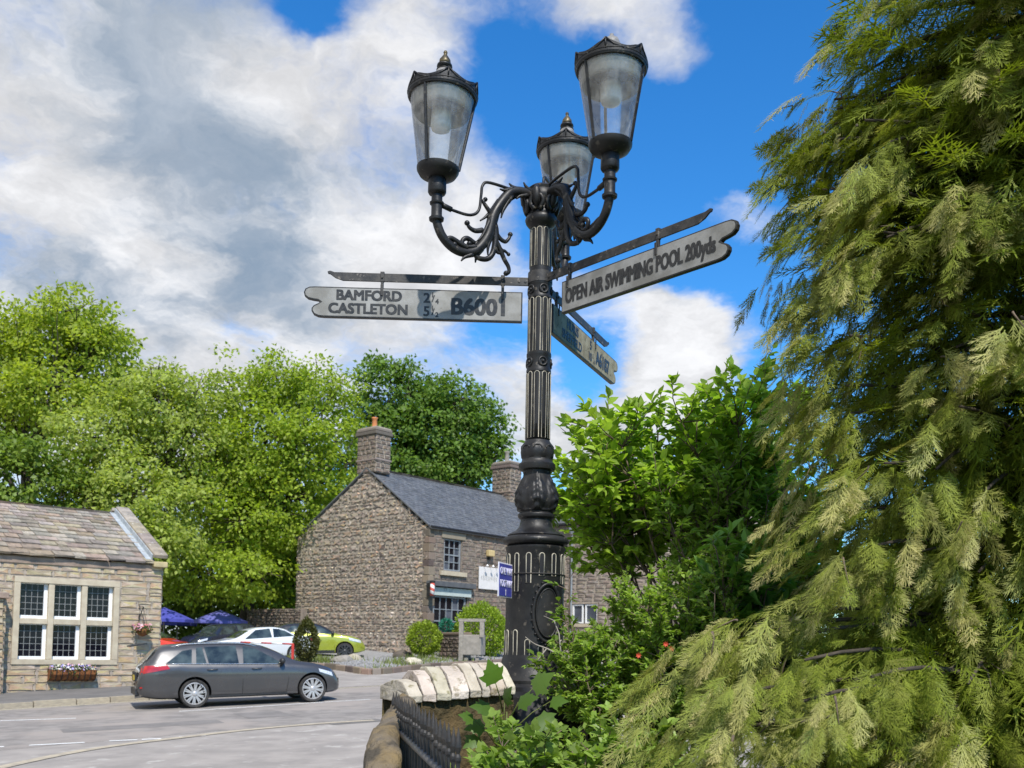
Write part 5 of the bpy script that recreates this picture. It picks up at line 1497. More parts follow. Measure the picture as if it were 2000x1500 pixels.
    suv = CarForm(4.3, [(0, .6), (.05, .8), (.10, 1.05), (.25, 1.45), (.4, 1.60), (1.1, 1.66), (2.1, 1.64), (2.5, 1.55), (3.05, 1.16), (3.2, 1.1), (3.8, 1.0), (4.2, .78), (4.3, .6)],
                  [(0, .6), (.12, 1.0), (.4, 1.05), (1.5, 1.03), (2.9, 1.02), (3.5, .96), (4.1, .74), (4.3, .5)], [(0, .40), (.3, .3), (3.9, .26), (4.3, .34)], [(0, .68), (.1, .80), (.4, .88), (1.0, .90), (3.3, .90), (3.9, .84), (4.2, .68), (4.3, .55)])
    build_car('parked_suv', 'dark blue upright car parked under the parasols', suv, dkp, (.8, 3.45), .34, car_frame(425, 1290, 47, R(215), 3.9) @ Matrix.Diagonal((.88, .9, .84, 1)), [((.5, 1.10), (1.5, 1.09), (1.48, 1.55), (.6, 1.53)), ((1.58, 1.09), (2.8, 1.07), (2.35, 1.50), (1.6, 1.55))], (.14, .34, .85, .9, .008), (3.08, 2.58, .88, .9, .006), [((.06, .9), (.25, .95), (.22, 1.1), (.1, 1.1))], [((3.6, .80), (4.1, .68), (4.06, .80), (3.55, .92))], group=G)
    wht = mat('silver_white_paint', (.66, .68, .69), (.60, .62, .63), 3, .25, coat=.8)
    sal = CarForm(4.6, [(0, .6), (.05, .85), (.12, 1.0), (.75, 1.06), (1.35, 1.36), (1.8, 1.43), (2.3, 1.42), (2.75, 1.32), (3.35, 1.02), (3.5, .97), (4.1, .88), (4.5, .70), (4.6, .5)],
                  [(0, .55), (.12, .92), (.7, .98), (1.7, .95), (3.2, .91), (3.8, .86), (4.4, .68), (4.6, .45)], [(0, .34), (.3, .24), (4.2, .20), (4.6, .28)], [(0, .64), (.1, .78), (.4, .87), (1.0, .90), (3.6, .89), (4.1, .84), (4.5, .68), (4.6, .52)])
    build_car('saloon_car', 'silver white saloon parked beside the green car', sal, wht, (.95, 3.7), .32, car_frame(500, 1290, 41, R(236), 4.6), [((.95, 1.04), (1.85, 1.0), (1.82, 1.36), (1.42, 1.33)), ((1.92, 1.0), (3.05, .95), (2.55, 1.31), (1.95, 1.365))], (.80, 1.32, .85, .88, .008), (3.38, 2.82, .9, .9, .006), [((.06, .82), (.3, .86), (.28, .96), (.1, .96))], [((3.95, .70), (4.4, .58), (4.36, .68), (3.9, .80))], group=G)
    grn = mat('lime_paint', (.34, .38, .045), (.30, .335, .04), 3, .28, coat=.8, metallic=.25)
    chr_ = CarForm(4.36, [(0, .70), (.04, .86), (.09, 1.06), (.30, 1.18), (.75, 1.42), (1.15, 1.53), (1.7, 1.565), (2.2, 1.54), (2.6, 1.42), (3.15, 1.10), (3.3, 1.05), (3.75, .98), (4.15, .84), (4.30, .68), (4.36, .55)],
                   [(0, .6), (.10, .98), (.3, 1.10), (.8, 1.16), (1.5, 1.06), (3.0, 1.0), (3.6, .95), (4.1, .76), (4.36, .5)], [(0, .42), (.3, .28), (3.9, .25), (4.36, .34)],
                   [(0, .64), (.08, .78), (.35, .90), (.9, .925), (1.5, .885), (2.7, .885), (3.3, .92), (3.8, .90), (4.15, .76), (4.36, .56)])
    ex = dict(handles=((2.05, .98),), mirror=((3.0, 1.08),), seams=([(2.0, 1.1), (1.95, .7), (1.98, .32)], [(3.05, 1.02), (3.08, .6), (3.05, .32)]))
    blkroof = mat('black_roof', (.016, .016, .017), (.02, .02, .02), 5, .2, coat=.8)
    build_car('crossover_car', 'lime green crossover with black roof parked against the gable', chr_, grn, (.86, 3.50), .345, car_frame(612, 1287, 43.0, R(80), 4.36), [((1.05, 1.17), (1.9, 1.12), (1.86, 1.44), (1.28, 1.41)), ((1.98, 1.115), (3.0, 1.06), (2.45, 1.40), (2.02, 1.46))], (.14, .62, .85, .9, .008), (3.18, 2.66, .9, .9, .006), [((.05, .95), (.5, 1.04), (.45, 1.14), (.1, 1.12))], [((3.7, .80), (4.2, .68), (4.16, .80), (3.65, .92))], 10, rimc=mat('dark_alloy', (.05, .05, .05), (.08, .08, .08), 9, .35, metallic=.5), extras=ex, roof_mat=blkroof, lower=[(1.28, 3.08, .27, .38)], group=G)


build_cars()


# ---------------------------------------------------------------- things round the car park and the house
def gz(x, y): return land(x, y) + .012


def on_ground(px, Y, dz=0.0):
    p = at(px, 1268, Y); return Vector((p.x, p.y, gz(p.x, p.y) + dz))


def build_bits():
    # parasols
    for px, Y, top, hw, m, lab in ((318, 47, 1186, 1.35, PARASOL, 'dark blue parasol beside the cottage corner'), (345, 54, 1198, 1.0, PARASOL, 'small blue parasol between the two larger ones'), (428, 50, 1191, 1.35, PARASOL2, 'faded violet-blue parasol above the parked cars')):
        b = on_ground(px, Y); zt = at(px, top, Y).z - b.z
        t = empty('parasol', b); tag(t, lab, 'parasol', 'parasols in the beer garden')
        n = 8; vs = [(0, 0, zt)]
        for r, z in ((.45, zt - .16), (1.0, zt - .40)):
            for k in range(n): vs.append((hw * r * math.cos(2 * math.pi * k / n + .3), hw * r * math.sin(2 * math.pi * k / n + .3), z - hw * .12 * r))
        for k in range(n): vs.append((hw * 1.0 * math.cos(2 * math.pi * k / n + .3), hw * math.sin(2 * math.pi * k / n + .3), zt - .40 - hw * .12 - .14))
        fs = [(0, 1 + k, 1 + (k + 1) % n) for k in range(n)]
        for r in (0, 1): fs += [(1 + r * n + k, 1 + (r + 1) * n + k, 1 + (r + 1) * n + (k + 1) % n, 1 + r * n + (k + 1) % n) for k in range(n)]
        MB().add(vs, fs).build('canopy', m, t)
        MB().tube([(0, 0, 0), (0, 0, zt)], .03, 8).build('pole', WOODG, t)
        MB().lathe([(.35, 0), (.35, .07), (.05, .12)], 12).build('base', CONCRETE, t)
        for k in range(n):
            a = 2 * math.pi * k / n + .3; MB().tube([(0, 0, zt - .03), (hw * math.cos(a), hw * math.sin(a), zt - .42 - hw * .12)], .012, 4).build('rib', WOODG, t)
    # stone wall between the car park and the house
    a, b = at(480, 1235, 52), at(585, 1235, 50)
    d = (b - a); d.z = 0; L = d.length; M = frame((a.x, a.y, land(a.x, a.y) - .1), d, Vector((-d.y, d.x, 0)))
    t = empty('car_park_wall', M=M); tag(t, 'dark rubble wall behind the parked cars, joining the gable', 'wall')
    h = at(520, 1189, 51).z - M.translation.z
    MB().box((L / 2, .25, h / 2), (L, .4, h)).build('core', MORTARD, t)
    lay(courses(L, h, (.13, .22), (.2, .5), 81, rubble=.3), Matrix.Identity(4), stone_meshes('stone', STONED, 6, .09, 82), 'stone', t, .12, .03, .02, 120, 83, rest_name='wall_infill')
    # bed of gravel with its kerb, in front of the house
    kp = [(560, 1301), (660, 1309), (725, 1318), (800, 1311), (880, 1304), (985, 1298), (1080, 1291)]
    P = [ground_at(*p) for p in kp]; P2 = cspline([tuple(p) for p in P], 4)
    vs = []; 
    for p in P2:
        q = Vector(p); dirv = Vector((-.45, 1, 0)).normalized()
        for s in range(9):
            w = q + dirv * (s * 1.5); vs.append((w.x, w.y, gz(w.x, w.y) + .12 + .05 * math.sin(w.x * 2 + w.y)))
    fs = [(i * 9 + s, (i + 1) * 9 + s, (i + 1) * 9 + s + 1, i * 9 + s + 1) for i in range(len(P2) - 1) for s in range(8)]
    bed = struct(MB().add(vs, fs).build('gravel_bed', GRAVEL, recalc=False))
    kb = empty('bed_kerb', P2[0]); tag(kb, 'low dark stone edging round the gravel bed', 'kerb')
    rg = random.Random(9)
    for i in range(len(P2) - 1):
        q0, q1 = Vector(P2[i]), Vector(P2[i + 1]); q0.z, q1.z = gz(q0.x, q0.y), gz(q1.x, q1.y); d = q1 - q0; n = max(1, int(d.length / .55))
        for k in range(n):
            c = q0 + d * ((k + .5) / n); o = MB().box((0, 0, 0), (d.length / n - .03, .22, .30)).build('edging_stone', STONED, kb)
            o.matrix_basis = Matrix.Translation(-Vector(P2[0])) @ frame(c + Vector((0, 0, .06 + rg.uniform(-.015, .015))), d, Vector((-d.y, d.x, 0))); bevel(o, .03)
    rgn = np.random.default_rng(3)
    # pebbles and low weeds on the bed
    pbv = np.array([(1, 0, 0), (-1, 0, 0), (0, 1, 0), (0, -1, 0), (0, 0, .8), (0, 0, -.5)], float); pbt = np.array([(0, 2, 4), (2, 1, 4), (1, 3, 4), (3, 0, 4), (2, 0, 5), (1, 2, 5), (3, 1, 5), (0, 3, 5)])
    def on_bed(k):
        i = rgn.integers(0, len(P2) - 1, k); f = rgn.uniform(0, 1, k); s = rgn.uniform(.1, 6, k); out = []
        for a_, b_, c_ in zip(i, f, s):
            q = Vector(P2[a_]) * (1 - b_) + Vector(P2[a_ + 1]) * b_ + Vector((-.45, 1, 0)).normalized() * c_; out.append((q.x, q.y, gz(q.x, q.y) + .13 + .05 * math.sin(q.x * 2 + q.y)))
        return np.array(out)
    k = 6000; V, T, A = scatter(pbv, pbt, on_bed(k), rotmats(rgn.normal(0, 1, (k, 3)), rgn.normal(0, 1, (k, 3))), rgn.uniform(.02, .06, k))
    o = link('pebbles', raw_mesh('pebbles', V, T, GRAVEL)); tag(o, 'grey pebbles covering the bed in front of the house', 'pebbles', kind='stuff')
    k = 5000; pos = on_bed(k); cl = np.sin(pos[:, 0] * 1.3) + np.sin(pos[:, 1] * 1.1 + 2) + rgn.normal(0, .5, k); pos = pos[cl > .55]; k = len(pos)
    fw = rgn.normal(0, .35, (k, 3)) + (0, 0, 1); V, T, A = scatter(np.array([(-.08, 0, 0), (.08, 0, 0), (0, 1, .15)], float), np.array([(0, 1, 2)]), pos, rotmats(fw, rgn.normal(0, 1, (k, 3))), rgn.uniform(.10, .34, k))
    o = link('weeds', raw_mesh('weeds', V, T, leaf_mat('weed_blade', (.14, .18, .04), (.22, .25, .07)))); tag(o, 'tufts of weeds growing through the pebble bed', 'weeds', kind='stuff')
    # boulders
    for i, (px, py, Y, r, m, lab) in enumerate(((668, 1284, 39, .36, CONCRETE, 'broad grey boulder by the front wheel of the green car'), (690, 1277, 40, .32, KERB, 'upright pale boulder in front of the green car wheel'), (787, 1276, 42, .40, STONED, 'dark boulder at the foot of the gable'), (808, 1291, 38.5, .30, COPING, 'whitish boulder in the pebble bed'))):
        b = on_ground(px, Y, .1); rg = random.Random(60 + i); bm = bmesh.new(); bmesh.ops.create_icosphere(bm, subdivisions=3, radius=r)
        for v in bm.verts:
            nz = math.sin(v.co.x * 7 / r * .5 + i) * .10 + math.sin(v.co.y * 6 / r * .5 + 2 * i) * .10 + rg.uniform(-.06, .06)
            v.co *= 1 + nz; v.co.z = v.co.z * .62 + .25 * r; v.co.x *= 1.2
        me = bpy.data.meshes.new('boulder'); bm.to_mesh(me); bm.free(); me.materials.append(m); smooth_by_angle(me, 25)
        o = link('boulder', me); o.location = b; tag(o, lab, 'boulder', 'boulders in the pebble bed')
    # red and white barrier
    b = on_ground(572, 37.5); t = empty('barrier', b); tag(t, 'red post and red-white barrier pole at the car park entrance', 'barrier')
    redb = mat('barrier_red', (.50, .05, .035), (.40, .035, .03), 8, .5); zz = at(572, 1257, 37.5).z - b.z
    bevel(MB().box((0, 0, zz / 2), (.09, .09, zz)).build('post', redb, t), .01)
    e = at(470, 1254, 38.2) - b; n = 5
    for k in range(n):
        p0 = Vector((0, 0, zz - .02)) * (1 - k / n) + e * (k / n); p1 = Vector((0, 0, zz - .02)) * (1 - (k + 1) / n) + e * ((k + 1) / n)
        MB().tube([p0, p1], .03, 8).build('pole_band', redb if k % 2 == 0 else WHITE, t, smooth=True)
    # concrete planter with a timber frame
    b = on_ground(925, 40.5, .1); t = empty('timber_planter', b, R(-12)); tag(t, 'square concrete planter in a weathered timber frame', 'planter')
    s = 40.5 / 1950; w = 44 * s; hh = (at(925, 1240, 40.5).z - b.z)
    bevel(MB().box((0, 0, hh / 2 + .12), (w * .86, w * .86, hh - .24)).build('box', CONCRETE, t), .03)
    for sx in (-1, 1): MB().box((sx * w * .25, 0, .06), (.14, w * .7, .14)).build('foot', CONCRETE, t)
    ht = at(925, 1214, 40.5).z - b.z
    for sx, ln in ((-1, 0), (1, 1)):
        bevel(MB().box((sx * w * .47, -w * .40, (ht + (hh - .1) * ln) / 2), (.17, .15, ht - (hh - .1) * ln)).build('post', WOODG, t), .01)
    bevel(MB().box((0, -w * .40, ht + .04), (w * 1.22, .17, .12)).build('crossbar', WOODG, t), .01)
    # low wall beside the planter
    a, b2 = at(858, 1285, 43), at(905, 1285, 41.2); d = b2 - a; d.z = 0; L = d.length
    M = frame((a.x, a.y, gz(a.x, a.y)), d, Vector((-d.y, d.x, 0))); t = empty('low_garden_wall', M=M); tag(t, 'low dark stone wall between the round bush and the planter', 'wall')
    h = at(880, 1238, 42).z - M.translation.z; MB().box((L / 2, .2, h / 2), (L - .02, .32, h - .02)).build('core', MORTARD, t)
    lay(courses(L, h - .12, (.14, .22), (.25, .5), 91, rubble=.15), Matrix.Identity(4), stone_meshes('stone', STONED, 5, .08, 92), 'stone', t, .1, .03, .02, 120, 93)
    bevel(MB().box((L / 2, .18, h), (L + .06, .42, .14)).build('coping', STONED, t), .05)


build_bits()


# ---------------------------------------------------------------- the near wall, its coping and the railings
def build_near_wall():
    c0, c1 = at(792, 1369, 5.62), at(1000, 1350, 5.90); d = c1 - c0; d.z = 0; L = d.length; d.normalize(); nrm = Vector((d.y, -d.x, 0))   # nrm: towards us
    t = empty('boundary_wall', (c0.x, c0.y, .3)); tag(t, 'mossy boundary wall with pale saddleback coping beside the lamp post', 'wall')
    O = Vector((c0.x, c0.y, .3))
    rg = random.Random(17); th = .44
    def sheetmesh(fn, nu, nv, name, m):
        vs = [fn(i / nu, j / nv) - O for j in range(nv + 1) for i in range(nu + 1)]
        fs = [(j * (nu + 1) + i, j * (nu + 1) + i + 1, (j + 1) * (nu + 1) + i + 1, (j + 1) * (nu + 1) + i) for j in range(nv) for i in range(nu)]
        return MB().add(vs, fs).build(name, m, t, smooth=True, recalc=False)
    from mathutils import noise
    def rough(p, a): return (noise.noise(p * 5.0) * .7 + noise.noise(p * 13.0) * .5 + noise.noise(p * 31) * .25) * a
    def top_z(s): return c0.z + (c1.z - c0.z) * s
    def face(u, v):
        p = c0 + d * (L * u); p.z = .2 + (top_z(u) - .2) * v; return p + nrm * (.02 + rough(p, .035))
    sheetmesh(face, 90, 60, 'rubble_face', MOSSW)
    def back(u, v):
        p = c0 + d * (L * (1 - u)); p.z = .0 + (top_z(1 - u)) * v; return p - nrm * (th - .02)
    sheetmesh(back, 20, 20, 'road_face', MOSSW)
    # coping: separate stones whose tops rise to a ridge
    x = 0.0; k = 0
    while x < L - .03:
        w = rg.uniform(.055, .115); w = min(w, L - x); s = (x + w / 2) / L
        rise = .14 * (sstep(s, -.25, .38)) * (1 + .05 * rg.uniform(-1, 1)) - .05 * max(0, s - .75) + .015; dep = th + rg.uniform(-.02, .04)
        lean = .05 * rg.uniform(-.5, 1.2)
        vs = []
        prof = [(.05, -.015), (.055, .03), (-.06, .05 + rise * .55), (-.16, .03 + rise * .95), (-.26, .02 + rise), (-dep, .02 + rise * .5), (-dep, -.02)]
        for e, sx in ((0, 0.002), (1, w - .002)):
            for i, (y, z) in enumerate(prof):
                p = c0 + d * (x + sx + lean * (-y) * .8) + nrm * (y + rg.uniform(-.004, .004)); p.z = top_z(s) + z + rg.uniform(-.004, .004); vs.append(p - O)
        n = len(prof); fs = [tuple(range(n)), tuple(reversed(range(n, 2 * n)))] + [(i, i + n, (i + 1) % n + n, (i + 1) % n) for i in range(n)]
        o = MB().add(vs, fs).build('coping_stone', COPING, t); bevel(o, .006, 2, 25)
        sb = o.modifiers.new('s', 'SUBSURF'); sb.subdivision_type = 'SIMPLE'; sb.levels = 2; sb.render_levels = 2
        dm = o.modifiers.new('d', 'DISPLACE'); tx = bpy.data.textures.get('rough') or bpy.data.textures.new('rough', 'CLOUDS'); tx.noise_scale = .06; dm.texture = tx; dm.strength = .015; dm.mid_level = .5; dm.texture_coords = 'GLOBAL'
        x += w; k += 1
    # end of the wall: a big rounded stone dropping towards us
    e = [at(770, 1348, 5.72), at(750, 1376, 5.35), at(731, 1405, 5.0), at(718, 1432, 4.7), at(713, 1462, 4.5), at(711, 1520, 4.35)]
    bm = MB(); secs = []
    for i, q in enumerate(e):
        w = .075 + .008 * math.sin(i * 2.1); ring = []
        for a in np.linspace(0, math.pi, 12):
            p = Vector((q.x + w - w * math.cos(a), q.y, q.z - .11 + .11 * math.sin(a) ** .6)); p += Vector((rough(p, .02), rough(p + Vector((3, 1, 2)), .02), rough(p + Vector((1, 5, 2)), .03))); ring.append(p - O)
        ring = [ring[0] + Vector((0, 0, -1.1))] + ring + [ring[-1] + Vector((0, 0, -1.1))]; secs.append(ring)
    m = len(secs[0]); fine = []
    for j in range(m):
        cs = cspline([tuple(s[j]) for s in secs], 6); fine.append(cs)
    nn = len(fine[0]); vs = []
    for i in range(nn):
        for j in range(m):
            p = Vector(fine[j][i]); vs.append(p + Vector((rough(p * 1.3, .016), 0, rough(p * 1.7, .014))))
    fs = [(i * m + j, i * m + j + 1, (i + 1) * m + j + 1, (i + 1) * m + j) for i in range(nn - 1) for j in range(m - 1)] + [tuple(range(m)), tuple(reversed(range((nn - 1) * m, nn * m)))]
    bm.add(vs, fs); o = bm.build('end_stone', mat('lichen_stone', (.20, .145, .07), (.15, .125, .095), 5, .95, 1.0, 16, spots=(6, .48, .62, (.07, .058, .042)), dist=.04), t, smooth=True)
    # railings: a rail and spear-topped bars, running from the corner towards us
    r0, r1 = at(768, 1424, 5.35), at(925, 1600, 3.0); z_top0, z_top1 = at(766, 1372, 5.35).z, at(905, 1462, 3.3).z
    r0.z = at(765, 1418, 5.35).z; r1 = Vector((at(905, 1500, 3.1).x, 3.1, r0.z - .02)); zr = r0.z
    rl = empty('iron_railing', (r0.x, r0.y, .3)); tag(rl, 'black spear-topped iron railing in front of the mossy wall', 'railing')
    O2 = Vector((r0.x, r0.y, .3)); d2 = (r1 - r0); L2 = d2.length
    MB().tube([r0 - O2, r1 - O2], .016, 8).build('rail', mat('worn_rail', (.07, .07, .072), (.12, .115, .11), 20, .5), rl, smooth=True)
    MB().tube([r0 - O2 - Vector((0, 0, .55)), r1 - O2 - Vector((0, 0, .55))], .014, 8).build('rail', IRON, rl, smooth=True)
    n = 22; prof = [(.0075, -.75), (.0075, .07), (.011, .08), (.011, .09), (.006, .10), (.012, .122), (.009, .145), (.001, .185)]
    me = MB().lathe(prof, 8).mesh('railing_bar', IRON)
    for k in range(n):
        p = r0 + d2 * (k / n); b = link('railing_bar', me, rl); b.location = p - O2 + Vector((0, 0, rg.uniform(-.006, .006))); b.rotation_euler = (rg.uniform(-.015, .015), rg.uniform(-.015, .015), rg.uniform(0, 3))


build_near_wall()


# ---------------------------------------------------------------- trees and shrubs
NR = np.random.default_rng


def limb(mb, p0, p1, r0, r1, wob, rg, n=7, seg=6):
    p0, p1 = Vector(p0), Vector(p1); L = (p1 - p0).length; pts = []
    o = Vector((rg.uniform(-1, 1), rg.uniform(-1, 1), rg.uniform(-.4, .4))) * wob * L
    for i in range(n + 1):
        s = i / n; pts.append(p0.lerp(p1, s) + o * math.sin(math.pi * s) + Vector((rg.uniform(-1, 1), rg.uniform(-1, 1), 0)) * wob * .15 * L * math.sin(math.pi * s))
    mb.tube(pts, [r0 + (r1 - r0) * (i / n) for i in range(n + 1)], seg)
    return pts


def tree(name, label, base, height, lobes, n_leaf, size, lm, seed, trunk_r=.25, fork=.35, group='trees behind the buildings', bare=()):
    """lobes: list of (x, y, z, rx, rz) relative to the base; leaves sit in clumps near each lobe's surface"""
    rg = random.Random(seed); r = NR(seed); t = empty(name, base); tag(t, label, 'tree', group)
    mb = MB(); top = Vector((0, 0, height * fork)); limb(mb, (0, 0, -.3), top, trunk_r, trunk_r * .75, .05, rg, 8, 9); 
    mb.build('trunk', BARK, t, smooth=True)
    mb = MB(); parts = []; tot = sum(l[3] ** 2 * l[4] for l in lobes) 
    V, Tt = QUADLEAF
    for l in lobes:
        c = np.array(l[:3]); st = Vector((0, 0, height * fork * rg.uniform(.55, 1.0)))
        pts = limb(mb, st, Vector(l[:3]) + Vector((0, 0, l[4] * .25)), trunk_r * .42, .03, .10, rg, 8, 6)
        nb = 14
        for _ in range(nb):
            dv = r.normal(0, 1, 3); dv /= np.linalg.norm(dv); e = c + dv * np.array([l[3], l[3], l[4]]) * .88
            limb(mb, pts[rg.randint(3, 8)], e, .06, .012, .10, rg, 5, 4)
        n = int(n_leaf * (l[3] ** 2 * l[4]) / tot); ncl = max(20, n // 46)
        dv = r.normal(0, 1, (ncl, 3)); dv /= np.linalg.norm(dv, axis=1, keepdims=True); rad = r.uniform(.12, 1.0, ncl) ** .38 * (1 + .16 * np.sin(dv[:, 0] * 5 + seed) + .12 * np.sin(dv[:, 2] * 7))
        cc = c + dv * rad[:, None] * np.array([l[3], l[3], l[4]])
        k = n // ncl; pos = np.repeat(cc, k, axis=0) + r.normal(0, 1, (ncl * k, 3)) * np.array([.30, .30, .17]) * (l[3] ** .35) * .92
        outw = (pos - c); outw /= np.linalg.norm(outw, axis=1, keepdims=True) + 1e-6
        nrm = outw * .5 + r.normal(0, .45, pos.shape) + (0, 0, .75); fw = r.normal(0, .7, pos.shape) + outw * .7 - (0, 0, .45)
        a, b, _ = scatter(V, Tt, pos, rotmats(fw, nrm), r.uniform(.7, 1.3, len(pos)) * size); parts.append((a, b, None))
    mb.build('limbs', BARK, t, smooth=True)
    Vv, Tv, _ = cat(parts); link('crown', raw_mesh('crown', Vv, Tv, lm), t)
    return t


def build_trees():
    spring = leaf_mat('spring_leaf', (.29, .37, .04), (.39, .45, .065), .58)
    ash = leaf_mat('ash_leaf', (.30, .375, .075), (.42, .475, .12), .58)
    lime = leaf_mat('lime_leaf', (.26, .355, .035), (.36, .44, .055), .58)
    maple = leaf_mat('maple_leaf', (.105, .195, .03), (.18, .28, .05), .48)
    deep = leaf_mat('deep_leaf', (.12, .19, .025), (.20, .28, .035), .42)
    def T(px, Y, top, label, lob, n, size, m, seed, name='broadleaf_tree', tr=.28, fork=.42):
        p = at(px, 1268, Y); z = land(p.x, p.y); s = Y / 1950
        lobes = [((lx - px) * s, dy, at(lx, ly, Y).z - z, rx * s, rz * s) for (lx, ly, dy, rx, rz) in lob]
        tree(name, label, (p.x, p.y, z), at(px, top, Y).z - z, lobes, n, size, m, seed, tr, fork)
    T(40, 56, 560, 'tall pale-green tree at the left edge with sky showing through', [(-90, 690, 0, 120, 130), (60, 660, 1, 120, 105), (170, 690, 0, 85, 85), (110, 790, -2, 110, 75), (-30, 800, 2, 100, 90), (215, 740, 1, 42, 48), (120, 620, 0, 90, 55)], 26000, .26, spring, 101, tr=.42, fork=.55)
    T(300, 50, 700, 'wispy yellow-green tree above the cottage roof', [(300, 790, 0, 100, 80), (210, 860, -1, 105, 95), (350, 880, 1, 110, 110), (150, 960, -1, 90, 80), (290, 1000, -2, 120, 100), (290, 735, 0, 45, 32), (370, 770, 0, 65, 50), (350, 1080, -3.5, 90, 70)], 30000, .22, ash, 102, tr=.3)
    T(470, 53, 700, 'bright lime-green tree left of the chimney', [(440, 770, 0, 80, 66), (520, 745, 0, 75, 55), (600, 760, 0, 80, 66), (650, 860, 1, 60, 95), (540, 880, -1, 110, 100), (440, 930, -1, 95, 100), (580, 990, -1, 90, 90), (490, 1040, -2, 90, 80), (420, 1120, -3.5, 90, 60), (520, 1130, -4, 70, 50), (600, 900, -2, 60, 80)], 36000, .22, lime, 103, tr=.36)
    T(830, 66, 700, 'dark green maple rising behind the slate roof', [(750, 770, 0, 80, 66), (850, 850, 1, 110, 95), (880, 790, 0, 75, 55), (730, 880, -1, 70, 90), (920, 890, 0, 62, 65), (800, 930, 1, 120, 70), (760, 720, 0, 42, 22), (960, 880, 0, 26, 40)], 36000, .29, maple, 104, tr=.45, fork=.5)
    T(30, 46, 860, 'dark leafy tree low behind the cottage roof', [(20, 930, 0, 110, 85), (-90, 900, 0, 90, 90), (110, 980, 1, 60, 60)], 9000, .24, deep, 105, tr=.2)
    T(430, 58, 960, 'shady tree with a bare dark trunk behind the parasols', [(420, 1060, 2, 95, 85), (340, 1100, 1, 70, 70), (520, 1090, 1, 75, 75), (450, 1000, 2, 70, 50)], 15000, .22, deep, 106, tr=.3, fork=.65)
    T(560, 55, 1010, 'leafy tree pressing against the gable corner', [(560, 1090, 0, 55, 85), (520, 1150, -1, 60, 50), (600, 1010, 2, 60, 80)], 9000, .22, lime, 107, tr=.2)
    # understorey behind the car park: a mass of shrubs
    r = NR(55); k = 30000; px = r.uniform(-150, 600, k); Y = r.uniform(55, 63, k); base = np.array([at(float(a), 1268, float(b)) for a, b in zip(px, Y)])
    hgt = 3.4 + 1.5 * np.sin(px * .021) * np.sin(px * .0093 + 1) + 1.2
    z0 = np.array([land(a, b) for a, b in base[:, :2]]); pos = np.stack([base[:, 0], base[:, 1], z0 + r.uniform(0, 1, k) ** .7 * hgt], 1)
    nrm = r.normal(0, .5, (k, 3)) + (0, -.5, .8); fw = r.normal(0, .7, (k, 3)) + (0, -.3, -.2)
    V, T_, _ = scatter(*QUADLEAF, pos, rotmats(fw, nrm), r.uniform(.18, .36, k)); o = link('undergrowth', raw_mesh('undergrowth', V, T_, leaf_mat('under_leaf', (.14, .21, .025), (.24, .31, .045), .42)))
    tag(o, 'tangle of low green undergrowth behind the parked cars', 'undergrowth', kind='stuff')


build_trees()


def clipped_bush(name, label, px, Y, cy, rw, rh, m, n, size, seed, stretch=1.0, pointed=False):
    b = on_ground(px, Y, .08); s = Y / 1950; cz = at(px, cy, Y).z - b.z; rx, rz = rw * s, rh * s; r = NR(seed)
    t = empty(name, b); tag(t, label, 'bush')
    dv = r.normal(0, 1, (n, 3)); dv /= np.linalg.norm(dv, axis=1, keepdims=True); lump = 1 + .07 * np.sin(dv[:, 0] * 9 + seed) * np.sin(dv[:, 2] * 8) + .05 * np.sin(dv[:, 1] * 15)
    rad = r.uniform(.72, 1.02, n) * lump; p = dv * rad[:, None]
    w = np.ones(n)
    if pointed: w = np.clip(1.0 - .45 * np.clip(p[:, 2], 0, 1) ** 1.5 - .12 * np.clip(-p[:, 2], 0, 1), .2, 1)
    pos = np.stack([p[:, 0] * rx * w, p[:, 1] * rx * w * stretch, cz + p[:, 2] * rz], 1)
    fw = dv + r.normal(0, .5, (n, 3)) + (0, 0, .25); nrm = dv * .6 + r.normal(0, .6, (n, 3)) + (0, 0, .5)
    V, T_, _ = scatter(*leaf_shape(1, .6), pos, rotmats(fw, nrm), r.uniform(.7, 1.3, n) * size); link('foliage', raw_mesh('foliage', V, T_, m), t)
    mb = MB(); rg = random.Random(seed)
    for k in range(9): limb(mb, (rg.uniform(-.08, .08), rg.uniform(-.08, .08), -.05), (rg.uniform(-.6, .6) * rx, rg.uniform(-.6, .6) * rx, cz + rg.uniform(-.2, .5) * rz), .03, .008, .08, rg, 5, 5)
    mb.build('stems', BARK, t, smooth=True)


golden = leaf_mat('golden_privet', (.20, .28, .018), (.30, .37, .03), .35)
clipped_bush('round_bush', 'clipped round light-green bush at the foot of the gable', 828, 41.6, 1247, 33, 33, golden, 5200, .085, 201)
clipped_bush('spreading_bush', 'large loose yellow-green bush behind the timber planter', 938, 43.5, 1232, 52, 54, leaf_mat('yellow_bush', (.20, .30, .018), (.30, .40, .035), .35), 9000, .10, 202)
clipped_bush('dwarf_conifer', 'dark bronze-green dwarf conifer in front of the green car', 598, 38.0, 1250, 24, 43, leaf_mat('bronze_conifer', (.05, .062, .012), (.10, .095, .02), .2), 5200, .075, 203, pointed=True)
clipped_bush('teal_plant', 'small blue-green plant below the shop window', 871, 43.5, 1222, 13, 12, leaf_mat('teal_leaf', (.02, .17, .11), (.04, .24, .15), .2), 500, .10, 204)


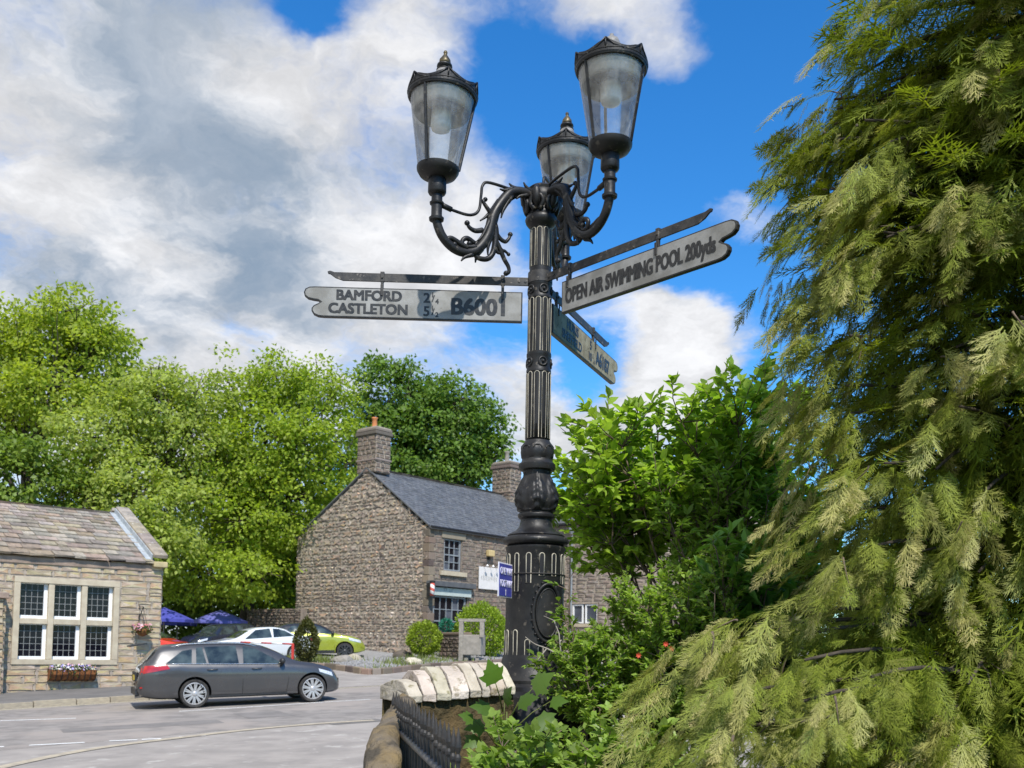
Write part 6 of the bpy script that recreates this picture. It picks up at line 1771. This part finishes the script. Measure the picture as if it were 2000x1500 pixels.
def shoots(mb, rg, stems, sub, reach, imin=3):
    """grow twigs from the given stems: returns tip list (point, direction)"""
    tips = []
    for a, b, ra in stems:
        pts = limb(mb, a, b, ra, ra * .35, .10, rg, 8, 6)
        for k in range(sub):
            i = rg.randint(imin, 8); p = pts[i]; d = (Vector(b) - Vector(a)).normalized()
            q = Vector((rg.gauss(0, 1), rg.gauss(0, 1), rg.gauss(.25, .6))).normalized() * reach * rg.uniform(.5, 1.1) + d * reach * .5
            tw = limb(mb, p, p + q, ra * .35, .0025, .12, rg, 6, 4); tips.append(tw)
    return tips


def leafy_shrub(name, label, base, stems, sub, reach, per, size, lm, seed, shape=None, pair=True, up=.5, extra=None, cat_='shrub', imin=3):
    """stems in coordinates relative to base; leaves in pairs along the twigs"""
    rg = random.Random(seed); r = NR(seed); t = empty(name, base); tag(t, label, cat_)
    mb = MB(); tips = shoots(mb, rg, stems, sub, reach, imin); mb.build('stems', TWIG, t, smooth=True)
    pos, fw, nr = [], [], []
    for tw in tips:
        n = len(tw)
        for k in range(per):
            s = rg.uniform(.25, 1.0); f = s * (n - 1); i = min(int(f), n - 2); p = tw[i].lerp(tw[i + 1], f - i); d = (tw[i + 1] - tw[i]).normalized()
            sd = d.cross(Vector((rg.gauss(0, .5), rg.gauss(0, .5), 1))).normalized() * (1 if k % 2 else -1)
            pos.append(p); fw.append(sd * rg.uniform(.5, 1.1) + d * rg.uniform(.3, 1.0) + Vector((0, 0, rg.uniform(-.45, .35)))); nr.append(Vector((rg.gauss(0, .45), rg.gauss(-.15, .45), up + .6)))
        pos.append(tw[-1]); fw.append((tw[-1] - tw[-2]).normalized()); nr.append(Vector((rg.gauss(0, .5), -.5, 1)))
    pos, fw, nr = np.array(pos), np.array(fw), np.array(nr); sh = shape or leaf_shape(1, .62)
    V, T_, _ = scatter(sh[0], sh[1], pos, rotmats(fw, nr), r.uniform(.65, 1.25, len(pos)) * size); parts = [(V, T_, None)]
    if extra is not None: parts += extra(r)
    V, T_, _ = cat(parts); me = raw_mesh('foliage', V, T_, lm, smooth=False); link('foliage', me, t)
    return t


def S(px, py, Y, base): return at(px, py, Y) - Vector(base)


OVAL = (np.array([(0, 0, 0), (-.30, .45, .10), (0, 1, -.1), (.30, .45, .10), (0, .45, 0)], float), np.array([(0, 4, 1), (0, 3, 4), (1, 4, 2), (4, 3, 2)]))


def build_shrubs():
    dog = leaf_mat('dogwood_leaf', (.21, .36, .036), (.34, .47, .075), .55, .45)
    # dogwood behind the post, its stems fanning up from the right
    b = at(1370, 1268, 7.6); b.z = .55
    rg = random.Random(300); st = []
    for px, py in ((1120, 900), (1130, 850), (1175, 810), (1215, 800), (1240, 830), (1290, 790), (1330, 770), (1385, 770), (1430, 780), (1475, 760), (1525, 770), (1180, 940), (1250, 880), (1330, 850), (1410, 860), (1500, 850), (1540, 880), (1200, 860), (1270, 830), (1360, 810), (1450, 820), (1300, 900), (1220, 930), (1400, 930), (1480, 930), (1150, 905), (1195, 835), (1550, 800), (1580, 860), (1600, 950), (1560, 980), (1620, 1040), (1570, 1080), (1520, 1040), (1640, 900), (1600, 1120)):
        py += 60 if px < 1200 else (48 if px < 1300 else 30)
        Y = 7.6 + rg.uniform(-.7, .7); st.append((S(rg.uniform(1290, 1420), 1330, 7.6, b), S(px + rg.uniform(-12, 12), py + 25, Y, b), rg.uniform(.010, .018)))
    leafy_shrub('dogwood_shrub', 'tall broad-leaved shrub with bare arching stems behind the lamp post', b, st, 26, .34, 15, .092, dog, 301, leaf_shape(1, .66), imin=5)
    # paler willowy shoots in its middle
    b = at(1420, 1268, 7.0); b.z = .55; st = []
    for px, py in ((1290, 960), (1330, 930), (1375, 910), (1420, 920), (1465, 900), (1510, 900), (1350, 1000), (1400, 980), (1450, 990), (1310, 1020), (1500, 970)):
        st.append((S(px + 30, 1300, 7.0, b), S(px, py, 7.0 + rg.uniform(-.3, .3), b), .009))
    leafy_shrub('willowy_shrub', 'light green narrow-leaved shrub in front of the broad-leaved one', b, st, 20, .20, 13, .075, leaf_mat('pale_leaf', (.22, .36, .055), (.32, .46, .095), .55), 302, leaf_shape(1, .38))
    # small-leaved shrub crowding the foot of the post
    b = at(1230, 1268, 5.7); b.z = .5; st = []
    for k in range(46):
        px = rg.uniform(1125, 1420); py = rg.uniform(1120, 1400); Y = 5.75 + rg.uniform(-.35, .45)
        if px < 1190: py = max(py, 1285)
        elif px < 1290: py = max(py, 1195)
        st.append((S(px + rg.uniform(-10, 60), 1480, Y, b), S(px, py, Y, b), .008))
    leafy_shrub('small_leaf_shrub', 'dense small-leaved shrub crowding the right side of the lamp post base', b, st, 24, .17, 42, .036, leaf_mat('small_leaf', (.21, .33, .045), (.33, .44, .095), .5), 303, OVAL)
    # a few sprigs that cross in front of the drum
    b = at(1110, 1268, 5.6); b.z = .5
    st = [(S(1135, 1400, 5.62, b), S(1110, 1262, 5.62, b), .007), (S(1130, 1380, 5.6, b), S(1075, 1300, 5.6, b), .007), (S(1125, 1390, 5.62, b), S(1060, 1325, 5.6, b), .006), (S(1150, 1330, 5.7, b), S(1112, 1130, 5.75, b), .006), (S(1140, 1330, 5.7, b), S(1105, 1215, 5.7, b), .006)]
    leafy_shrub('sprig_shrub', 'thin light-green sprigs crossing in front of the lamp post drum', b, st, 9, .11, 7, .052, leaf_mat('sprig_leaf', (.13, .22, .03), (.20, .29, .05), .4), 304, leaf_shape(1, .55))
    # dead bare twig across the drum
    dt = empty('dead_twig', b); tag(dt, 'bare pale twig curving across the lower drum', 'twig')
    mb = MB(); q = [S(1125, 1345, 5.6, b), S(1112, 1318, 5.58, b), S(1098, 1290, 5.56, b), S(1075, 1270, 5.55, b), S(1045, 1258, 5.55, b), S(1026, 1244, 5.56, b)]
    pts = [Vector(p) for p in cspline([tuple(v) for v in q], 4)]; mb.tube(pts, [.007 - .005 * i / len(pts) for i in range(len(pts))], 6)
    mb.tube([pts[8], S(1094, 1262, 5.56, b), S(1092, 1238, 5.57, b), S(1082, 1212, 5.58, b), S(1062, 1203, 5.6, b)], [.005, .004, .004, .003, .002], 5); mb.tube([pts[13], S(1050, 1290, 5.56, b), S(1042, 1310, 5.56, b)], [.004, .003, .002], 5)
    mb.build('branch', WOODG, dt, smooth=True)
    # glossy dark laurel between shrub and conifer
    b = at(1460, 1268, 5.9); b.z = .5; st = []
    for k in range(26):
        px, py = rg.uniform(1375, 1540), rg.uniform(1065, 1215); Y = 5.9 + rg.uniform(-.3, .3); st.append((S(px + 20, 1330, Y, b), S(px, py, Y, b), .010))
    leafy_shrub('laurel_shrub', 'dark glossy large-leaved shrub beside the golden conifer', b, st, 5, .15, 9, .125, leaf_mat('laurel_leaf', (.11, .25, .035), (.20, .36, .065), .45, .35), 305, leaf_shape(1, .40))
    # added shrub closing the view under the conifer, leaf green darkened for shade
    b = at(1600, 1268, 7.0); b.z = .45; st = []
    for k in range(44):
        px, py = rg.uniform(1330, 1950), rg.uniform(1150, 1420); Y = 7.0 + rg.uniform(-.5, .6); st.append((S(px + 20, 1470, Y, b), S(px, py, Y, b), .010))
    leafy_shrub('shade_shrub', 'dim green shrub filling the dark gaps below the conifer', b, st, 14, .28, 12, .11, leaf_mat('shade_leaf', (.07, .14, .02), (.12, .21, .035), .35), 309, OVAL)
    # rhododendron sprout with pale leaves
    b = at(1505, 1300, 4.7); st = [(S(1520, 1330, 4.7, b), S(1500, 1225, 4.7, b), .008), (S(1520, 1330, 4.7, b), S(1475, 1215, 4.7, b), .007), (S(1520, 1330, 4.7, b), S(1535, 1210, 4.7, b), .007)]
    leafy_shrub('rhododendron', 'small rhododendron shoot with pale buff undersides among the conifer', b, st, 4, .05, 8, .085, leaf_mat('rhodo_leaf', (.14, .20, .05), (.36, .33, .20), .2, .6), 306, leaf_shape(1, .36), cat_='plant')
    # ivy at the bottom of the picture
    iv = np.array([(0, 0, 0), (.32, .02, .04), (.50, .28, .02), (.28, .42, .05), (.26, .66, .02), (0, 1, -.08), (-.26, .66, .02), (-.28, .42, .05), (-.50, .28, .02), (-.32, .02, .04)]); ivc = np.vstack([iv, [(0, .36, 0)]]); ivt = np.array([(10, i, (i + 1) % 10) for i in range(10)])
    b = at(1080, 1268, 4.9); b.z = .4; st = []
    for k in range(40):
        px = rg.uniform(930, 1330); top = 1440 + 30 * math.sin(px * .02) + (70 if px < 960 else 0); py = rg.uniform(top, 1530); Y = 4.9 + rg.uniform(-.4, .35); st.append((S(px + 15, 1640, Y, b), S(px, py, Y, b), .007))
    leafy_shrub('ground_ivy', 'light green ivy heaped along the bottom below the lamp post', b, st, 9, .14, 12, .058, leaf_mat('ivy_leaf', (.19, .30, .045), (.31, .42, .10), .46, .4), 307, (ivc, ivt), cat_='ivy')
    # ivy creeping on the mossy wall
    r = NR(77); k = 900; px = 845 + 110 * r.uniform(0, 1, k) ** .8; py = r.uniform(1368, 1462, k); Yw = 6.05 + (px - 800) * .0042
    pos = np.array([at(float(a), float(b_), float(c)) for a, b_, c in zip(px, py, Yw - .06 - r.uniform(0, .04, k))]); b0 = Vector((pos[:, 0].mean(), pos[:, 1].mean(), .6))
    V, T_, _ = scatter(ivc, ivt, pos - np.array(b0), rotmats(r.normal(0, .6, (k, 3)) + (0, 0, -.7), r.normal(0, .35, (k, 3)) + (0, -1, .3)), r.uniform(.025, .055, k))
    t = empty('wall_ivy', b0); tag(t, 'yellow-green ivy creeping over the mossy wall face', 'ivy'); link('foliage', raw_mesh('foliage', V, T_, leaf_mat('wall_ivy_leaf', (.10, .14, .018), (.19, .22, .04), .3)), t)
    mb = MB()
    for q in range(8):
        x0 = rg.uniform(855, 950); mb.tube([at(x0 + rg.uniform(-10, 10), yy, 6.05 + (x0 - 800) * .0042 - .03) - b0 for yy in (1470, 1440, 1410, 1385, 1368)], .004, 4)
    mb.build('stems', TWIG, t, smooth=True)
    # sycamore seedling with big lobed leaves
    b = at(985, 1520, 5.3); t = empty('sycamore_seedling', b); tag(t, 'young sycamore with big lobed leaves in front of the lamp base', 'sapling')
    ms = maple_shape(); mb = MB(); P, Fw, Nn, Sc = [], [], [], []
    for px, py, sz, ax, ay in ((968, 1335, .17, -.3, 1.1), (1040, 1345, .19, .9, .8), (960, 1385, .15, -1, .2), (1005, 1420, .16, .3, -.9), (1050, 1400, .17, 1.0, -.5), (945, 1415, .14, -1, -.2), (985, 1372, .14, .2, .6), (1012, 1372, .15, .8, .3), (935, 1440, .13, -.8, -.5), (1075, 1370, .13, 1, .1), (960, 1465, .14, -.5, -.8), (1000, 1470, .14, .4, -.8), (925, 1405, .11, -1, .4)):
        tip = at(px, py, 5.25 + rg.uniform(-.12, .12)) - b; st0 = at(985 + (px - 985) * .2, py + 55, 5.3) - b
        mb.tube([st0, (st0 + tip) / 2 + Vector((0, 0, .015)), tip], [.004, .003, .0025], 5); P.append(tip); Fw.append(Vector((ax, -.45, ay))); Nn.append(Vector((rg.uniform(-.3, .3), -.75, .75))); Sc.append(sz * .82)
    mb.tube([Vector((0, 0, -.2)), at(988, 1450, 5.3) - b, at(990, 1390, 5.3) - b], [.009, .007, .004], 6); mb.build('stem', leaf_mat('green_stem', (.16, .2, .05), (.2, .22, .07)), t, smooth=True)
    V, T_, _ = scatter(ms[0], ms[1], np.array(P), rotmats(np.array(Fw), np.array(Nn)), np.array(Sc)); link('leaves', raw_mesh('leaves', V, T_, leaf_mat('sycamore_leaf', (.085, .17, .022), (.13, .22, .035), .45, .45)), t)
    # three small orange flowers among the leaves
    for i, (px, py, lab) in enumerate(((1300, 1258, 'upper orange-red flower in the small-leaved shrub'), (1311, 1267, 'middle orange-red flower in the small-leaved shrub'), (1247, 1280, 'orange-red flower nearest the lamp post in the shrub'))):
        c = at(px, py, 5.15); f = MB()
        for k in range(7):
            a = k * 2 * math.pi / 7; f.add([(0, 0, 0), (.009 * math.cos(a - .4), -.004, .009 * math.sin(a - .4)), (.017 * math.cos(a), -.010, .017 * math.sin(a)), (.009 * math.cos(a + .4), -.004, .009 * math.sin(a + .4))], [(0, 1, 2, 3)])
        o = f.build('flower', mat('orange_petal', (.60, .09, .035), (.5, .06, .03), 9, .6)); o.location = c; tag(o, lab, 'flower', 'orange flowers in the shrub')


build_shrubs()


# ---------------------------------------------------------------- golden conifer
def spray_shape(seed, nside=9, sub=4):
    """flat feathery spray, unit length along +y, drooping, with scale-leaved branchlets; returns verts, triangles and 0..1 tip values"""
    rg = random.Random(seed); v, f, a = [], [], []
    def strip(p, q, w0, t0, t1, w1=None):
        p, q = np.array(p, float), np.array(q, float); d = q - p; n = np.array([-d[1], d[0], 0.0]); n /= np.linalg.norm(n) + 1e-9; o = len(v)
        if w1 is None:
            v.extend([p - n * w0 * .8, p + n * w0 * .8, q * .55 + p * .45 + n * w0 * 1.15, q, q * .55 + p * .45 - n * w0 * 1.15][:2] + [q]); f.append((o, o + 2, o + 1)); a.extend([t0, t0, t1])
        else:
            v.extend([p - n * w0, p + n * w0, q + n * w1, q - n * w1]); f.extend([(o, o + 3, o + 2), (o, o + 2, o + 1)]); a.extend([t0, t0, t1, t1])
    def curve(s): return np.array([.06 * math.sin(s * 2.2 + seed), s, -.26 * s * s])
    for k in range(3): strip(curve(k / 3), curve((k + 1) / 3), .012 - .002 * k, .05 + .25 * k, .30 + .25 * k, .010 - .0025 * k)
    for k in range(nside):
        s = .05 + .90 * k / nside
        for sg in (-1, 1):
            if rg.random() < .08: continue
            p = curve(s + (.04 if sg > 0 else 0)); L = (.36 * (1 - s) ** .7 + .09) * rg.uniform(.7, 1.2) * (1 if s > .12 else .8); an = R(rg.uniform(26, 42)); d = np.array([sg * math.sin(an), math.cos(an), -.20 + rg.uniform(-.22, .12)])
            q = p + d * L; t0 = .15 + .5 * s; strip(p, q, .0125, t0, min(1, t0 + .5), .006)
            ns = max(2, int(sub * L / .28 + 1))
            for j in range(ns):
                u = .15 + .80 * j / ns; pp = p + d * L * u; l2 = (.15 * (1 - u) + .06) * rg.uniform(.8, 1.25)
                for s2 in (-1, 1):
                    a2 = an * sg + s2 * R(rg.uniform(22, 40)); d2 = np.array([math.sin(a2), math.cos(a2), rg.uniform(-.35, .10)]); strip(pp, pp + d2 * l2, .0125, min(1, t0 + .35 * u), min(1, t0 + .35 * u + .35))
    return np.array(v), np.array(f), np.array(a)


def build_conifer():
    tx, ty = 2.72, 5.0; t = empty('golden_conifer', (tx, ty, .5)); tag(t, 'huge golden-green conifer with feathery cream-tipped sprays filling the right', 'tree')
    rg = random.Random(500)
    mb = MB(); limb(mb, (0, 0, -.3), (0, 0, 8.2), .20, .02, .01, rg, 12, 10); mb.build('trunk', BARK, t, smooth=True)
    # how far branch tips reach at each height above the ground
    zs = [.4, 1.0, 1.5, 1.9, 2.3, 2.8, 3.3, 3.8, 4.2, 4.7, 5.4, 6.5, 8.6]; rs = [1.80, 1.82, 1.62, 1.46, 1.37, 1.40, 1.52, 1.52, 1.42, 1.28, 1.05, .75, .05]
    fine = [spray_shape(900 + k, 9, 3) for k in range(9)]; plain = [spray_shape(950 + k, 6, 1) for k in range(4)]
    shapes = fine + plain; buckets = [[] for _ in shapes]; bm = MB(); tw = MB()
    cam_d = Vector((-tx, -ty, 0)).normalized()

    def branch(z, az, reach, lift, dens, dark=0.0):
        d = Vector((math.cos(az), math.sin(az), 0)); sd = Vector((-d.y, d.x, 0)); p0 = Vector((0, 0, z - .5 - reach * lift * .4)); pts = []
        n = 10; sw = rg.uniform(-.14, .14)
        for i in range(n + 1):
            s = i / n; pts.append(p0 + d * reach * s + sd * sw * reach * s * s + Vector((0, 0, reach * (lift * s - (.36 - .1 * (lift > .2)) * s ** 2.4))))
        bm.tube(pts[:9], [.017 * (1 - s / n) + .003 for s in range(9)], 5)
        seen = d.dot(cam_d) > -.25
        for k in range(int(dens * (.55 + .35 * reach))):
            s = 1 - rg.random() ** 1.35 * .80; f = s * n; i = min(int(f), n - 1); p = pts[i].lerp(pts[i + 1], f - i); tg = (pts[i + 1] - pts[i]).normalized()
            side = rg.choice((-1, 1)); a = rg.uniform(.1, .95) if s < .95 else rg.uniform(0, .35)
            fw = tg * math.cos(a) + sd * side * math.sin(a) + Vector((0, 0, rg.uniform(-1.05, .10)))
            nr = Vector((0, 0, 1)) + d * .7 + sd * rg.uniform(-.8, .8) + Vector((rg.gauss(0, .3), rg.gauss(0, .3), 0))
            off = sd * side * rg.uniform(0, .20) * (1.15 - s) + Vector((0, 0, rg.uniform(-.12, .05)))
            L = rg.uniform(.13, .27) * (.78 if pts[-1].y < -1.2 and rg.random() < .6 else 1)
            g = (s - .55) / .45
            gold = 0.0 if g <= 0 else min(1.0, max(0.0, g ** 1.4 * rg.uniform(.1, 1.15) * (1 - dark)))
            if rg.random() < .34: gold *= .2
            near = seen and s > .62
            buckets[rg.randrange(len(fine)) if near else len(fine) + rg.randrange(len(plain))].append((p + off, fw, nr, L if near else L * 1.35, gold))
            if near and rg.random() < .05: tw.tube([p, p + off * .5, p + off + fw.normalized() * L * .4], [.005, .004, .0015], 4)
    for k in range(3900):                                               # shaded foliage round the trunk
        az = rg.uniform(-math.pi, math.pi); rr_ = rg.uniform(.15, 1.0); z = rg.uniform(.2, 4.6); rr_ *= float(np.interp(z + .5, zs, rs)) * .74
        p = Vector((math.cos(az) * rr_, math.sin(az) * rr_, z)); d = Vector((math.cos(az), math.sin(az), 0))
        buckets[len(fine) + rg.randrange(len(plain))].append((p, d + Vector((rg.gauss(0, .5), rg.gauss(0, .5), rg.uniform(-1, .2))), Vector((rg.gauss(0, .6), rg.gauss(0, .6), 1)) + d * .5, rg.uniform(.28, .45), 0.0))
    cam_az = math.atan2(-ty, -tx)
    for i in range(600):
        z = .45 + (4.7 * rg.random() if rg.random() < .9 else 4.5 + 2.5 * rg.random()); az = rg.uniform(-math.pi, math.pi); da = abs((az - cam_az + math.pi) % (2 * math.pi) - math.pi)
        if da > 1.75 and rg.random() < .78: continue                      # the far side is thinner
        branch(z, az, float(np.interp(z, zs, rs)) * rg.uniform(.66, 1.05), rg.uniform(-.05, .42), (26 if da < 1.75 else 10) * (1 if z < 5.0 else .5))

    def to(px, py, Y, lift=.25, dens=24, dark=.0):
        e = at(px, py, Y) - Vector((tx, ty, 0)); reach = math.hypot(e.x, e.y); az = math.atan2(e.y, e.x); branch(e.z - reach * (lift - .36 + .1 * (lift > .2)) + reach * lift * .4, az, reach, lift, dens, dark)
    # long drooping branches that break the outline
    for px, py, Y, dk in ((1515, 320, 5.0, .9), (1510, 400, 5.0, .9), (1530, 270, 5.2, .85), (1570, 280, 5.1, .8), (1525, 470, 4.8, .8), (1510, 610, 4.6, .3), (1510, 690, 4.5, .35), (1665, 60, 5.2, .85), (1670, 140, 5.2, .85), (1660, 220, 5.2, .8), (1650, 20, 5.3, .9), (1550, 835, 4.4, .0), (1570, 940, 4.3, .0), (1560, 1030, 4.3, .0), (1550, 1110, 4.2, .0), (1450, 1230, 4.1, .1), (1385, 1235, 4.0, .0), (1345, 1300, 3.9, .0), (1355, 1350, 3.8, .0), (1315, 1440, 3.7, .0), (1345, 1420, 3.6, .0), (1390, 1480, 3.5, .1), (1440, 1300, 3.9, .0), (1500, 1380, 3.6, .0), (1300, 1480, 3.7, .05), (1560, 760, 4.4, .1), (1580, 420, 4.7, .2), (1600, 560, 4.5, .1)):
        to(px, py, Y, rg.uniform(.18, .34), 46, dk)
    bo = bm.build('branches', BARK, t, smooth=True); bo['kind'] = 'stuff'; to_ = tw.build('twigs', TWIG, t, smooth=True); to_['kind'] = 'stuff'
    parts = []; tot = 0
    for sh, bk in zip(shapes, buckets):
        if not bk: continue
        pos = np.array([b[0] for b in bk]); fw = np.array([b[1] for b in bk]); nr = np.array([b[2] for b in bk]); sc = np.array([b[3] for b in bk]); g = np.array([b[4] for b in bk])
        V, T_, A = scatter(sh[0], sh[1], pos, rotmats(fw, nr), sc, .25 + .75 * sh[2], g); parts.append((V, T_, A)); tot += len(bk)
    V, T_, A = cat(parts); print('conifer sprays', tot, 'quads', len(T_), [len(s_[1]) for s_ in shapes])
    lm = leaf_mat('golden_conifer_leaf', (.135, .19, .016), (.25, .29, .032), .40, .6, tip=(.57, .50, .235), spread=.34)
    link('crown', raw_mesh('crown', V, T_, lm, attr=A), t)
    # little cones on the upper dark sprays
    cn = MB().lathe([(.001, -.008), (.007, -.004), (.008, .003), (.004, .008), (.001, .010)], 6).mesh('cone', mat('cone_brown', (.07, .055, .04), (.11, .09, .07), 30, .9))
    pick = [b for bk in buckets for b in bk if b[4] < .12 and b[0].z > 2.9 and b[0].x < -.75 and b[0].y < .6 and b[0].z > 3.1]
    rg.shuffle(pick)
    for b in pick[:130]:
        o = link('cone', cn, t); o.location = b[0] + b[1].normalized() * b[3] * rg.uniform(.1, .5) + Vector((0, 0, -.006)); o.scale = (.9,) * 3


build_conifer()
